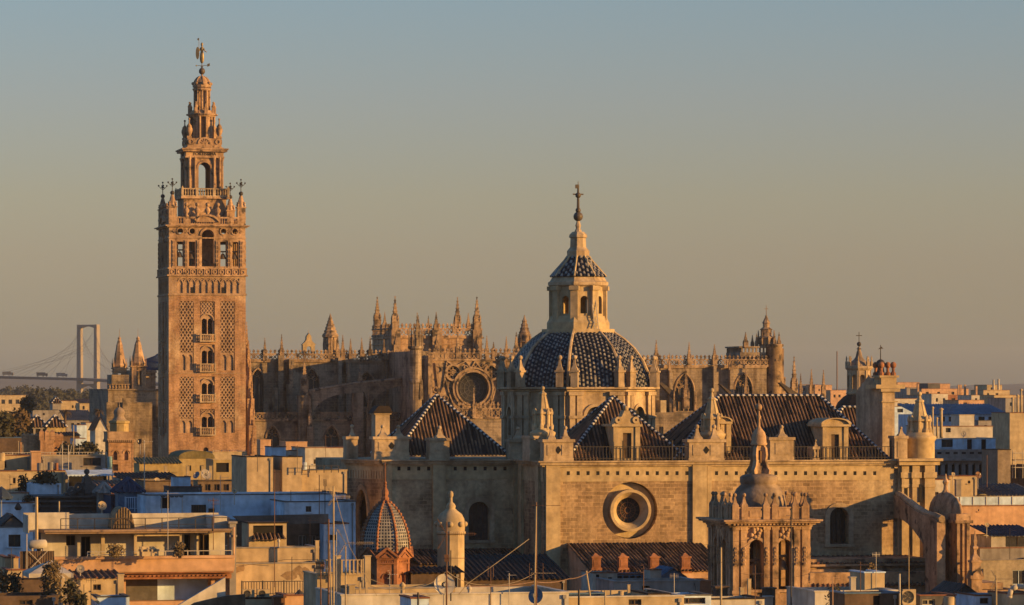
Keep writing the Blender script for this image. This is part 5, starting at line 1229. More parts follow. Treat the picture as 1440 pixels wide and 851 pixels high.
def tiled_cupola():
    K = Frame(541.5, 296, 6); X, Z = K.x, K.z
    root = K.empty('tiled_cupola', 'pointed blue and white chequered cupola on a red brick octagon with gables', 'tower')
    px = 541.5; s = 296/F; z = lambda p: Z(p, 0, px); T0 = Matrix.Identity(4)
    pf = [(35.5, 775), (35, 762), (32.5, 748), (28, 735), (22, 723), (14.5, 713), (7, 706), (4, 703)]; pr = [(r*s*1.02, z(p)) for r, p in pf]
    acc = [0]
    for p, q in zip(pr, pr[1:]): acc.append(acc[-1]+math.hypot(q[0]-p[0], q[1]-p[1]))
    def onp(d):
        for i in range(len(pr)-1):
            if d <= acc[i+1]+1e-9: t = (d-acc[i])/(acc[i+1]-acc[i]); return pr[i][0]+(pr[i+1][0]-pr[i][0])*t, pr[i][1]+(pr[i+1][1]-pr[i][1])*t
        return pr[-1]
    b = MB(); nr = int(acc[-1]/.042)
    for k in range(8):
        T_ = place(0, 0, 0, k*pi/4)
        for j in range(nr):
            r0, z0 = onp(j*.042); r1, z1 = onp((j+1)*.042); a0, a1 = r0*cos(pi/8), r1*cos(pi/8); w0, w1 = r0*sin(pi/8), r1*sin(pi/8); n = 12
            for i in range(n):
                u = -1+2*(i//2+(.38 if i % 2 else 0))/(n/2); v = -1+2*(i//2+(1 if i % 2 else .38))/(n/2)
                b.add([tuple(T_ @ Vector(p)) for p in ((u*w0, -a0, z0), (v*w0, -a0, z0), (v*w1, -a1, z1), (u*w1, -a1, z1))], [(0, 1, 2, 3)], 1 if (i % 2 and j % 6 > 1) else 0)
    o = b.build('cupola', [TILEA, TILEB], root)
    each('cupola_rib', TERRA, o, lambda b, a: [b.ball(onp(t*acc[-1]/15)[0]*1.01*cos(a), onp(t*acc[-1]/15)[0]*1.01*sin(a), onp(t*acc[-1]/15)[1], .13, 0, 6) for t in range(15)] and b.path([(r*1.0*cos(a), r*sin(a), zz_) for r, zz_ in pr], .07, 5), [pi/8+k*pi/4 for k in range(8)])
    b = MB(); b.lathe([(5*s, z(705)), (6*s, z(701)), (4*s, z(698)), (5*s, z(694)), (4.6*s, z(691)), (2*s, z(685)), (2.6*s, z(683)), (1*s, z(680))], 8, 0, 0, 0, 0); b.tube((0, 0, z(681)), (0, 0, z(650)), .05, .025, 5); b.ball(0, 0, z(679), .13, 0, 6); b.build('finial', TERRA, root)
    ap = 34*s*cos(pi/8)*1.02; hw = ap*math.tan(pi/8)
    b = MB()
    octo(b, 0, 0, ap, 0, z(784), [('pointed', -hw*.42, hw*.42, z(832), z(803))], .25)
    b.lathe([(30*s, 0), (30*s, z(786))], 8, 0, 0, 0, pi/8)
    for k in range(8):
        b.T = place(0, 0, 0, k*pi/4)
        for u in (-hw*.9, hw*.9): b.box(u-.12, u+.12, -ap-.08, -ap+.05, 0, z(785))
        b.box(-hw*1.02, hw*1.02, -ap-.1, -ap+.05, z(792), z(790)); b.box(-hw*1.02, hw*1.02, -ap-.14, -ap+.05, z(786), z(784))
        for i in range(6): b.box(-hw*.7+i*hw*.24, -hw*.7+i*hw*.24+.1, -ap-.06, -ap, z(790), z(787.5)); b.ring(0, z(812), hw*.5, hw*.58, -ap-.05, -ap+.02, 8, 0, 0, pi)
    b.T = T0; b.build('brick_octagon', TERRA, root)
    def gab(b, k):
        b.T = place(0, 0, 0, k*pi/4); h = hw*1.15
        b.prism([(-h, z(784)), (h, z(784)), (h, z(782.5)), (0, z(770.5)), (-h, z(782.5))], -ap-.28, -ap+.9)
        for sg in (-1, 1): b.bar((sg*h*1.04, z(782)), (0, z(769.4)), -ap-.05, .16, .34)
        b.bar((-h*.5, z(782)), (0, z(776)), -ap-.2, .08, .16); b.bar((h*.5, z(782)), (0, z(776)), -ap-.2, .08, .17)
    each('gable', TERRA, root, gab, range(8))
    each('gable_roof', TILED, root, lambda b, k: (setattr(b, 'T', place(0, 0, 0, k*pi/4)), [b.add([(0, -ap-.32, z(769)), (sg*hw*1.2, -ap-.32, z(783)), (sg*hw*1.2, -ap+1.3, z(783)), (0, -ap+1.3, z(769))], [(0, 1, 2, 3)]) for sg in (-1, 1)]), range(8))
tiled_cupola()
def white_turret():
    K = Frame(634, 300, 0); X, Z = K.x, K.z; z = lambda p: Z(p, 0, 634); s = 300/F
    root = K.empty('white_turret', 'small white round turret with a domed cap and ball finial before the shaded church wall', 'turret')
    b = MB(); b.lathe([(19.5*s, 0), (19.5*s, z(752)), (21.5*s, z(750.5)), (21.5*s, z(748)), (19.5*s, z(746))], 10, 0, 0, 0, .25); b.build('shaft', CREAM, root)
    b = MB(); b.lathe([(19.5*s, z(747)), (20*s, z(738)), (19*s, z(730)), (15.5*s, z(723)), (9*s, z(718)), (6*s, z(715)), (7*s, z(712)), (5.5*s, z(709)), (2.4*s, z(706)), (2.2*s, z(699))], 16, 0, 0, 0, 0, True); b.ball(0, 0, z(695.5), .2, 0, 8, 1.5)
    for k in range(8): a = k*pi/4; b.ball(19.8*s*cos(a), 19.8*s*sin(a), z(737), .22, 0, 6)
    b.build('domed_cap', CREAM, root)
white_turret()
def far_cupola():
    K = Frame(1208, 560); X, Z = K.x, K.z; z = lambda p: Z(p, 0, 1208); s = 560/F; T0 = Matrix.Identity(4)
    root = K.empty('cupola_lantern', 'octagonal church lantern with cross rising behind the right end of the long tiled roof', 'lantern')
    b = MB(); ap = 15*s
    octo(b, 0, 0, ap, 0, z(519), [('round', -.36, .36, z(547), z(527))], .25); b.lathe([(11*s, 0), (11*s, z(520))], 8, 0, 0, 0, pi/8)
    for k in range(8): b.T = place(0, 0, 0, k*pi/4+pi/8); b.box(-.18, .18, -ap*1.12, -ap, 0, z(520)); b.T = T0
    b.lathe([(17*s, z(556)), (18.5*s, z(553)), (15*s, z(551))], 8, 0, 0, 0, pi/8); b.lathe([(17*s, z(521)), (19.5*s, z(518)), (19.5*s, z(515)), (15*s, z(514))], 8, 0, 0, 0, pi/8); b.build('lantern_drum', DRESS, root)
    b = MB(); b.lathe([(15*s, z(515)), (13*s, z(510)), (8*s, z(506)), (5*s, z(502)), (3.4*s, z(495)), (2.4*s, z(493)), (2*s, z(488))], 12, 0, 0, 0, 0, True); b.build('cap', LEAD, root)
    each('finial', DRESS, root, lambda b, a: (b.lathe([(.22, 0), (.22, .7), (.1, .9), (.14, 1.2), (.03, 1.6)], 6, 17.5*s*cos(a), 17.5*s*sin(a), z(516))), [k*pi/4+pi/8 for k in range(8)])
    b = MB(); b.ball(0, 0, z(484), .34, 0, 8); b.tube((0, 0, z(488)), (0, 0, z(467)), .07, .05, 5); b.bar((-.45, z(472)), (.45, z(472)), .05, .1, .1); b.lathe([(.5, 0), (.25, .1)], 8, 0, 0, z(491)); b.build('cross', IRON, root)
    b = MB(); b.lathe([(36*s, 0), (36*s, z(578)), (30*s, z(566)), (22*s, z(558)), (15*s, z(554))], 16, 0, 0, 0, 0); b.build('dome_shoulder', TILED, root)
far_cupola()
# ---------------------------------------------------------------- the cable-stayed bridge, kilometres off
def bridge():
    K = Frame(124.5, 3500, -32); X, Z = K.x, K.z; s = 3500/F; z = lambda p: Z(p, 0, 124)
    CONC = mat('bridge_concrete', (.27,.225,.18), (.23,.195,.16), sc_=.02, streak=0, bump=0, detail=.05)
    root = K.empty('cable_stayed_bridge', 'distant cable-stayed bridge with a tall portal pylon on the far left', 'bridge')
    for a, c in ((107.6, 112.6), (131.6, 136.4)):
        b = MB(); x0, x1 = X(a), X(c); b.prism([(x0-.5, 0), (x1+.2, 0), (x1-.2, z(496)), (x1-.4, z(456.5)), (x0+.4, z(456.5)), (x0+.2, z(496))], 0, 4.6); b.build('pylon_leg', CONC, root)
    b = MB(); x0, x1 = X(112.4), X(131.8); zt = z(456.5)
    b.prism([(x0, zt-.1), (x1, zt-.1)]+[(x1-(x1-x0)*i/10, z(459)-(z(459)-z(461.5))*(1-sin(pi*i/10))) for i in range(11)], .2, 4.4)
    b.build('cross_beam', CONC, root); b = MB()
    b.prism([(x0, z(540)), (x1, z(540))]+[(x1-(x1-x0)*i/10, z(542.5)-(z(542.5)-z(547))*(1-sin(pi*i/10))) for i in range(11)], .2, 4.4); b.build('cross_beam', CONC, root)
    # deck runs square to the pylon's legs
    RI = K.inv; A = Vector((X(124.5), 2.3, z(533.3))); d1 = RI @ Vector((-(124.5+30)*s, 40, z(529.5)-z(533.3))); d2 = RI @ Vector((60*s, -60, z(537)-z(533.3)))
    b = MB()
    for p, q in ((A+d1*7, A), (A, A+d2*9)):
        n = (q-p); side = Vector((-n.y, n.x, 0)).normalized()*6
        for t0, t1 in ((-1.5, .9),):
            v = [p-side+Vector((0, 0, t0)), q-side+Vector((0, 0, t0)), q+side+Vector((0, 0, t0)), p+side+Vector((0, 0, t0))]; v += [u+Vector((0, 0, t1-t0)) for u in v]
            b.add([tuple(u) for u in v], [(0, 3, 2, 1), (4, 5, 6, 7), (0, 1, 5, 4), (1, 2, 6, 5), (2, 3, 7, 6), (3, 0, 4, 7)])
    b.build('deck', plain('deck_steel', (.12, .10, .09)), root)
    CAB = plain('stay_cable', (.2, .17, .15))
    for i in range(7):
        for dd, f_ in ((d1, 1.0), (d2, 1.15)):
            for lx_ in (X(112.5), X(134)):
                b = MB(); e_ = A+dd*(.22+.13*i)*f_; b.tube((lx_, 0, z(459+i*6)), (e_.x+(lx_-A.x)*.4, e_.y, e_.z+1), .075, .075, 4); b.build('stay_cable', CAB, root)
    # traffic: tiny lorries far away on the deck
    for t, lab, m_ in ((.28, 'tiny pale lorry on the distant bridge deck, nearest the pylon', GREYP), (.47, 'tiny dark lorry on the distant bridge deck, second from the pylon', DGREY), (.8, 'tiny orange lorry on the distant bridge deck, farthest from the pylon', SALMON)):
        p = Matrix.Rotation(K.a, 3, 'Z') @ (A+d1*t)+K.o
        b = MB(); b.box(-4, 4, -1.2, 1.2, .9, 3.9); b.box(4.2, 6, -1.2, 1.2, .7, 3.0)
        for u in (-3, 2, 5): b.tube((u, -1.3, .5), (u, 1.3, .5), .5, .5, 8)
        o = b.build('lorry', m_); o.location = p+Vector((0, 0, 1.2)); tag(o, lab, 'lorry', 'lorries on the bridge')
bridge()
# ---------------------------------------------------------------- builders for the town's roofs
def house(label, p0, p1, pt, D, m, dep=9.0, wins=(), roof='flat', cat='house', name='house', group=None, deg=GRID, voids=(), cap=None, rm=None, rise=1.6, bars=False, frame_m=None, sill=True, over=.25):
    """one house: walls with real openings from the ground to photo height pt, roof, windows; px window rectangles on its front"""
    K = Frame(p0, D, deg); root = K.empty(name, label, cat, group)
    x1 = K.x(p1); zt = K.at((p0+p1)/2, pt)[1]; b = MB()
    ops = []
    for q in wins:
        a, z1 = K.at(q[0], q[2]); c, z0 = K.at(q[1], q[3]); ops.append(('rect', max(a, .06), min(c, x1-.06), z0, min(z1, zt-.05)))
    b.wall(0, x1, 0, zt, 0, ops, .25)
    b.add([(0, 0, 0), (0, dep, 0), (0, dep, zt), (0, 0, zt)], [(0, 1, 2, 3)]); b.add([(x1, 0, 0), (x1, dep, 0), (x1, dep, zt), (x1, 0, zt)], [(0, 1, 2, 3)])
    b.add([(0, dep, 0), (x1, dep, 0), (x1, dep, zt), (0, dep, zt)], [(0, 1, 2, 3)])
    if roof == 'flat':
        t = .22
        for q in ((t, x1-t, t, t), (t, x1-t, dep-t, dep-t)): b.add([(q[0], q[2], zt-.7), (q[1], q[2], zt-.7), (q[1], q[2], zt), (q[0], q[2], zt)], [(0, 1, 2, 3)])
        for xx in (t, x1-t): b.add([(xx, t, zt-.7), (xx, dep-t, zt-.7), (xx, dep-t, zt), (xx, t, zt)], [(0, 1, 2, 3)])
        for q in ((0, x1, 0, t), (0, x1, dep-t, dep), (0, t, t, dep-t), (x1-t, x1, t, dep-t)): b.add([(q[0], q[2], zt), (q[1], q[2], zt), (q[1], q[3], zt), (q[0], q[3], zt)], [(0, 1, 2, 3)])
    b.build('wall', m, root)
    r = MB()
    if roof == 'flat':
        r.box(.22, x1-.22, .22, dep-.22, zt-.85, zt-.7); r.build('roof', rm or FLAT, root)
        if cap is not False:
            c = MB(); e_ = .06
            c.box(-e_, x1+e_, -e_, .28, zt+.004, zt+.09); c.box(-e_, .28, .28, dep, zt+.004, zt+.09); c.box(x1-.28, x1+e_, .28, dep, zt+.004, zt+.09); c.build('coping', cap or TERTL, root)
    elif roof == 'hip':
        o = over; h = zt+rise; P = [(-o, -o, zt), (x1+o, -o, zt), (x1+o, dep+o, zt), (-o, dep+o, zt)]; k = min(x1, dep)/2
        a_, b_ = ((k, dep/2, h), (x1-k, dep/2, h)) if x1 >= dep else ((x1/2, k, h), (x1/2, dep-k, h))
        if x1 >= dep: fs = ([P[0], P[1], b_, a_], [P[1], P[2], b_], [P[2], P[3], a_, b_], [P[3], P[0], a_])
        else: fs = ([P[0], P[1], a_], [P[1], P[2], b_, a_], [P[2], P[3], b_], [P[3], P[0], a_, b_])
        for f in fs: r.tile_plane(f, .5, .12)
        ro = r.build('roof', rm or [TILED, TILEL], root); rg = MB()
        for p, q in ((P[0], a_), (P[1], b_ if x1 >= dep else a_), (a_, b_), (P[2], b_), (P[3], a_ if x1 >= dep else b_)):
            if (Vector(p)-Vector(q)).length > .3: rg.ridge(p, q, .2, .4)
        rg.build('ridge_tiles', [TILEW, TILEB] if rm is None else rm, ro)
    elif roof == 'shed':                                # slopes down towards the street
        P = [(-over, -over, zt+.02), (x1+over, -over, zt+.02), (x1+over, dep, zt+rise), (-over, dep, zt+rise)]
        r.tile_plane(P, .42, .1); r.build('roof', rm or [TERTL, TILEL], root)
    elif roof == 'gable':                               # ridge runs away from the street
        b2 = MB(); b2.prism([(0, zt), (x1, zt), (x1/2, zt+rise)], .01, dep-.01); b2.build('gable_wall', m, root)
        for A_, B_ in (((-over, zt-.1), (x1/2, zt+rise+.1)), ((x1+over, zt-.1), (x1/2, zt+rise+.1))):
            q = [(A_[0], -over, A_[1]), (A_[0], dep+over, A_[1]), (B_[0], dep+over, B_[1]), (B_[0], -over, B_[1])]
            if A_[0] > B_[0]: q = [q[1], q[0], q[3], q[2]]
            else: q = [q[1], q[0], q[3], q[2]][::1]
            r.tile_plane(q, .5, .11)
        r.build('roof', rm or [TERTL, TILEL], root)
    for i, o in enumerate(ops):
        w_ = MB(); w_.box(o[1]-.02, o[2]+.02, .2, .24, o[3]-.02, o[4]+.02); wo_ = w_.build('window', GLASS if i not in voids else DARK, root)
        if D < 480 and i not in voids:
            f = MB(); t = .06; mx_ = (o[1]+o[2])/2
            for u in (o[1]+t/2, mx_, o[2]-t/2): f.box(u-t/2, u+t/2, .13, .19, o[3], o[4])
            for v in (o[3]+t/2, o[4]-t/2): f.box(o[1], o[2], .12, .185, v-t/2, v+t/2)
            if bars:
                for j in range(1, 6): f.box(o[1]+(o[2]-o[1])*j/6-.015, o[1]+(o[2]-o[1])*j/6+.015, .03, .06, o[3], o[4])
            f.build('window_frame', frame_m or BROWN, wo_)
            if sill: f = MB(); f.box(o[1]-.12, o[2]+.12, -.12, .1, o[3]-.1, o[3]-.01); f.build('sill', m, wo_)
    if D < 460 and x1 > 2.5:                            # rainwater pipe down the front, a loose cable along it
        q = x1-.28 if not any(o[2] > x1-.5 for o in ops) else .25
        if not any(o[1] < q+.1 and o[2] > q-.1 for o in ops):
            c = MB(); c.tube((q, -.06, 0), (q, -.06, zt-.25), .045, .045, 6); c.bc(q, -.07, zt-.32, zt-.1, .2, .12); c.build('downpipe', GREYP, root)
    return K, root, x1, zt, dep
def stand(px, py, D):
    """the world point the photo shows at px, py when it stands D away"""
    return Vector(((px-CX)/F*D, D, CAMZ+(CY-py)/F*D))
def mast(label, px, pt, pb, D, arms=(), m=STEEL, r=.035, cat='antenna', name='tv_antenna', lean=0.0, group=None):
    """rooftop mast; arms: (py, length px, kind, heading)"""
    p = stand(px, pb, D); z1 = stand(px, pt, D).z-p.z; root = thing(name, label, cat, p, 0, group); s = D/F
    b = MB(); b.tube((0, 0, -1.2), (lean, 0, z1), r, r*.8, 6); b.build('mast', m, root)
    for py, L, kind, hd in arms:
        z = stand(px, py, D).z-p.z; x0 = lean*z/max(z1, .1); L *= s; a = MB(); a.T = Matrix.Translation((x0, 0, z)) @ Matrix.Rotation(R(hd), 4, 'Z')
        if kind == 'yagi':
            a.tube((-.15*L, 0, 0), (.85*L, 0, 0), .018, .018, 4); n = max(5, int(L/.13))
            for i in range(n):
                u = -.15*L+L*i/(n-1); a.tube((u, -.17, 0), (u, .17, 0), .011, .011, 4)
            for e_ in (-.22, .22): a.tube((-.15*L, -.25, e_), (-.15*L, .25, e_), .012, .012, 4)
        elif kind == 'grid':
            for i in range(7): a.tube((0, -.5*L, -.5*L+i*L/6), (0, .5*L, -.5*L+i*L/6), .014, .014, 4)
            for u in (-.5, 0, .5): a.tube((0, u*L, -.5*L), (0, u*L, .5*L), .016, .016, 4)
        elif kind == 'corner':                          # two slatted reflector wings with a long boom
            for sg in (-1, 1):
                for i in range(8): u = .06+.42*L*i/7; a.tube((-u*.55, -.3, sg*u), (-u*.55, .3, sg*u), .012, .012, 4)
                for v in (-.28, .28): a.tube((0, v, 0), (-.3*L, v, sg*.5*L), .014, .014, 4)
            a.tube((-.05, 0, 0), (L, 0, 0), .02, .02, 4)
            for i in range(12): u = .15*L+.85*L*i/12; a.tube((u, -.14, .0), (u, .14, 0), .012, .012, 4); a.tube((u, 0, -.1), (u, 0, .1), .01, .01, 4)
        elif kind == 'bar':
            a.tube((-.5*L, 0, 0), (.5*L, 0, 0), .016, .016, 4)
            for i in range(6): u = -.45*L+.9*L*i/5; a.tube((u, 0, -.14), (u, 0, .14), .01, .01, 4)
        elif kind == 'box': a.box(-.12, .12, -.08, .08, -.2, .2)
        a.build('antenna_head' if kind != 'bar' else 'aerial', m, root)
    return root
def dish(label, px, py, rpx, D, hd=0, m=None, tilt=25, pole=1.0, group=None):
    p = stand(px, py, D); r = rpx*D/F; root = thing('satellite_dish', label, 'satellite dish', p+Vector((0, 0, -pole-r)), R(hd), group)
    b = MB(); b.T = Matrix.Translation((0, 0, pole+r)) @ Matrix.Rotation(R(90-tilt), 4, 'X')
    n = 24; vs = [(0, 0, -.2*r)]; fs = []
    for j in range(1, 5):
        q = r*j/4
        for k in range(n): vs.append((q*cos(2*pi*k/n), q*sin(2*pi*k/n), -.2*r+.2*r*(j/4)**2))
    for k in range(n): fs.append((0, 1+k, 1+(k+1) % n))
    for j in range(3):
        for k in range(n): a = 1+j*n+k; c = 1+j*n+(k+1) % n; fs.append((a, c, c+n, a+n))
    b.add(vs, fs, 0, True); b.add([(x, y, z-.03) for x, y, z in vs], [f[::-1] for f in fs], 0, True); b.ring(0, 0, r*.97, r*1.02, -.02, .02, 1) if 0 else None
    b.build('reflector', m or WHITE, root)
    a = MB(); f = b.T @ Vector((0, 0, .75*r)); lo = b.T @ Vector((0, -r*.95, 0)); a.tube(lo, f, .02, .02, 4); a.bc(f.x, f.y, f.z-.07, f.z+.07, .12); a.build('feed_arm', STEEL, root)
    a = MB(); a.tube((0, .12, -.6), (0, .12, pole+r), .04, .04, 6); a.build('mount', STEEL, root)
    return root
def chimney(label, p0, p1, pt, pb, D, m, pots=0, name='chimney', cat='chimney', group=None, dep=None, capw=1.15):
    p = stand((p0+p1)/2, pb, D); s = D/F; w_ = (p1-p0)*s; h = stand(0, pt, D).z-p.z; d = dep or w_; root = thing(name, label, cat, p, R(GRID), group)
    b = MB(); b.bc(0, 0, -1.5, h-.15*min(w_, 1), w_/1.08, d/1.08); b.build('stack', m, root)
    b = MB(); b.bc(0, 0, h-.15*min(w_, 1), h, w_*capw, d*capw); b.build('cap', m, root)
    for i in range(pots): b = MB(); b.lathe([(.14, 0), (.11, .5), (.15, .52), (.15, .6)], 8, -w_*.3+i*w_*.6/max(1, pots-1), 0, h); b.build('pot', TERRA, root)
    return root
def pipe(label, px, pt, pb, D, r, m, group=None, hat=True):
    p = stand(px, pb, D); h = stand(px, pt, D).z-p.z; root = thing('flue_pipe', label, 'chimney', p, 0, group)
    b = MB(); b.tube((0, 0, -1), (0, 0, h), r, r, 10); b.build('pipe', m, root)
    if hat: b = MB(); b.lathe([(r*1.5, h-.12), (r*1.5, h-.02), (r*.3, h+.14)], 10, 0, 0, 0, 0, True); b.build('cowl', m, root)
    return root
def tank(label, p0, p1, pt, pb, D, m, lying=False, group=None):
    s = D/F; p = stand((p0+p1)/2, pb, D); h = stand(0, pt, D).z-p.z; w_ = (p1-p0)*s; root = thing('water_tank', label, 'tank', p, R(GRID), group); b = MB()
    if lying: b.T = Matrix.Translation((-w_/2, 0, h*.5)) @ Matrix.Rotation(pi/2, 4, 'Y'); b.lathe([(h*.3, 0), (h*.5, .08), (h*.5, w_-.08), (h*.3, w_)], 16, 0, 0, 0, 0, True)
    else: b.lathe([(w_/2, 0), (w_/2, h*.92), (w_*.4, h)], 16, 0, 0, 0, 0, True)
    b.build('drum', m, root); b = MB()
    if lying:
        for u in (-w_*.3, w_*.3): b.box(u-.05, u+.05, -.3, .3, -1.3, .06)
    else: b.lathe([(w_*.515, h*.9), (w_*.515, h*.94)], 16); b.bc(0, 0, -.8, 0, w_*.8)
    b.build('stand' if lying else 'rim', STEEL if lying else m, root); return root
def wire(label, pts, D, r=.025, sag=.6, m=None, group=None):
    P = [stand(a, b_, D_ if D_ else D) for a, b_, *q in pts for D_ in (q[0] if q else 0,)]; b = MB()
    for p, q in zip(P, P[1:]):
        L = [p+(q-p)*i/12+Vector((0, 0, -sag*4*(i/12)*(1-i/12))) for i in range(13)]; b.path(L, r, 4)
    o = b.build('cable', m or STEEL); return tag(o, label, 'cable', group)
LEAFM = {}
def leafmat(name, c): return mat(name, c, tuple(.6*v for v in c), sc_=.8, streak=0, bump=0, detail=.3)
def tree(label, px, pt, pb, D, wpx, m, n=900, leaf=.5, cat='tree', name='tree', seed=0, lobes=7, group=None, trunk_z=None):
    """crown of many small leaf faces gathered in clumps round a few lobes, over a tapered trunk with limbs"""
    rnd = random.Random(seed+int(px)); s = D/F; zt, zb = stand(px, pt, D).z, stand(px, pb, D).z
    root = thing(name, label, cat, (stand(px, 0, D).x, D, 0), 0, group); w_ = wpx*s/2; hc = zt-zb; cz = zb+hc*.5
    c = MB(); L = []
    for i in range(lobes):
        a = rnd.random()*2*pi; q = rnd.random()**.6; L.append((q*w_*.68*cos(a), q*w_*.6*sin(a), cz+hc*.36*(rnd.random()*2-1)*(1-.5*q), (.26+.22*rnd.random())*min(w_, hc*.6)*1.25))
    L.append((0, 0, cz+hc*.22, min(w_, hc*.5)*.6))
    for i in range(n):
        x, y, z, r = L[rnd.randrange(len(L))]; d = Vector((rnd.gauss(0, 1), rnd.gauss(0, 1), rnd.gauss(0, .85))).normalized()*r*(.55+.5*rnd.random()**.7); p = Vector((x, y, z))+d
        for j in range(3):
            u = Vector((rnd.gauss(0, 1), rnd.gauss(0, 1), rnd.gauss(0, 1))).normalized()*leaf*(.6+.7*rnd.random()); v = u.orthogonal().normalized()*leaf*.6; o = p+Vector((rnd.gauss(0, leaf), rnd.gauss(0, leaf), rnd.gauss(0, leaf*.8)))
            c.add([tuple(o-u), tuple(o+v), tuple(o+u), tuple(o-v)], [(0, 1, 2, 3)])
    c.build('crown', m, root)
    b = MB(); th = max(.12, w_*.07); b.tube((0, 0, 0), (0, 0, zb+hc*.25), th*1.5, th, 7)
    for x, y, z, r in L[:6]: b.tube((0, 0, zb+hc*.1), (x*.8, y*.8, z), th*.7, th*.2, 5)
    b.build('trunk', BROWN, root); return root
def palm(label, px, pt, pb, D, wpx, m, seed=0, group=None):
    rnd = random.Random(seed); s = D/F; zt = stand(px, pt, D).z; root = thing('palm_tree', label, 'palm', (stand(px, 0, D).x, D, 0), 0, group); w_ = wpx*s/2; zc = zt-w_*.7
    b = MB(); b.tube((0, 0, 0), (.2, 0, zc), .32, .24, 8); b.build('trunk', BROWN, root); c = MB()
    for i in range(34):
        a = rnd.random()*2*pi; up = rnd.uniform(-.5, 1.1); P = []
        for k in range(6): t = k/5; P.append(Vector((.2+w_*t*cos(a)*cos(up*.8), w_*t*sin(a)*cos(up*.8), zc+w_*(.75*up*t-.55*t*t))))
        for p, q in zip(P, P[1:]):
            d = (q-p); sd = d.cross(Vector((0, 0, 1))).normalized() if d.cross(Vector((0, 0, 1))).length > 1e-4 else Vector((1, 0, 0))
            for sg in (-1, 1):
                for f in (.1, .55): o = p+d*f; e_ = o+sd*sg*w_*.2+d*.6+Vector((0, 0, -w_*.12)); c.add([tuple(o), tuple(o+d*.28), tuple(e_)], [(0, 1, 2)])
    c.build('fronds', m, root); return root
def bush(label, px, pt, pb, D, wpx, m, n=260, leaf=.13, seed=0, name='shrub', cat='plant', group=None):
    rnd = random.Random(seed+int(px)); s = D/F; base = stand(px, pb, D); h = stand(px, pt, D).z-base.z; w_ = wpx*s/2; root = thing(name, label, cat, base, 0, group); c = MB(); st = MB()
    for k in range(9): a = rnd.random()*2*pi; q = rnd.random(); st.tube((q*w_*.3*cos(a), q*w_*.3*sin(a), -.1), (q*w_*.9*cos(a), q*w_*.9*sin(a), h*(.6+.4*rnd.random())), .03, .012, 4)
    st.build('stems', BROWN, root)
    for i in range(n):
        a = rnd.random()*2*pi; t = rnd.random(); q = rnd.random()**.5*w_*(1-.45*t); p = Vector((q*cos(a), q*sin(a), h*(.08+.92*t)))
        for j in range(3):
            u = Vector((rnd.gauss(0, 1), rnd.gauss(0, 1), rnd.gauss(0, 1))).normalized()*leaf; v = u.orthogonal().normalized()*leaf*.55; o = p+Vector((rnd.gauss(0, leaf), rnd.gauss(0, leaf), rnd.gauss(0, leaf)))
            c.add([tuple(o-u), tuple(o+v), tuple(o+u), tuple(o-v)], [(0, 1, 2, 3)])
    c.build('leaves', m, root); return root
def fence(label, p0, p1, pt, pb, D, m=IRON, step=.14, name='railing', posts=6, deg=GRID, solid=None, r=.018):
    K = Frame(p0, D, deg); root = K.empty(name, label, 'railing'); x1 = K.x(p1); z1, z0 = K.at((p0+p1)/2, pt)[1], K.at((p0+p1)/2, pb)[1]
    b = MB(); b.box(0, x1, -.025, .025, z1-.05, z1); b.box(0, x1, -.02, .02, z0+.05, z0+.09)
    n = int(x1/step) if step else 0
    for i in range(n): b.bc((i+.5)*x1/n, 0, z0, z1-.01, r*2)
    b.build('bars', m, root)
    each('post', m, root, lambda c, i: c.bc(x1*i/max(1, posts-1), 0, z0-.2, z1+.04, .07), range(posts))
    if solid: b = MB(); b.box(.03, x1-.03, .03, .06, z0, z1-.06); b.build('panel', solid, root)
    return root
def awning(label, p0, p1, pt, pb, D, m, out=2.2, name='awning', deg=GRID):
    K = Frame(p0, D, deg); root = K.empty(name, label, 'awning'); x1 = K.x(p1); z1 = K.at(p0, pt)[1]; z0 = K.at(p0, pb, -out)[1]
    b = MB(); n = max(4, int(x1/.35)); t = .04
    b.add([(0, 0, z1), (x1, 0, z1), (x1, -out, z0+.18), (0, -out, z0+.18), (0, 0, z1-t), (x1, 0, z1-t), (x1, -out, z0+.18-t), (0, -out, z0+.18-t)], [(0, 1, 2, 3), (7, 6, 5, 4), (0, 3, 7, 4), (1, 5, 6, 2)])
    for i in range(n): u0, u1 = x1*i/n, x1*(i+1)/n; b.prism([(u0, z0+.18), (u1, z0+.18), (u1-.03, z0+.03), ((u0+u1)/2, z0), (u0+.03, z0+.03)], -out-.015, -out+.015)
    b.build('canopy', m, root)
    b = MB()
    for u in (.1, x1-.1): b.tube((u, -out+.05, z0-2.4), (u, -out+.05, z0+.18), .04, .04, 6)
    b.build('frame', STEEL, root); return root
def parasol(label, px, pt, pb, D, wpx, m, pole=2.2):
    p = stand(px, pb, D); s = D/F; h = stand(px, pt, D).z-p.z; r = wpx*s/2; root = thing('parasol', label, 'parasol', p, 0)
    b = MB(); b.lathe([(r, 0), (r*.99, .02), (r*.5, h*.62), (.03, h)], 8, 0, 0, 0, .2, cap=False)
    for k in range(8): a = .2+k*pi/4; a2 = a+pi/4; b.add([(r*cos(a), r*sin(a), 0), (r*cos(a2), r*sin(a2), 0), (r*cos(a2), r*sin(a2), -.16), (r*cos(a), r*sin(a), -.16)], [(0, 1, 2, 3)])
    b.build('canopy', m, root); b = MB(); b.tube((0, 0, -pole), (0, 0, h+.1), .035, .03, 6); b.build('pole', STEEL, root)
    for k in range(8):
        a = .2+k*pi/4; b = MB(); b.tube((r*cos(a), r*sin(a), .01), (0, 0, h*.95), .015, .015, 4); b.build('rib', STEEL, root)
    return root
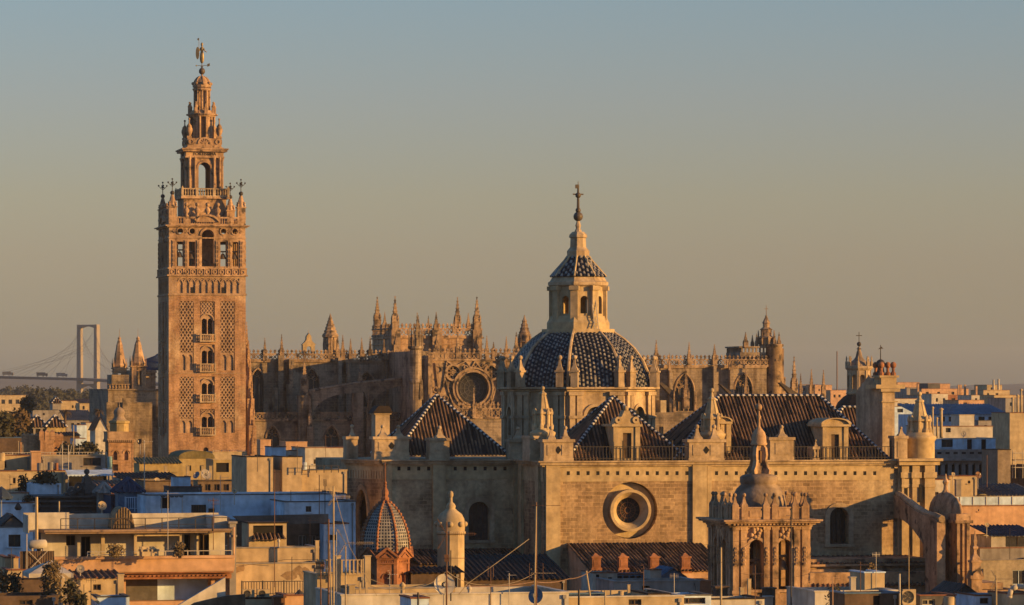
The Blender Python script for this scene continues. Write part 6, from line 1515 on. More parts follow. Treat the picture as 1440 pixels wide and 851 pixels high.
def ac_unit(label, p0, p1, pt, pb, D):
    K = Frame(p0, D); root = K.empty('air_conditioner', label, 'air conditioner'); x1 = K.x(p1); z0, z1 = K.at(p0, pb)[1], K.at(p0, pt)[1]; c, cz, r = x1*.4, (z0+z1)/2, (z1-z0)*.4
    b = MB(); b.wall(0, x1, z0, z1, 0, [('circle', c-r, c+r, cz-r, cz+r)], .1, th=.35); b.box(0, x1, .12, .35, z0, z1-.01); b.build('casing', CREAM, root)
    b = MB(); b.T = Matrix.Translation((c, .09, cz)) @ Matrix.Rotation(pi/2, 4, 'X')
    for k in range(5): a = k*2*pi/5; b.add([(0, 0, 0), (r*.9*cos(a), r*.9*sin(a), -.02), (r*.9*cos(a+.8), r*.9*sin(a+.8), .02)], [(0, 1, 2)])
    b.build('fan', DGREY, root); b = MB()
    for q in (.35, .65, .95): b.ring(c, cz, r*q-.008, r*q+.008, -.02, 0, 20)
    for k in range(4): a = k*pi/4; b.bar((c-r*cos(a), cz-r*sin(a)), (c+r*cos(a), cz+r*sin(a)), -.01, .012, .012)
    b.build('grille', DGREY, root); b = MB(); b.box(.05, .12, 0, .4, z0-.3, z0); b.box(x1-.12, x1-.05, 0, .4, z0-.3, z0); b.build('bracket', STEEL, root); return root
# ---------------------------------------------------------------- far town, left
FG = leafmat('far_foliage', (.055,.055,.035)); OLVG = leafmat('dusty_evening_foliage', (.13,.085,.04)); DKG = leafmat('dark_foliage', (.055,.05,.028)); DRYG = leafmat('dry_foliage', (.17,.12,.06))
for i, (px, pt, pb, D, w_, lab) in enumerate(((10, 546, 560, 3000, 34, 'hazy far tree clump at the left edge under the bridge deck'), (34, 545, 560, 2900, 30, 'hazy far tree between the left edge clump and the big round trees'), (54, 546, 582, 1900, 38, 'big round hazy tree under the bridge deck, the wider one'), (76, 547, 580, 1950, 34, 'big round hazy tree under the bridge deck, nearer the pylon'), (98, 549, 568, 2100, 22, 'hazy tree touching the left leg of the bridge pylon'), (126, 551, 566, 2300, 20, 'hazy tree framed between the two pylon legs'), (146, 553, 566, 2500, 16, 'hazy low tree right of the bridge pylon'))):
    tree(lab, px, pt, pb, D, w_, FG, 700, 1.1, seed=i, lobes=9, group='far trees under the bridge')
tree('tree with sunlit brown-green crown at the left edge of the town', 26, 566, 645, 600, 40, OLVG, 2200, .34, seed=3, lobes=10)
tree('dark shaded tree at the far left edge beside the sunlit brown tree', 2, 574, 640, 585, 34, DKG, 1300, .4, seed=5)
tree('small dark tree rising behind the sunlit brown crown', 38, 557, 585, 800, 17, OLVG, 500, .34, seed=6)
tree('slim dark cypress beside the twin-roofed pavilion', 31, 598, 650, 575, 10, DKG, 500, .3, seed=8, lobes=5, name='cypress')
palm('palm with drooping sunlit fronds left of the long dark roof', 90, 571, 625, 690, 20, OLVG, 1)
palm('palm with drooping sunlit fronds near the dark chapel', 137, 571, 625, 690, 18, OLVG, 2)
tree('dark tree under the white and blue cottages', 122, 624, 652, 520, 32, DKG, 420, .33, seed=11)
tree('dark shrub-like tree below the brick tower with the bell dome', 92, 624, 650, 515, 18, DKG, 260, .33, seed=12)
house('long cream apartment block at the left edge under the far trees', -20, 40, 556, 1500, CREAM, 20, [(a, a+5, 562, 568) for a in (2, 12, 22, 31)])
house('grey house with small hipped roof and pale corner before the far trees', 74, 86, 567, 1000, GREYP, 6, roof='hip', rise=1.6)
house('cream block with two dark windows below the bridge pylon', 86, 113, 564, 1010, CREAM, 9, [(101, 103.5, 570, 574), (105.5, 108, 570, 574)])
house('long cream house with tiled roof right of the pylon foot', 112, 149, 567, 985, CREAM, 8, [(116, 119, 571, 576)], roof='shed', rise=1.0)
house('low grey hall with flat dark roof in front of the far trees', 46, 84, 577, 900, GREYP, 12, [(60, 63, 581, 584)], cap=BLUED)
house('long grey hall with dark roof between the two palms', 92, 130, 591, 860, GREYP, 10, [(100, 104, 595, 603), (108, 112, 595, 603)], roof='shed', rise=2.2, rm=[DGREY, DGREY])
house('orange gabled house beside the dark chapel', 138, 150, 573, 800, SALMON, 8, [(141, 144, 580, 585)], roof='gable', rise=1.2)
house('pavilion with dark pyramid roof and open grey piers, left of its twin', 40, 66, 600.5, 606, GREYP, 3.6, [(43, 47, 603, 618), (50, 57, 603, 618), (60, 64, 603, 618)], roof='hip', rise=1.8, voids=(0, 1, 2), name='pavilion', cat='pavilion')
house('pavilion with dark pyramid roof and sunlit ochre wall', 66, 92, 600.5, 598, OCHRE, 3.2, [], roof='hip', rise=1.8, name='pavilion', cat='pavilion')
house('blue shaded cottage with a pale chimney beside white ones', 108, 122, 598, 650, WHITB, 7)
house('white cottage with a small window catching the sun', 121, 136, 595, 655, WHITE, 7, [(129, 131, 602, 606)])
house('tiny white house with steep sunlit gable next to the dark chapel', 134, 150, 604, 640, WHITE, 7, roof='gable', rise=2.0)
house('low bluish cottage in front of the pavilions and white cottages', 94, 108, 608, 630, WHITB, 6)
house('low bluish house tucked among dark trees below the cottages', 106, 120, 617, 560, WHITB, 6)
house('dark roofed shed right of the ochre pavilion', 84, 112, 613, 590, BROWN, 5, roof='shed', rise=.5, rm=[TILED, TILED])
house('long dark walled house at the left edge under the trees', -10, 32, 616, 560, BROWN, 9, cap=BLUEM)
def battlement():
    K = Frame(28, 545); root = K.empty('battlement_wall', 'old brick fortress wall with merlons, part lit by the sun, in front of the pavilions', 'wall'); x1 = K.x(92); zt = K.at(60, 622)[1]
    b = MB(); b.box(0, x1, 0, 1.4, 0, zt); b.box(x1*.42, x1*.72, -1.6, 1.4, 0, zt+.3); b.build('curtain_wall', BRICK, root)
    each('merlon', BRICK, root, lambda c, i: (c.bc(.6+i*(x1-1.2)/9, .35, zt, zt+1.0, .62, .6), c.lathe([(.44, 0), (.02, .35)], 4, .6+i*(x1-1.2)/9, .35, zt+1.0, pi/4)), [0, 1, 2, 3, 8, 9])
    each('merlon', BRICK, root, lambda c, u: (c.bc(u, -1.2, zt+.3, zt+1.5, .66, .6), c.lathe([(.46, 0), (.02, .35)], 4, u, -1.2, zt+1.5, pi/4)), (x1*.45, x1*.57, x1*.69))
battlement()
# ---------------------------------------------------------------- rows of roofs, left
house('cream house with reddish roof edge at the left, behind the water drums', -20, 43, 641, 394, CREAM, 9, [(3, 9, 649, 658)], voids=(0,))
chimney('big square cream chimney beside the drums, broader than any other', 43, 57.5, 634, 668, 392, SALMON)
tank('left of the two tall grey water drums by the big cream chimney', 52, 60, 651, 664, 388, GREYP, group=None)
tank('right of the two tall grey water drums by the big cream chimney', 67, 75, 650, 664, 388, GREYP, group=None)
tank('short rust-red drum right of the two grey ones', 77, 82, 651, 664, 388, TERRA)
house('grey rooftop house with blue louvred window under the fortress wall', 57, 148, 641, 393, GREYP, 8, [(117, 142, 644, 655)], cap=CREAM)
tank('corner barrel of pale metal at the left edge of the roofs', -4, 7, 637, 648, 392, CREAM)
fence('pale picket rail along the roofs below the fortress wall', 4, 150, 636, 641, 402, STEEL, .3, posts=12)
house('long cream wall with grey streaks and red tile edge below the drums', -20, 92, 663, 384, CREAM, 9, [(18, 22, 672, 680)])
house('dark open loggia with white shutters under the scalloped awning', 92, 158, 662, 387, GREYP, 7, [(97, 120, 667, 684), (124, 150, 667, 684)], voids=(0, 1), cap=WHITB)
awning('bluish white scalloped awning over the dark loggia', 92, 157, 661, 670, 385, WHITB, 1.6)
tank('turquoise upright tank at the end of the grey rooftop house', 151, 158, 642, 657, 392, plain('turquoise_plastic', (.2,.34,.34)))
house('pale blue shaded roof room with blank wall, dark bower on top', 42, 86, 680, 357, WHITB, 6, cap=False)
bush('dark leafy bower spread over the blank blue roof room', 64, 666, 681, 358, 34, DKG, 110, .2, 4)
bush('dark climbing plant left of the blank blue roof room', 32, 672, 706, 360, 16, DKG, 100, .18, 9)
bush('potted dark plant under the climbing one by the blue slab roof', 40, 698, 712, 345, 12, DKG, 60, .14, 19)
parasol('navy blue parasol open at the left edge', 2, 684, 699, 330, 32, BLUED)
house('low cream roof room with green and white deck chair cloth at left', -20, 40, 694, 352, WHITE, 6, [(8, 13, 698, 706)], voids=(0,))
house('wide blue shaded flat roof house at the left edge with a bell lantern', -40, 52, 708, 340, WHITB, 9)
def rooflantern():
    p = stand(25.5, 716, 338); root = thing('roof_lantern', 'tiny dark bell-shaped roof lantern on the wide blue roof', 'lantern', p); b = MB(); b.lathe([(.2, -.1), (.34, .1), (.18, .4), (.06, .55)], 8, smooth=True); b.build('hood', IRON, root); b = MB(); b.tube((0, 0, .5), (0, 0, .95), .025, .015, 5); b.build('spike', IRON, root)
rooflantern()
def pediment():
    K = Frame(56, 352); X, Z = K.x, K.z; z = lambda p: Z(p, 0, 95); root = K.empty('church_gable', 'dark weathered church gable with stepped cornices, scrolls and a ball on top', 'gable')
    x1 = X(140); b = MB(); b.box(0, x1, 0, 5, 0, z(722)); b.build('wall', DGREY, root)
    b = MB()
    for i, (p0, p1, e_) in enumerate(((722, 719, .3), (719, 713, -.1), (713, 711, .35), (711, 706, 0), (706, 703, .5), (703, 699.5, .15), (699.5, 697, .7))): b.box(-e_, x1+e_-.01*i, -e_-.3, 5, z(p0), z(p1))
    b.build('cornice', DGREY, root)
    b = MB(); c = X(122); q = x1
    b.prism([(X(90), z(697)), (q, z(697)), (q, z(692)), (X(133), z(690)), (X(130), z(682)), (X(127), z(672)), (X(123.5), z(669)), (X(120), z(669)), (X(117), z(673)), (X(115), z(684)), (X(108), z(688)), (X(98), z(692)), (X(91), z(693))], -.4, .8)
    for px, py, r in ((100, 691, .42), (111, 686, .5), (131, 687, .42)): b.ring(X(px), z(py), r*.4, r, -.6, -.3, 14)
    for px in (113, 131): b.bc(X(px), -.4, z(697), z(683), .4)
    b.prism([(X(95), z(695)), (X(113), z(687)), (X(113), z(689)), (X(97), z(697))], -.75, -.4); b.box(X(118), X(126), -.65, -.3, z(694), z(678)); b.build('scrolled_crest', DGREY, root)
    b = MB(); b.ball(c, 0, z(663.5), .27, 0, 12); b.lathe([(.2, 0), (.1, .15), (.1, .3)], 8, c, 0, z(669)); b.tube((c, 0, z(660)), (c, 0, z(657)), .03, .02, 4); b.build('ball', DGREY, root)
pediment()
house('small brown turret room with pale pyramid tile roof beside the dark gable', 139, 156, 693, 350, GREYP, 1.6, roof='hip', rise=.85, rm=[GREYP, GREYP])
house('orange-roofed shed behind the pale pyramid roof', 130, 176, 683, 374, TERRA, 5, roof='shed', rise=.4)
house('blue shaded house with a dark pointed roof left of the long blue block', 166, 199, 692, 343, BLUEM, 2.6, roof='hip', rise=1.2, rm=[BLUED, BLUED])
house('blue shaded terrace house with white trellis front', 156, 208, 697, 345, BLUED, 6, [(160, 170, 701, 713)])
fence('white diagonal trellis on the blue terrace house', 176, 203, 699, 716, 341, WHITB, .18, posts=3)
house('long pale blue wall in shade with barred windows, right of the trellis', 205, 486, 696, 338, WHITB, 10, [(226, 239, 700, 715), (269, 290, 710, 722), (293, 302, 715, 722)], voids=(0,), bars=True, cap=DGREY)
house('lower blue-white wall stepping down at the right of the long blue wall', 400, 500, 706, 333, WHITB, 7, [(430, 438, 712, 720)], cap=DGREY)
awning('dark little awning over the left window of the long blue wall', 224, 256, 696, 700, 337.5, DGREY, .8)
# roofs at the tall tower's foot
house('ochre barrel-roofed hall at the foot of the tall tower, left part', 180, 236, 657, 520, OCHRE, 8, [(232, 234, 660, 664)], cap=OLIVE)
def barrel(label, p0, p1, pt, ps, D, m, dep=7):
    K = Frame(p0, D); root = K.empty('barrel_roof_house', label, 'house'); x1 = K.x(p1); zs, zt = K.at(p0, ps)[1], K.at(p0, pt)[1]; b = MB(); b.box(0, x1, 0, dep, 0, zs); b.build('wall', OCHRE, root)
    b = MB(); n = 12; b.prism([(x1/2+(x1/2+.1)*cos(pi*i/n), zs+(zt-zs)*sin(pi*i/n)**.7) for i in range(n+1)], -.1, dep+.1); b.build('roof', m, root)
    for i in range(2): b = MB(); u = x1*(.3+.35*i); b.box(u-.2, u+.2, -.06, -.01, zs-1.6, zs-.9); b.build('vent', DARK, root)
barrel('olive round-topped roof house with two vents under the tall tower', 252, 301, 634, 645, 505, OLIVE, 9)
house('cream terrace under the tall tower with thin rail', 299, 347, 636, 560, CREAM, 6, cap=CREAM)
fence('thin pale rail on the cream terrace at the tower foot', 300, 345, 633, 637, 562, STEEL, 1.2, posts=5)
house('olive canvas covered lean-to left of the olive barrel roof', 196, 254, 652, 490, OCHRE, 5, roof='shed', rise=.7, rm=[OLIVE, OLIVE])
house('cream covered terrace with awning beside the olive barrel roof', 300, 345, 647, 480, OCHRE, 6, [(304, 322, 651, 664), (326, 342, 651, 664)], voids=(0, 1), cap=CREAM)
for i, (px, lab) in enumerate(((233, 'small square cream chimney, leftmost of four under the olive roofs'), (264, 'small square cream chimney, second of four under the olive roofs'), (285, 'small square cream chimney, third of four under the olive roofs'), (296, 'small square cream chimney, rightmost of four under the olive roofs'))): chimney(lab, px-2.3, px+2.3, 655, 664, 470, CREAM)
house('brown wall with arched relief panels and tile caps under the olive roofs', 204, 346, 677, 425, mat('umber_render', (.20,.14,.085), (.15,.10,.06), sc_=.4), 8, [(262+i*13, 270+i*13, 681, 690) for i in range(6)], cap=TILED, sill=False)
house('pale brown house with dark tiled edge left of the arched wall', 170, 250, 673, 440, GREYP, 8, [(212, 226, 684, 691)], roof='shed', rise=.5, rm=[TILED, TILED])
house('small pale blue box room on the brown wall', 246, 268, 671, 418, WHITB, 3)
chimney('cream chimney block beside the pale blue box room', 272, 278, 675, 690, 416, CREAM)
house('black slate topped low shed under the pale blue box room', 238, 284, 685, 405, DGREY, 4)
dish('big grey mesh dish facing right under the olive barrel roof', 290, 667, 8, 440, 35, GREYP, 30, .8)
dish('round cream dish on the pale brown house, left of the blue box room', 221, 676, 4.5, 430, 20, CREAM, 20, .9)
dish('dark blue shaded dish between olive roof and arched wall', 276, 668, 5.5, 445, -40, BLUEM, 30, .8)
dish('cream dish on a post behind the glass-railed terrace roof', 144, 711, 6.5, 285, 30, CREAM, 20, .8)
# pale blocks between tall tower and church
house('tall pale blank-walled block with dark cap, left of two', 347, 384, 643, 371, PEEL, 9, cap=TILED)
house('tall pale blank-walled block with dark cap, right of two', 397, 425, 643, 371.9, PEEL, 6, cap=TILED)
house('wide blank cream wall stepped below the two pale blocks', 383, 488, 662, 372.6, PEEL, 8, cap=CREAM)
house('blue shaded roof room with slatted hood behind the two pale blocks', 382, 402, 629, 392, WHITB, 4)
house('sunlit cream house with two shuttered windows against the shaded cathedral', 429, 490, 630, 450, WHITE, 9, [(441, 451, 646, 652.5), (470, 476, 646, 652.5)], frame_m=BROWN)
house('pale house side behind the slatted roof room, lower than the cream house', 400, 432, 634, 455, WHITE, 8)
house('orange brick parapet house in front of the dark cathedral arch', 402, 432, 622, 520, SALMON, 5, cap=SALMON)
house('brick gate piers block under the cathedral arch', 366, 381, 619, 560, SALMON, 3, cap=SALMON)
fence('dark rail on the wide cream wall before the shuttered house', 425, 476, 655, 662, 371.5, IRON, 0, posts=6)
tank('blue shaded barrel on the wide cream wall', 425.5, 431.5, 650, 660, 378, WHITB)
house('strip of low cream and white roofs below the wide cream wall', 383, 492, 697, 352, WHITE, 7, [(402, 414, 699, 703)])
chimney('white vent block on the strip of low roofs', 415, 430, 694, 704, 350, CREAM)
# ---------------------------------------------------------------- far town, right
RT = [(1262, 1293, 538, 1250, SALMON, 'orange far block left of the dark rooftop plant room', [(1266, 1270, 544, 548)]), (1275, 1306, 545, 1180, GREYP, 'grey far block with stepped roof behind the ball-topped obelisk', []), (1296, 1362, 547, 1120, SALMON, 'wide orange far block with the dark plant room on top', [(1302, 1306, 551, 555), (1318, 1322, 551, 555), (1338, 1342, 551, 555)]),
 (1305, 1322, 539.5, 1130, DGREY, 'dark rooftop plant room on the wide orange far block', []), (1320, 1336, 540, 1135, SALMON, 'orange roof tower right of the dark plant room', []), (1310, 1333, 554, 900, WHITE, 'white far house with two square windows', [(1316, 1319, 560, 565), (1326, 1329, 560, 565)]), (1293, 1313, 556, 960, GREYP, 'grey-white far house left of the white one with square windows', [(1303, 1306, 561, 565)]),
 (1332, 1362, 556, 1010, TERRA, 'dark red brick far house under the orange block', [(1338, 1343, 560, 566)]), (1388, 1409, 541.5, 1060, CREAM, 'tall cream far block with masts on its top room', [(1393, 1396, 545, 548)]), (1383, 1420, 549, 1040, CREAM, 'broad cream far block beneath the room with masts', [(1388, 1391, 553, 557), (1400, 1404, 553, 557)]), (1366, 1400, 556, 960, WHITE, 'long white far house right of the red brick one', [(1371, 1374, 560, 564), (1384, 1387, 560, 564)]),
 (1398, 1442, 556, 930, CREAM, 'cream far house at the right edge behind the pipes', [(1406, 1409, 561, 566), (1424, 1427, 561, 566)]), (1256, 1292, 561, 800, WHITE, 'white terraced house with blue shade behind the corner obelisk', [(1262, 1268, 567, 572), (1272, 1277, 567, 572)]), (1256, 1290, 572, 720, WHITB, 'lower white house in blue shade behind the corner obelisk', [(1262, 1270, 575, 580)]),
 (1168, 1190, 549, 1300, SALMON, 'orange far block with small windows left of the cross lantern', [(1172, 1175, 555, 559), (1179, 1182, 555, 559)]), (1124, 1150, 541, 1350, GREYP, 'grey far block between the thin gothic spires', [(1130, 1132, 546, 550), (1138, 1140, 546, 550)]), (1146, 1170, 541.5, 1340, SALMON, 'orange far block right of the grey one between spires', [(1151, 1153, 547, 550), (1160, 1162, 547, 550)]),
 (1348, 1384, 563, 840, SALMON, 'low orange far house just above the blue metal roof', [(1355, 1360, 566, 569)]), (1414, 1450, 560, 760, GREYP, 'grey house at the right edge behind the tall pipes', [(1420, 1424, 566, 571)])]
for p0, p1, pt, D, m, lab, wn in RT: house(lab, p0, p1, pt, D, m, 10, wn, sill=False)
for px, pt, D, lab in ((1291, 540, 1100, 'thin far chimney, leftmost of the four on the far orange blocks'), (1348, 541, 1080, 'thin far chimney, second of the four on the far orange blocks'), (1351, 541, 1075, 'thin far chimney, third of the four on the far orange blocks'), (1357, 541, 1070, 'thin far chimney, rightmost of the four on the far orange blocks'), (1373, 543, 1000, 'thin pale far chimney alone between the orange and cream far blocks')):
    chimney(lab, px-1.3, px+1.3, pt, pt+10, D, SALMON, name='chimney')
mast('stubby phone mast on the far cream block, left of two', 1397, 534, 542, 1058, ((537, 5, 'box', 0), (539, 5, 'grid', 0)), r=.35, name='phone_mast'); mast('stubby phone mast on the far cream block, right of two', 1404, 533, 542, 1058, ((536, 5, 'grid', 0), (538, 5, 'box', 0)), r=.35, name='phone_mast')
house('long hall with blue sheet metal roof in shade', 1290, 1416, 583, 600, WHITB, 9, [(1320+i*14, 1329+i*14, 586, 593) for i in range(6)], roof='shed', rise=1.6, rm=[BLUEM, BLUEM])
house('grey shaded block right of the white stair tower', 1376, 1424, 592, 560, GREYP, 10, [(1384, 1388, 598, 606), (1394, 1399, 598, 606)], cap=DGREY)
house('cream block with sunlit top at the right edge carrying tall pipes', 1420, 1452, 581, 520, CREAM, 7)
for px, pt, lab in ((1424, 560, 'tall pale flue, leftmost of four on the right edge block'), (1431, 556, 'tall pale flue, second of four on the right edge block'), (1436, 548, 'tall pale flue, third and tallest of four on the right edge block'), (1440.5, 550, 'tall pale flue, rightmost of four on the right edge block')): pipe(lab, px, pt, 582, 521, .15, CREAM)
for px, pt, lab in ((1311.5, 573, 'slim cream flue, leftmost and thinnest of the trio on the white terrace house'), (1317.5, 588, 'slim cream flue, shortest of the trio on the white terrace house'), (1323.5, 575, 'thick cream flue, widest of the trio on the white terrace house')): pipe(lab, px, pt, 606, 470, .13 if px < 1320 else .2, CREAM)
house('white terrace house with square stair tower below the blue metal roof', 1308, 1396, 600, 480, WHITE, 9, [(1330, 1337, 602, 608)])
house('white square stair tower on the white terrace house', 1349, 1370, 584, 484, WHITE, 3, cap=CREAM)
house('white lower terrace front with dark blue doors in shade', 1312, 1400, 617, 465, WHITB, 6, [(1324, 1340, 618, 629), (1360, 1367, 618, 632), (1380, 1387, 618, 632)], voids=(1, 2), cap=WHITE)
dish('grey dish on the lower terrace front above the blue doors', 1355, 610, 4, 462, 15, GREYP, 15, .4)
def colonnade():
    K = Frame(1312, 440); X, Z = K.x, K.z; z = lambda p, y=0: Z(p, y, 1355); root = K.empty('colonnaded_house', 'grey shaded house with a row of tall openings between columns and deep cornice', 'house'); x1 = X(1408)
    b = MB(); b.box(0, x1, .6, 9, 0, z(652)); b.box(0, x1, 0, .6, 0, z(671)); b.build('wall', GREYP, root)
    each('column', GREYP, root, lambda c, i: (c.bc(.4+i*(x1-.8)/9, .25, z(671), z(652), .46, .4), c.bc(.4+i*(x1-.8)/9, .22, z(653.5), z(652), .62, .5)), range(10))
    b = MB(); b.box(-.1, x1+.1, -.1, 9, z(652), z(648)); b.box(-.5, x1+.5, -.6, 9, z(648), z(645)); b.box(-.3, x1+.3, -.2, .6, z(641), z(632)); b.box(-.35, x1+.35, -.3, 9, z(645), z(641)); b.build('cornice', GREYP, root)
    each('attic_vent', DARK, root, lambda c, i: c.box(.7+i*(x1-1.4)/7-.25, .7+i*(x1-1.4)/7+.25, -.23, -.19, z(638.5), z(635.5)), range(8))
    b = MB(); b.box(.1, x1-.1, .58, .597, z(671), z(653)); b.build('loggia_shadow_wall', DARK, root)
colonnade()
house('tall grey windowless wall tower at right beside the scaffold', 1403, 1421, 633, 425, mat('taupe_render', (.27,.21,.15), (.22,.17,.12), sc_=.3), 5, cap=TILED)
house('brown roof house under the scaffold at the right edge', 1421, 1460, 655, 430, BROWN, 6, [(1426, 1432, 660, 672)])
def scaffold():
    p = stand(1433, 660, 427); root = thing('scaffold', 'steel pipe scaffold on the roof at the right edge', 'scaffold', p, R(GRID)); b = MB()
    for u in (-.6, .6):
        for v in (-.4, .4): b.tube((u, v, -1), (u, v, 2.1), .04, .04, 5)
    for h in (.2, 1.0, 1.8):
        for v in (-.4, .4): b.tube((-.7, v, h), (.7, v, h), .04, .04, 5)
    b.build('frame', STEEL, root); b = MB(); b.box(-.7, .7, -.4, .4, 1.02, 1.08); b.build('platform', BROWN, root)
scaffold()
house('cream cottage with one small window below the colonnaded house', 1335, 1374, 670, 415, CREAM, 5, [(1361, 1364.5, 676, 680)])
house('white cottage annex left of the cream one beside the church corner', 1312, 1336, 675, 410, WHITE, 5, [(1315, 1320, 692, 697), (1324, 1329, 692, 697)])
chimney('twin-topped cream chimney on the cream cottage', 1343, 1351, 674, 694, 405, GREYP)
house('long dark sloping roof house at the right edge', 1392, 1460, 697, 415, GREYP, 7, roof='shed', rise=1.1, rm=[DGREY, DGREY])
dish('small cream dish on top of the cream cottage', 1340.5, 667, 3, 414, 15, CREAM, 20, .4); dish('rusty mesh dish on the cream cottage corner', 1376, 668, 5, 412, 30, RUST, 20, .5)
house('salmon terrace house with long parapet and glass rail at right', 1312, 1460, 712, 400, SALMON, 10, [(1375.5, 1377, 716, 719)])
fence('pale glass terrace rail along the salmon house', 1313, 1460, 698, 711, 403, STEEL, 0, posts=9, solid=WHITB)
house('dark little gabled hut on the salmon terrace', 1346, 1366, 706, 408, DGREY, 2, roof='gable', rise=.35, rm=[DGREY, DGREY])
dish('round cream dish in front of the salmon parapet', 1388, 738, 3.4, 389, 10, CREAM, 15, .5)
house('white garden room with dark blue tarpaulin roof and wide window', 1394, 1460, 754, 390, WHITE, 6, [(1414, 1450, 755, 769)], roof='shed', rise=.9, rm=[BLUED, BLUED])
house('olive-grey house with blue framed windows at the right edge', 1374, 1460, 788, 384, mat('khaki_render', (.36,.30,.21), (.30,.25,.17), sc_=.3), 9, [(1374, 1383, 800, 814), (1424, 1442, 802, 822)], frame_m=WHITB, cap=GREYP)
house('grey parapet terrace above the olive-grey house', 1378, 1460, 771, 388, GREYP, 8)

# ---------------------------------------------------------------- unseen blocks added outside the right edge to throw shade into the view
for X_, Y_, w_, d_, h_, m, lab in ((45, 302, 12, 34, 46, PEEL, 'tall plain shade block added outside the right edge, the tallest one there'), (37.5, 250, 10, 17, 41.5, CREAM, 'narrow cream shade block added outside the right edge, nearest the camera'), (67, 424, 14, 46, 36.3, GREYP, 'long grey shade block added outside the right edge behind the salmon terrace'), (82, 575, 14, 34, 38.6, SALMON, 'salmon shade block added outside the right edge beside the blue metal roof')):
    root = thing('house', lab, 'house', (X_, Y_, 0)); b = MB(); b.wall(0, w_, 0, h_, 0, [('rect', 1.2+2.6*i, 2.2+2.6*i, h_-3.2-3.4*j, h_-1.6-3.4*j) for i in range(int(w_/2.7)) for j in range(4)], .3, th=d_); b.build('wall', m, root)
    b = MB(); b.box(.01, w_-.01, .3, .34, h_-16, h_-.5); b.build('window', GLASS, root); b = MB(); b.box(-.1, w_+.1, -.1, d_+.1, h_+.004, h_+.2); b.build('roof', TERTL, root)
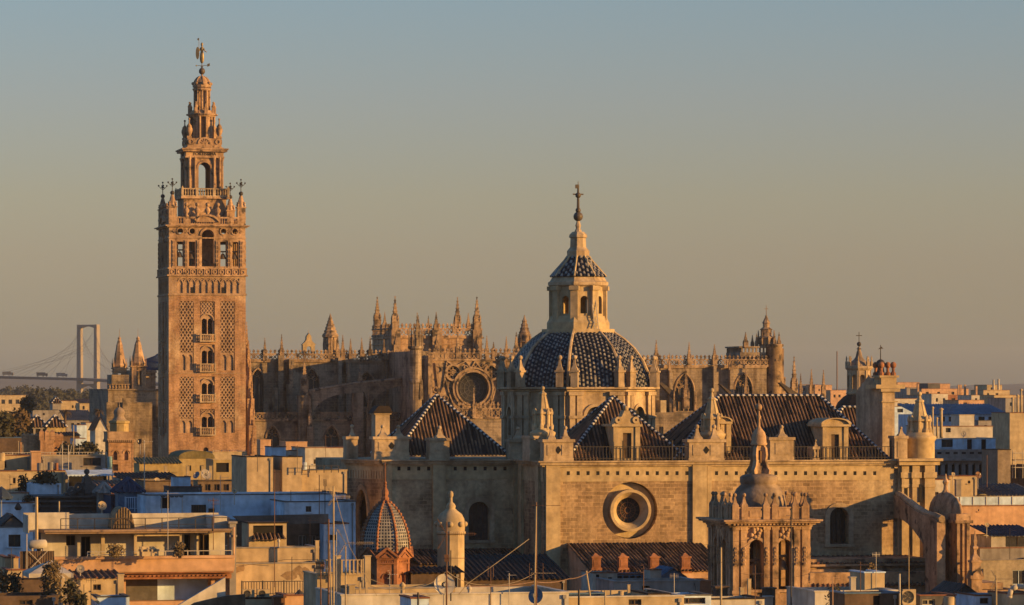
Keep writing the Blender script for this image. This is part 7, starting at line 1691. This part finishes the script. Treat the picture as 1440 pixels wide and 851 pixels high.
# ---------------------------------------------------------------- near roofs, left
def terrace_house():
    K = Frame(40, 255); X, Z, A = K.x, K.z, K.at; root = K.empty('terrace_house', 'salmon and cream house with deep open terrace and railed roof at lower left', 'house')
    z = lambda p, y=0: Z(p, y, 190)
    x0, x1 = X(75), X(325)
    b = MB(); b.wall(x0, x1, 0, z(805), 0, [('rect', X(177), X(297), z(846), z(814))], 1.6); b.box(x0, x1, 1.58, 9, 0, z(790)); b.add([(x0, 0, 0), (x0, 9, 0), (x0, 9, z(790)), (x0, 0, z(790))], [(0, 1, 2, 3)]); b.build('lower_wall', SALMON, root)
    b = MB(); b.box(X(178), X(226), 1.5, 1.57, z(846), z(814)); o = b.build('weathered_shutter_wall', DGREY, root); b = MB(); b.box(X(226), X(297), 1.5, 1.57, z(846), z(814)); b.build('pale_recess_wall', WHITB, root)
    b = MB()
    b.box(x0, x1, -1.3, -1.05, z(804, -1.3), z(782, -1.3)); b.box(x0-.1, x1+.05, -1.45, -.95, z(786, -1.3), z(782, -1.3)); b.box(x0, x0+.25, -1.05, 2, z(804, -1.3), z(786, -1.3)); b.box(x1-.25, x1, -1.05, 2, z(804, -1.3), z(786, -1.3)); b.box(x0, x1, -1.3, 2, z(805, -1.3), z(803.5, -1.3)); b.build('balcony_parapet', SALMON, root)
    b = MB(); b.box(X(172), x1-.05, -1.15, 0, z(807, -1.2), z(805, -1.2)); b.box(X(172), x1-.1, -.75, 0, z(814), z(807))
    for i in range(24): u = X(176)+(X(316)-X(176))*i/23; b.box(u, u+.17, -.9, -.7, z(810.5), z(808.5))
    b.build('dentil_cornice', TERRA, root)
    b = MB(); y = 2.0
    ops = [('rect', *[A(q, CY, y)[0] for q in (93, 106)], z(766, y), z(752, y)), ('rect', *[A(q, CY, y)[0] for q in (114, 127)], z(786, y), z(754, y)), ('rect', *[A(q, CY, y)[0] for q in (259, 273)], z(786, y), z(752, y)), ('rect', *[A(q, CY, y)[0] for q in (279, 294)], z(786, y), z(752, y))]
    b.wall(x0-.6, x1-.1, z(790, y), z(749, y), y, ops, .25); b.build('terrace_wall', WHITE, root)
    for i, o_ in enumerate(ops):
        b = MB(); b.box(o_[1], o_[2], y+.2, y+.24, o_[3], o_[4]); w_ = b.build('terrace_window' if i == 0 else 'terrace_door', DARK, root)
        b = MB(); t = .06
        for u in (o_[1]+t/2, o_[2]-t/2, (o_[1]+o_[2])/2): b.box(u-t/2, u+t/2, y+.08, y+.16, o_[3], o_[4])
        b.box(o_[1], o_[2], y+.075, y+.155, o_[4]-t, o_[4]-.001); b.build('frame', BROWN, w_)
    b = MB(); a0, a1 = A(93, CY, y)[0], A(106, CY, y)[0]; b.lattice(a0, a1, z(785, y), z(767, y), y, 5, 6, .05, .04); b.box(a0, a1, y-.02, y+.01, z(785, y), z(767, y)); b.build('patterned_panel', WHITE, root)
    def col(c, q): c.box(X(q[0]), X(q[1]), q[2], q[2]+.3, z(790), z(749))
    each('terrace_column', CREAM, root, col, ((144, 149, .6), (188, 192, -.2), (252, 255, -.2), (273, 278, 1.6)))
    b = MB(); b.box(X(188), X(255), -.2, .1, z(754), z(751.5)); b.build('loggia_frame', CREAM, root); b = MB(); b.box(X(196), X(250), 3.4, 3.6, z(790), z(749)); b.build('loggia_back_wall', CREAM, root)
    b = MB(); b.box(X(321), X(330), -.6, .5, 0, z(737)); b.box(X(319), X(331.5), -.7, .6, z(737), z(734)); b.box(X(320.5), X(331), -.7, .6, z(756), z(753)); b.build('corner_pier', GREYP, root)
    b = MB(); b.tube((X(326), -.75, z(800)), (X(326), -.75, z(742)), .07, .07, 8); b.build('downpipe', SALMON, root)
    b = MB(); b.box(X(62), X(322), -.7, 10, z(749.5), z(745)); b.box(X(60), X(323), -.85, -.6, z(747), z(744)); b.build('roof_slab', FLAT, root)
    b = MB(); b.box(X(40), X(105), 3, 3.3, z(749), z(720, 3)); b.box(X(40), X(41.5), .2, 3, z(749), z(724)); b.box(X(105), X(165), 4, 4.2, z(749), z(722, 4)); b.box(X(196), X(322), 4.4, 4.6, z(749), z(722, 4.4)); b.box(X(303), X(321), .5, 4.4, z(749), z(726, 2)); b.build('roof_parapet', WHITE, root)
    b = MB(); xa, xb = X(163), X(193); n = 14
    b.prism([((xa+xb)/2+(xb-xa)/2*cos(pi*i/n), z(744)+(z(714)-z(744))*sin(pi*i/n)) for i in range(n+1)], 1.4, 4.0); g = b.build('arched_cage', mat('woven_cane', (.30,.21,.11), (.22,.15,.08), sc_=2), root)
    b = MB()
    for i in range(1, 8): u = xa+(xb-xa)*i/8; t = (u-(xa+xb)/2)/((xb-xa)/2); b.box(u-.02, u+.02, 1.34, 1.4, z(744), z(744)+(z(714)-z(744))*math.sqrt(1-t*t))
    b.ring((xa+xb)/2, z(744), (xb-xa)/2-.06, (xb-xa)/2+.02, 1.3, 1.42, 18, 0, 0, pi); b.build('cage_ribs', BROWN, g)
    b = MB(); xa, xb = X(84), X(320)
    for i in range(11): u = xa+(xb-xa)*i/10; b.bc(u, -.55, z(745), z(728.5), .06)
    b.box(xa, xb, -.58, -.52, z(729), z(728)); b.box(xa, xb, -.57, -.53, z(738), z(737.4)); b.build('roof_railing', IRON, root)
    b = MB(); xa, xb = X(120), X(322)
    for i in range(14): u = xa+(xb-xa)*i/13; b.bc(u, -1.18, z(783, -1.2), z(775.5, -1.2), .06)
    b.box(xa, xb, -1.21, -1.15, z(776, -1.2), z(775, -1.2)); b.box(xa, X(176), -1.2, -1.16, z(780, -1.2), z(779.3, -1.2)); b.build('balcony_rail', STEEL, root)
terrace_house()
bush('flowering plant spilling over the terrace rail of the salmon house', 162, 767, 782, 253.5, 30, DRYG, 100, .1, 2)
bush('thin bare plant at the right of the open loggia', 252, 764, 783, 254, 16, DRYG, 90, .1, 3)
def armchair(label, px, D):
    p = stand(px, 782, D); root = thing('garden_chair', label, 'chair', p, .4); b = MB(); b.box(-.35, .35, -.3, .3, .0, .3); b.build('seat', CREAM, root); b = MB(); b.box(-.35, .35, .2, .34, .3, .62); b.build('backrest', CREAM, root)
    for sx in (-1, 1): b = MB(); b.box(sx*.35-.06, sx*.35+.06, -.3, .3, .3, .45); b.build('armrest', CREAM, root)
armchair('pale padded chair behind the balcony parapet, left of two', 205, 254.2); armchair('pale padded chair behind the balcony parapet, right of two', 214, 254.4)
house('cream lower wing with a small window and red tile edge beneath the balcony', 88, 172, 814, 249, CREAM, 4, [(131, 142, 822, 830)], roof='shed', rise=.35, over=.1)
chimney('cream rendered post at the right end of the lower wing', 165, 174, 807, 851, 248, CREAM)
house('small dark flat-roofed porch in front of the lower wing', 137, 182, 840, 242, WHITB, 3, cap=DGREY)
house('blue shaded house with one dark window at the left edge', -40, 38, 742, 285, WHITB, 8, [(12, 29, 752, 769)], cap=DGREY)
house('dark gabled attic on the blue shaded house at the left edge', 0, 37, 742, 287, DGREY, 4, [(11, 15, 733, 741), (19, 23, 731, 741)], roof='gable', rise=.85, rm=[DGREY, DGREY], sill=False)
tank('white lying water tank on a steel stand beside the terrace house', 40, 66, 759, 772, 250, WHITE, True)
def panel_row():
    K = Frame(28, 247); root = K.empty('corrugated_screen', 'brown corrugated screen below the white water tank', 'screen'); x1 = K.x(76); z1, z0 = K.at(50, 775)[1], K.at(50, 802)[1]; b = MB(); n = 40
    b.add([(x1*i/n, .04*(i % 2), zz) for i in range(n+1) for zz in (z0, z1)], [(2*i, 2*i+2, 2*i+3, 2*i+1) for i in range(n)]); b.build('sheet', BROWN, root)
    b = MB(); b.tube((x1*.25, -.1, z1), (x1*.8, -.1, z0), .03, .03, 4); b.tube((x1*.8, -.12, z1), (x1*.25, -.12, z0), .03, .03, 4); b.tube((x1*.2, -.1, z0-.5), (x1*.2, -.1, z1+1.1), .04, .04, 4); b.build('brace', STEEL, root)
panel_row()
house('cream box wall left of the brown corrugated screen', 7, 26, 785, 251, CREAM, 4)
house('pale patio wall below the corrugated screen', 10, 92, 802, 246, CREAM, 3)
def tent():
    K = Frame(40, 240); root = K.empty('canopy_tent', 'white peaked canopy tent above the leafy patio at lower left', 'tent'); x1 = K.x(101); zt = K.at(75, 789)[1]; ze = K.at(75, 806)[1]; b = MB()
    c = (x1*.58, 1.4, zt); P = [(0, -.4, ze), (x1, -.4, ze), (x1, 3.2, ze), (0, 3.2, ze)]
    for i in range(4): b.add([P[i], P[(i+1) % 4], c], [(0, 1, 2)]); q, r_ = P[i], P[(i+1) % 4]; b.add([q, r_, (r_[0], r_[1], ze-.28), (q[0], q[1], ze-.28)], [(0, 1, 2, 3)])
    b.build('canopy', WHITE, root)
    for p in P: b = MB(); b.tube((p[0], p[1], ze-2.6), (p[0], p[1], ze), .04, .04, 6); b.build('leg', STEEL, root)
tent()
bush('tall feathery dry shrub in front of the white canopy tent', 73, 792, 851, 232, 36, DRYG, 420, .10, 1)
bush('broad-leafed potted plant right of the feathery shrub', 100, 818, 851, 231, 20, DKG, 90, .14, 2)
bush('dark rubber plant at the lower left corner', 5, 806, 838, 233, 16, OLVG, 80, .13, 3)
bush('dark leafy plant second from the lower left corner', 21, 808, 838, 233, 15, DKG, 80, .13, 4)
bush('small green pot plant by the diagonal stair wall', 113, 838, 853, 228, 12, DKG, 120, .12, 5)
house('dark hedge-topped shed at the lower left corner', -20, 82, 838, 228, BROWN, 4, [(27, 46, 844, 851)], cap=False, rm=DKG)
house('dark patio wall with wooden screens under the canopy tent', 25, 68, 815, 238, BROWN, 2.5, cap=TILED)
def wall_piece(label, pts, D, m, th=.4, cat='wall', name='wall', deg=GRID):
    K = Frame(pts[0][0], D, deg); b = MB(); b.prism([K.at(p, q) for p, q in pts], 0, th); o = b.build(name, m); o.location = K.o; o.rotation_euler = (0, 0, K.a); return tag(o, label, cat)
wall_piece('white stair wall with a steep diagonal top edge at lower centre left', [(248, 853), (317, 853), (317, 812)], 239, WHITE)
wall_piece('rough brown rubble wall with sloping top along the bottom edge', [(262, 856), (345, 856), (345, 836), (320, 838), (300, 842), (275, 848)], 233, mat('rubble', (.19,.13,.08), (.11,.08,.05), sc_=1.2, bump=1, streak=.5), .5)
wall_piece('thin sloping stair handrail wall above the lower left plants', [(86, 808), (89, 806), (140, 846), (140, 851)], 236, CREAM, .15)
# peeling house
house('peeling cream house wall with two big bare plaster patches', 317, 450, 793, 262, PEEL, 2.4, cap=GREYP)
def patch(label, pts, D):
    K = Frame(317, D); b = MB(); b.prism([K.at(p, q, 0) for p, q in pts], -.012, .05); o = b.build('bare_patch', mat('bare_render', (.30,.20,.11), (.24,.16,.09), sc_=1, bump=.8)); return K, o
for pts in ([(329, 806), (330, 799), (336, 796), (343, 794), (344, 799), (343, 803), (338, 804), (334, 805), (330, 808)], [(394, 810), (402, 804), (411, 803), (416, 798), (421, 795), (425, 799), (429, 797), (435, 801), (437, 809), (436, 815), (430, 817), (423, 815), (421, 809), (418, 808), (418, 812), (414, 815), (404, 816), (397, 811)]):
    K, o = patch('', pts, 262); pr_ = [q for q in bpy.data.objects if q.get('label') == 'peeling cream house wall with two big bare plaster patches'][0]; o.parent = pr_
house('upper cream wall set back above the peeling house', 330, 448, 771, 264.5, PEEL, 4, cap=GREYP)
chimney('slim rounded cream post at the right end of the upper wall', 443, 448.5, 760, 793, 264, CREAM)
def loft():
    K = Frame(350, 268); X = K.x; z = lambda p: K.z(p, 0, 375); root = K.empty('roof_loft', 'cream roof loft with an open front and short tiled canopy', 'loft'); x1 = X(403)
    b = MB(); b.wall(0, x1, z(775), z(736), 0, [('rect', X(356), X(398), z(757), z(739))], .3, th=3); b.box(.05, x1-.05, 2.6, 2.9, z(775), z(737)); b.build('wall', CREAM, root)
    b = MB(); b.tile_plane([(X(353), -.5, z(758)), (X(401), -.5, z(758)), (X(398), .6, z(749)), (X(357), .6, z(749))], .3, .09); b.build('tiled_canopy', [TILED, TILEL], root)
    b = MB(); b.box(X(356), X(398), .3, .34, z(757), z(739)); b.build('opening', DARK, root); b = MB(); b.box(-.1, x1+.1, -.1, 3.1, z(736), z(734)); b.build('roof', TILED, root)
loft()
house('brown boarded rooftop shed with two pale doors behind the roof loft', 330, 462, 733, 275, BROWN, 5, [(420, 431, 753, 774), (434, 445, 753, 774)], cap=DGREY, frame_m=GREYP)
wall_piece('dark sloping eave board over the brown boarded shed', [(328, 726), (462, 723), (462, 735), (398, 738), (345, 737), (334, 731)], 271, DGREY, .5, 'eave', 'eave_board')
house('blue shaded wall with dark gutter right of the brown shed', 455, 490, 737, 275, WHITB, 4, [(462, 474, 752, 760)])
fence('iron bar fence on the low orange wall at the bottom', 340, 458, 817, 836, 240, IRON, .17, posts=5)
house('low orange wall with red tile ledge at the bottom', 400, 456, 838, 236, SALMON, 3)
ac_unit('left of two white air conditioners under the bar fence', 341, 358, 829, 841, 239); ac_unit('right of two white air conditioners under the bar fence', 362, 379, 829, 841, 239)
house('peeling ledge wall under the two air conditioners', 336, 402, 842, 238.4, PEEL, 3, cap=TILED)
chimney('low dark rusty barbecue box right of the air conditioners', 383, 400, 838, 853, 236, RUST, name='barbecue', cat='barbecue')
parasol('small black folded sunshade by the bar fence', 421, 829, 836, 238, 14, IRON, .9)
# balustrade terrace centre left
house('cream terrace house with white slatted balustrade at bottom centre left', 446, 516, 809, 229, CREAM, 4.5, cap=CREAM)
fence('white slatted balustrade, left stretch by the masts', 446, 472, 787, 808, 228, CREAM, .22, posts=2, r=.045); fence('white slatted balustrade, right stretch before the tiled cupola', 478, 511, 787, 808, 228, CREAM, .22, posts=2, r=.045)
chimney('square cream pier between the two balustrade stretches', 471, 479, 781, 820, 227.6, CREAM); chimney('tall cream pier at the right end of the balustrade', 512, 521, 781, 828, 227, CREAM)
chimney('stout cream chimney with rounded red cap at bottom centre left', 490, 499, 822, 851, 222, CREAM, capw=1.4)
# long white terrace along the bottom
house('long cream roof parapet along the bottom centre', 480, 800, 836, 220, WHITE, 8, cap=WHITE)
chimney('small chimney pot stub near the tiled cupola, left of two', 505, 508, 819, 838, 221, CREAM, name='vent_pipe', cat='vent'); chimney('small chimney pot stub near the tiled cupola, right of two', 513.5, 517, 818, 838, 221, CREAM, name='vent_pipe', cat='vent')
house('broad low cream roof step behind the long bottom parapet', 500, 640, 828, 226, CREAM, 5, cap=GREYP)
house('bluish box room rising from the long bottom parapet', 578, 603, 842, 214, WHITB, 3)
dish('big cream satellite dish with a curved shadow at bottom centre', 625, 822, 15, 212, 12, WHITE, 8, .8)
dish('big dark blue satellite dish turned away at bottom centre', 753, 838, 11, 212, -25, BLUEM, 12, .8)
house('dark tiled lean-to roofs behind the long bottom parapet', 640, 797, 815, 300, BROWN, 8, roof='shed', rise=1.6, rm=[TILED, TILED])
house('dark tiled roof at the foot of the white round turret', 578, 648, 806, 295, BROWN, 3, roof='shed', rise=.35, rm=[TILED, TILED])
house('cream long roof edge right of the dark dish', 792, 962, 840, 224, CREAM, 8, [(884, 902, 843, 851)], cap=WHITE)
house('blue tarpaulin roofed hut by the slanting pole', 775, 850, 836, 230, BLUED, 3, cap=BLUEM)
house('white rooftop cabins with dark doors under the brick pedestals', 834, 868, 806, 330, WHITE, 4, [(838, 843, 808, 830), (855, 861, 812, 830)], voids=(0, 1), roof='flat')
house('blue glazed veranda strip under the brick pedestals', 864, 914, 808, 334, BLUEM, 4, [(868+i*9, 875+i*9, 810, 816) for i in range(5)], sill=False)
house('cream chimney-like block right of the glazed veranda', 914, 930, 802, 328, WHITE, 2)
house('blue arched tarpaulin shed beside the carved belfry', 930, 962, 810, 332, BLUEM, 4, roof='gable', rise=.6, rm=[BLUEM, BLUEM])
house('long pale grey parapet wall under the glazed veranda', 864, 984, 818, 268, GREYP, 5, [(903, 914, 824, 838)], voids=(0,), cap=GREYP)
house('red-brown brick block beside the carved belfry base', 982, 1000, 818, 272, TERRA, 3, cap=TERRA)
house('cream roof cabin with dark eave right of the small dome vent', 912, 942, 836, 226, CREAM, 4, cap=TILED)
house('bluish shaded roof cabin beside the belfry base', 940, 1000, 838, 230, WHITB, 4, [(946, 992, 841, 849)], cap=DGREY)
tank('small cream dome-topped vent on the long roof edge', 869, 877, 831, 842, 226, CREAM)
chimney('slim square post left of the dark door wall', 882, 886, 822, 840, 228, CREAM, name='vent_pipe', cat='vent')
# below the belfry
chimney('dark brown chimney box before the belfry arches, right one', 1073, 1089, 826, 851, 255, BROWN); chimney('white chimney shaft beneath the right dark chimney box', 1074, 1086, 838, 853, 252, WHITE)
chimney('dark brown chimney box before the belfry, left one', 1004, 1022, 824, 851, 255, BROWN); house('white low roof at the belfry foot', 990, 1075, 843, 245, WHITE, 4, cap=TILED)
chimney('slim cream chimney at the belfry foot', 1051, 1056, 814, 851, 250, CREAM); chimney('cream chimney left of the slim one at the belfry foot', 1040, 1046, 826, 851, 250, CREAM)
# lower right roofs
house('white roof wall with a plant, right of the belfry', 1146, 1262, 832, 246, WHITE, 6, cap=WHITE)
chimney('white square chimney with narrower head on the white roof wall', 1195, 1203, 811, 833, 247, WHITE)
house('white roof room with blue shaded side and dark pipes', 1216, 1244, 806, 250, CREAM, 3, cap=WHITB)
house('brown boarded low roof box along the bottom right', 1188, 1264, 835, 236, BROWN, 3, [(1228, 1238, 838, 851)], voids=(0,), cap=BLUEM)
def ac_big():
    ac_unit('large boxy air conditioner with square grille at bottom right', 1270, 1288, 829, 851, 236)
ac_big()
bush('scraggly green plant on the white roof wall by the belfry', 1173, 826, 851, 240, 26, DKG, 60, .1, 6)
bush('small dry weed on the church roof edge, bottom right', 1225, 795, 806, 300, 10, DRYG, 90, .12, 7)
house('dark garage-like block with white framed window at bottom right', 1294, 1344, 838, 250, DGREY, 4, [(1297, 1315, 843, 851)], frame_m=WHITE)
tank('rusty cream drum on the dark garage-like block', 1327, 1342, 839, 851, 244, CREAM)
house('dark pointed gable roof shed at bottom right', 1338, 1376, 838, 262, DGREY, 4, roof='gable', rise=.7, rm=[DGREY, DGREY])
house('blue and white box roofs at the bottom right', 1372, 1424, 838, 255, WHITB, 4, [(1378, 1390, 841, 849)]); house('cream wall with white duct at the bottom right corner', 1420, 1460, 836, 252, CREAM, 4)
def duct():
    p = stand(1424, 834, 249); root = thing('air_duct', 'white bent air duct at the bottom right corner', 'duct', p); b = MB(); b.path([(-.2, 0, -.2), (-.1, 0, .25), (.3, 0, .42), (1.6, 0, .36)], .17, 10); b.build('duct', WHITE, root); b = MB(); b.tube((-.22, 0, -.32), (-.2, 0, -.18), .2, .2, 10); b.build('collar', STEEL, root)
duct()
# ---------------------------------------------------------------- masts, antennas, cables
mast('slim bare pole standing before the shaded flank of the tall tower', 203, 619, 695, 345, ((621, 14, 'yagi', -10),), r=.06, name='pole')
dish('mesh dish on the pole before the tall tower flank', 196, 621, 4, 345, -40, RUST, 10, .3)
mast('bare yellow pole before the white and blue cottages', 103.5, 598, 640, 430, (), CREAM, .07, 'pole', 'pole'); mast('thin pole at the left of the fortress wall, left of two', 26, 620, 645, 430, (), CREAM, .05, 'pole', 'pole'); mast('thin pole at the left of the fortress wall, right of two', 32, 625, 645, 430, (), CREAM, .05, 'pole', 'pole')
def ladder_frame():
    p = stand(92, 662, 386); root = thing('steel_ladder', 'pale steel ladder with hoops by the grey rooftop house', 'ladder', p); b = MB()
    for u in (-.3, .3): b.tube((u, 0, -1), (u, 0, 2.6), .05, .05, 5)
    for i in range(9): b.tube((-.3, 0, -.4+i*.32), (.3, 0, -.4+i*.32), .03, .03, 4)
    b.build('frame', STEEL, root); b = MB(); b.tube((-.6, 0, 1.6), (-.25, 0, 3.0), .04, .03, 4); b.tube((.4, 0, 1.6), (.75, 0, 2.9), .04, .03, 4); b.build('stay', STEEL, root)
ladder_frame()
mast('thick cream post rising from the terrace house roof', 51.5, 699, 745, 254, (), CREAM, .12, 'pole', 'pole'); mast('short cream post behind the terrace house roof', 83, 705, 722, 290, (), CREAM, .08, 'pole', 'pole')
mast('tall yellow mast of the bottom antenna cluster, with a slatted box aerial', 469, 684, 853, 215, ((690, 22, 'bar', 20), (699, 24, 'corner', 10)), CREAM, .06)
mast('dark rusty mast of the bottom antenna cluster, left of the yellow one', 462, 730, 853, 216, ((740, 12, 'yagi', 30),), RUST, .06)
mast('thin yellow mast leaning in the bottom antenna cluster', 467, 764, 853, 213, ((800, 14, 'bar', 0),), CREAM, .04, lean=-.15); mast('thin grey mast right of the yellow one in the bottom antenna cluster', 473, 748, 853, 214, (), STEEL, .035)
mast('short rusty mast with a bundle aerial by the peeling house', 451, 792, 853, 217, ((795, 9, 'corner', 60),), RUST, .045)
mast('cream mast with long reflector aerial pointing at the tiled cupola', 486, 768, 853, 213, ((764, 40, 'corner', 8),), CREAM, .05)
mast('thin mast with small aerial before the peeling house wall', 410.5, 783, 835, 243, ((792, 16, 'yagi', 5),), IRON, .03)
mast('thin mast in front of the shaded long blue wall', 386, 660, 800, 251, ((664, 12, 'yagi', 0),), RUST, .03); mast('thin mast with twin bars before the wide cream wall', 449, 668, 720, 330, ((689, 14, 'bar', 0), (692, 16, 'yagi', 0)), RUST, .04); mast('short mast with spider aerial before the wide cream wall', 457, 676, 720, 328, ((679, 9, 'grid', 30),), IRON, .04); mast('short mast with tiny aerial below the right pale block', 409, 689, 702, 340, ((692, 9, 'yagi', 0),), RUST, .03)
mast('tall dark mast with ladder aerial in front of the white turret', 628, 734, 853, 211, ((751, 42, 'corner', 5), (785, 34, 'yagi', 0), (785, 6, 'box', 0)), RUST, .05); mast('short dark mast beside the tall one before the white turret', 634, 774, 815, 213, (), IRON, .04)
mast('rusty mast with long dark comb aerial before the church corner', 754, 706, 853, 211, ((711, 40, 'yagi', 3), (803, 22, 'grid', 60)), RUST, .05); mast('pale mast leaning beside the rusty one before the church corner', 751, 712, 853, 210, ((806, 34, 'yagi', -5),), CREAM, .045, lean=.12)
mast('slanting cream pole at the left end of the brick chapel roof', 834, 803, 838, 228, (), CREAM, .06, 'pole', 'pole', lean=-.4)
mast('short dark post on the long bottom parapet, left one', 588, 833, 853, 213, (), IRON, .07, 'pole', 'pole'); mast('short dark post on the long bottom parapet, right one', 814, 829, 853, 213, (), IRON, .07, 'pole', 'pole'); mast('thin cream post right of the dark one on the parapet', 851, 830, 853, 214, (), CREAM, .05, 'pole', 'pole')
mast('tall thin mast crossing the right side of the carved belfry', 1112.5, 716, 853, 240, ((730, 30, 'yagi', 40), (690, 8, 'bar', 0)), IRON, .05); mast('cream post standing against the shaded side of the belfry', 1014, 770, 853, 240, (), CREAM, .07, 'pole', 'pole'); mast('thin mast with small aerial before the left belfry arch', 1062, 795, 853, 236, ((807, 14, 'yagi', 5),), RUST, .03)
mast('cream pole on the church roof beside the curved buttress', 1278, 770, 812, 345, (), CREAM, .05, 'pole', 'pole'); mast('white post right of the white roof room', 1265, 807, 851, 238, (), WHITE, .07, 'pole', 'pole'); mast('thin mast on the white roof wall left of the white chimney', 1171, 811, 851, 236, ((812, 20, 'bar', 0),), SALMON, .035)
mast('cream mast with horn-shaped aerial before the olive-grey house', 1401, 809, 851, 246, ((814, 24, 'corner', 0), (828, 14, 'bar', 0)), CREAM, .06); mast('thin mast before the colonnaded house with mesh aerial', 1388, 640, 690, 420, ((650, 8, 'grid', 0),), RUST, .05)
mast('thin tall radio mast far behind the cross lantern', 1177, 494, 560, 1500, (), RUST, .25)
wire('loose cable sagging from the white turret mast to the church corner mast', ((628, 803), (685, 822), (752, 806)), 212, .022, .25, CREAM); wire('thick cable hanging from the church corner mast to the slanting pole', ((655, 824), (752, 818), (800, 814), (832, 802)), 214, .03, .12, SALMON)
wire('straight guy cable rising from the bottom parapet to the church corner', ((645, 836), (656, 822), (744, 758)), 216, .025, .02, CREAM); wire('cable sagging from the tiled cupola towards the white turret mast', ((520, 824), (588, 825), (628, 803)), 215, .025, .2, CREAM); wire('thin cable running from the balustrade down to the parapet', ((520, 814), (575, 828), (612, 838)), 216, .02, .1, CREAM)
wire('guy cable slanting from the yellow mast past the slatted aerial', ((470, 690), (492, 770), (530, 838)), 216, .018, .0, CREAM); wire('thin cable across the carved belfry to the right roofs', ((982, 767), (1064, 757), (1000, 800)), 238, .012, .05, IRON); wire('thin cable from the belfry foot mast to the right', ((1040, 806), (1100, 814), (1140, 806)), 238, .012, .05, IRON)
wire('thin cable along the peeling house wall', ((318, 791), (386, 790), (400, 787), (445, 787)), 261.5, .018, .0, IRON)
# ---------------------------------------------------------------- more rooftop clutter
for px, pt, pb, D, arms, m, lab in ((14, 668, 700, 350, ((671, 12, 'yagi', 20),), RUST, 'thin rusty aerial over the low cream roof room at left'), (62, 640, 664, 389, ((643, 10, 'yagi', -20),), STEEL, 'thin pale aerial by the left grey water drum'), (112, 628, 645, 395, ((631, 12, 'bar', 15),), STEEL, 'thin aerial with cross bars on the grey rooftop house'), (158, 640, 690, 350, ((644, 10, 'yagi', 35),), RUST, 'thin rusty aerial by the turquoise tank'),
 (238, 662, 700, 336, ((665, 14, 'yagi', -15), (670, 9, 'bar', 0)), RUST, 'thin mast with twin aerials on the long blue wall, left part'), (310, 668, 700, 337, ((672, 13, 'yagi', 10),), STEEL, 'thin pale mast on the long blue wall, right part'), (362, 628, 646, 370, ((631, 10, 'yagi', 0),), IRON, 'small aerial on the left pale blank block'), (418, 626, 646, 371, ((629, 9, 'bar', 30),), IRON, 'small aerial on the right pale blank block'), (458, 612, 634, 448, ((615, 9, 'yagi', 0),), RUST, 'small aerial on the sunlit shuttered house'),
 (236, 690, 748, 256, ((694, 18, 'yagi', 10),), STEEL, 'tall thin aerial on the terrace house roof near the arched cage'), (300, 700, 748, 257, ((704, 15, 'bar', 0), (709, 12, 'yagi', 40)), RUST, 'thin rusty aerial on the terrace house roof, right end'), (16, 770, 853, 238, (), IRON, 'bent thin dark pole at the lower left corner'), (128, 812, 853, 232, ((816, 14, 'bar', 10),), IRON, 'dark thin mast with a cross bar before the lower wing'), (118, 822, 853, 231, (), IRON, 'dark short post by the lower wing window'),
 (436, 728, 772, 270, ((732, 13, 'yagi', 25),), RUST, 'thin rusty aerial on the brown boarded shed'), (548, 804, 838, 224, ((808, 12, 'yagi', -10),), STEEL, 'short thin aerial before the brick octagon'), (690, 800, 838, 222, ((804, 15, 'grid', 30),), RUST, 'small mesh aerial on the long bottom parapet'), (716, 806, 838, 222, ((809, 12, 'yagi', 15),), STEEL, 'short pale aerial on the long bottom parapet'), (905, 796, 842, 232, ((800, 16, 'yagi', -20),), RUST, 'thin rusty aerial before the pale grey parapet wall'), (948, 806, 842, 231, ((810, 12, 'bar', 0),), STEEL, 'thin pale aerial on the bluish roof cabin'),
 (1210, 790, 836, 246, ((794, 14, 'yagi', 0),), RUST, 'thin rusty aerial by the white square chimney'), (1232, 776, 808, 250, ((780, 12, 'bar', 20),), STEEL, 'thin aerial on the white roof room with blue side'), (1352, 800, 850, 258, ((804, 13, 'yagi', -10),), RUST, 'rusty aerial on the dark pointed roof shed'), (1420, 742, 775, 386, ((746, 12, 'yagi', 0),), IRON, 'thin aerial above the garden room tarpaulin roof'), (1330, 690, 716, 399, ((693, 10, 'yagi', 10),), RUST, 'thin aerial on the salmon terrace house')):
    mast(lab, px, pt, pb, D, arms, m, .028)
dish('small grey dish on the balcony wall of the salmon terrace house', 113, 800, 6, 250, 10, GREYP, 20, .5)
dish('small cream dish on the long blue wall roof', 330, 690, 4, 335, 20, CREAM, 20, .4)
pipe('squat grey vent pipe on the long bottom parapet', 660, 826, 838, 222, .1, STEEL); pipe('squat cream vent pipe near the bluish box room', 566, 822, 836, 223, .12, CREAM); pipe('thin grey flue on the upper cream wall', 392, 760, 773, 266, .07, STEEL)
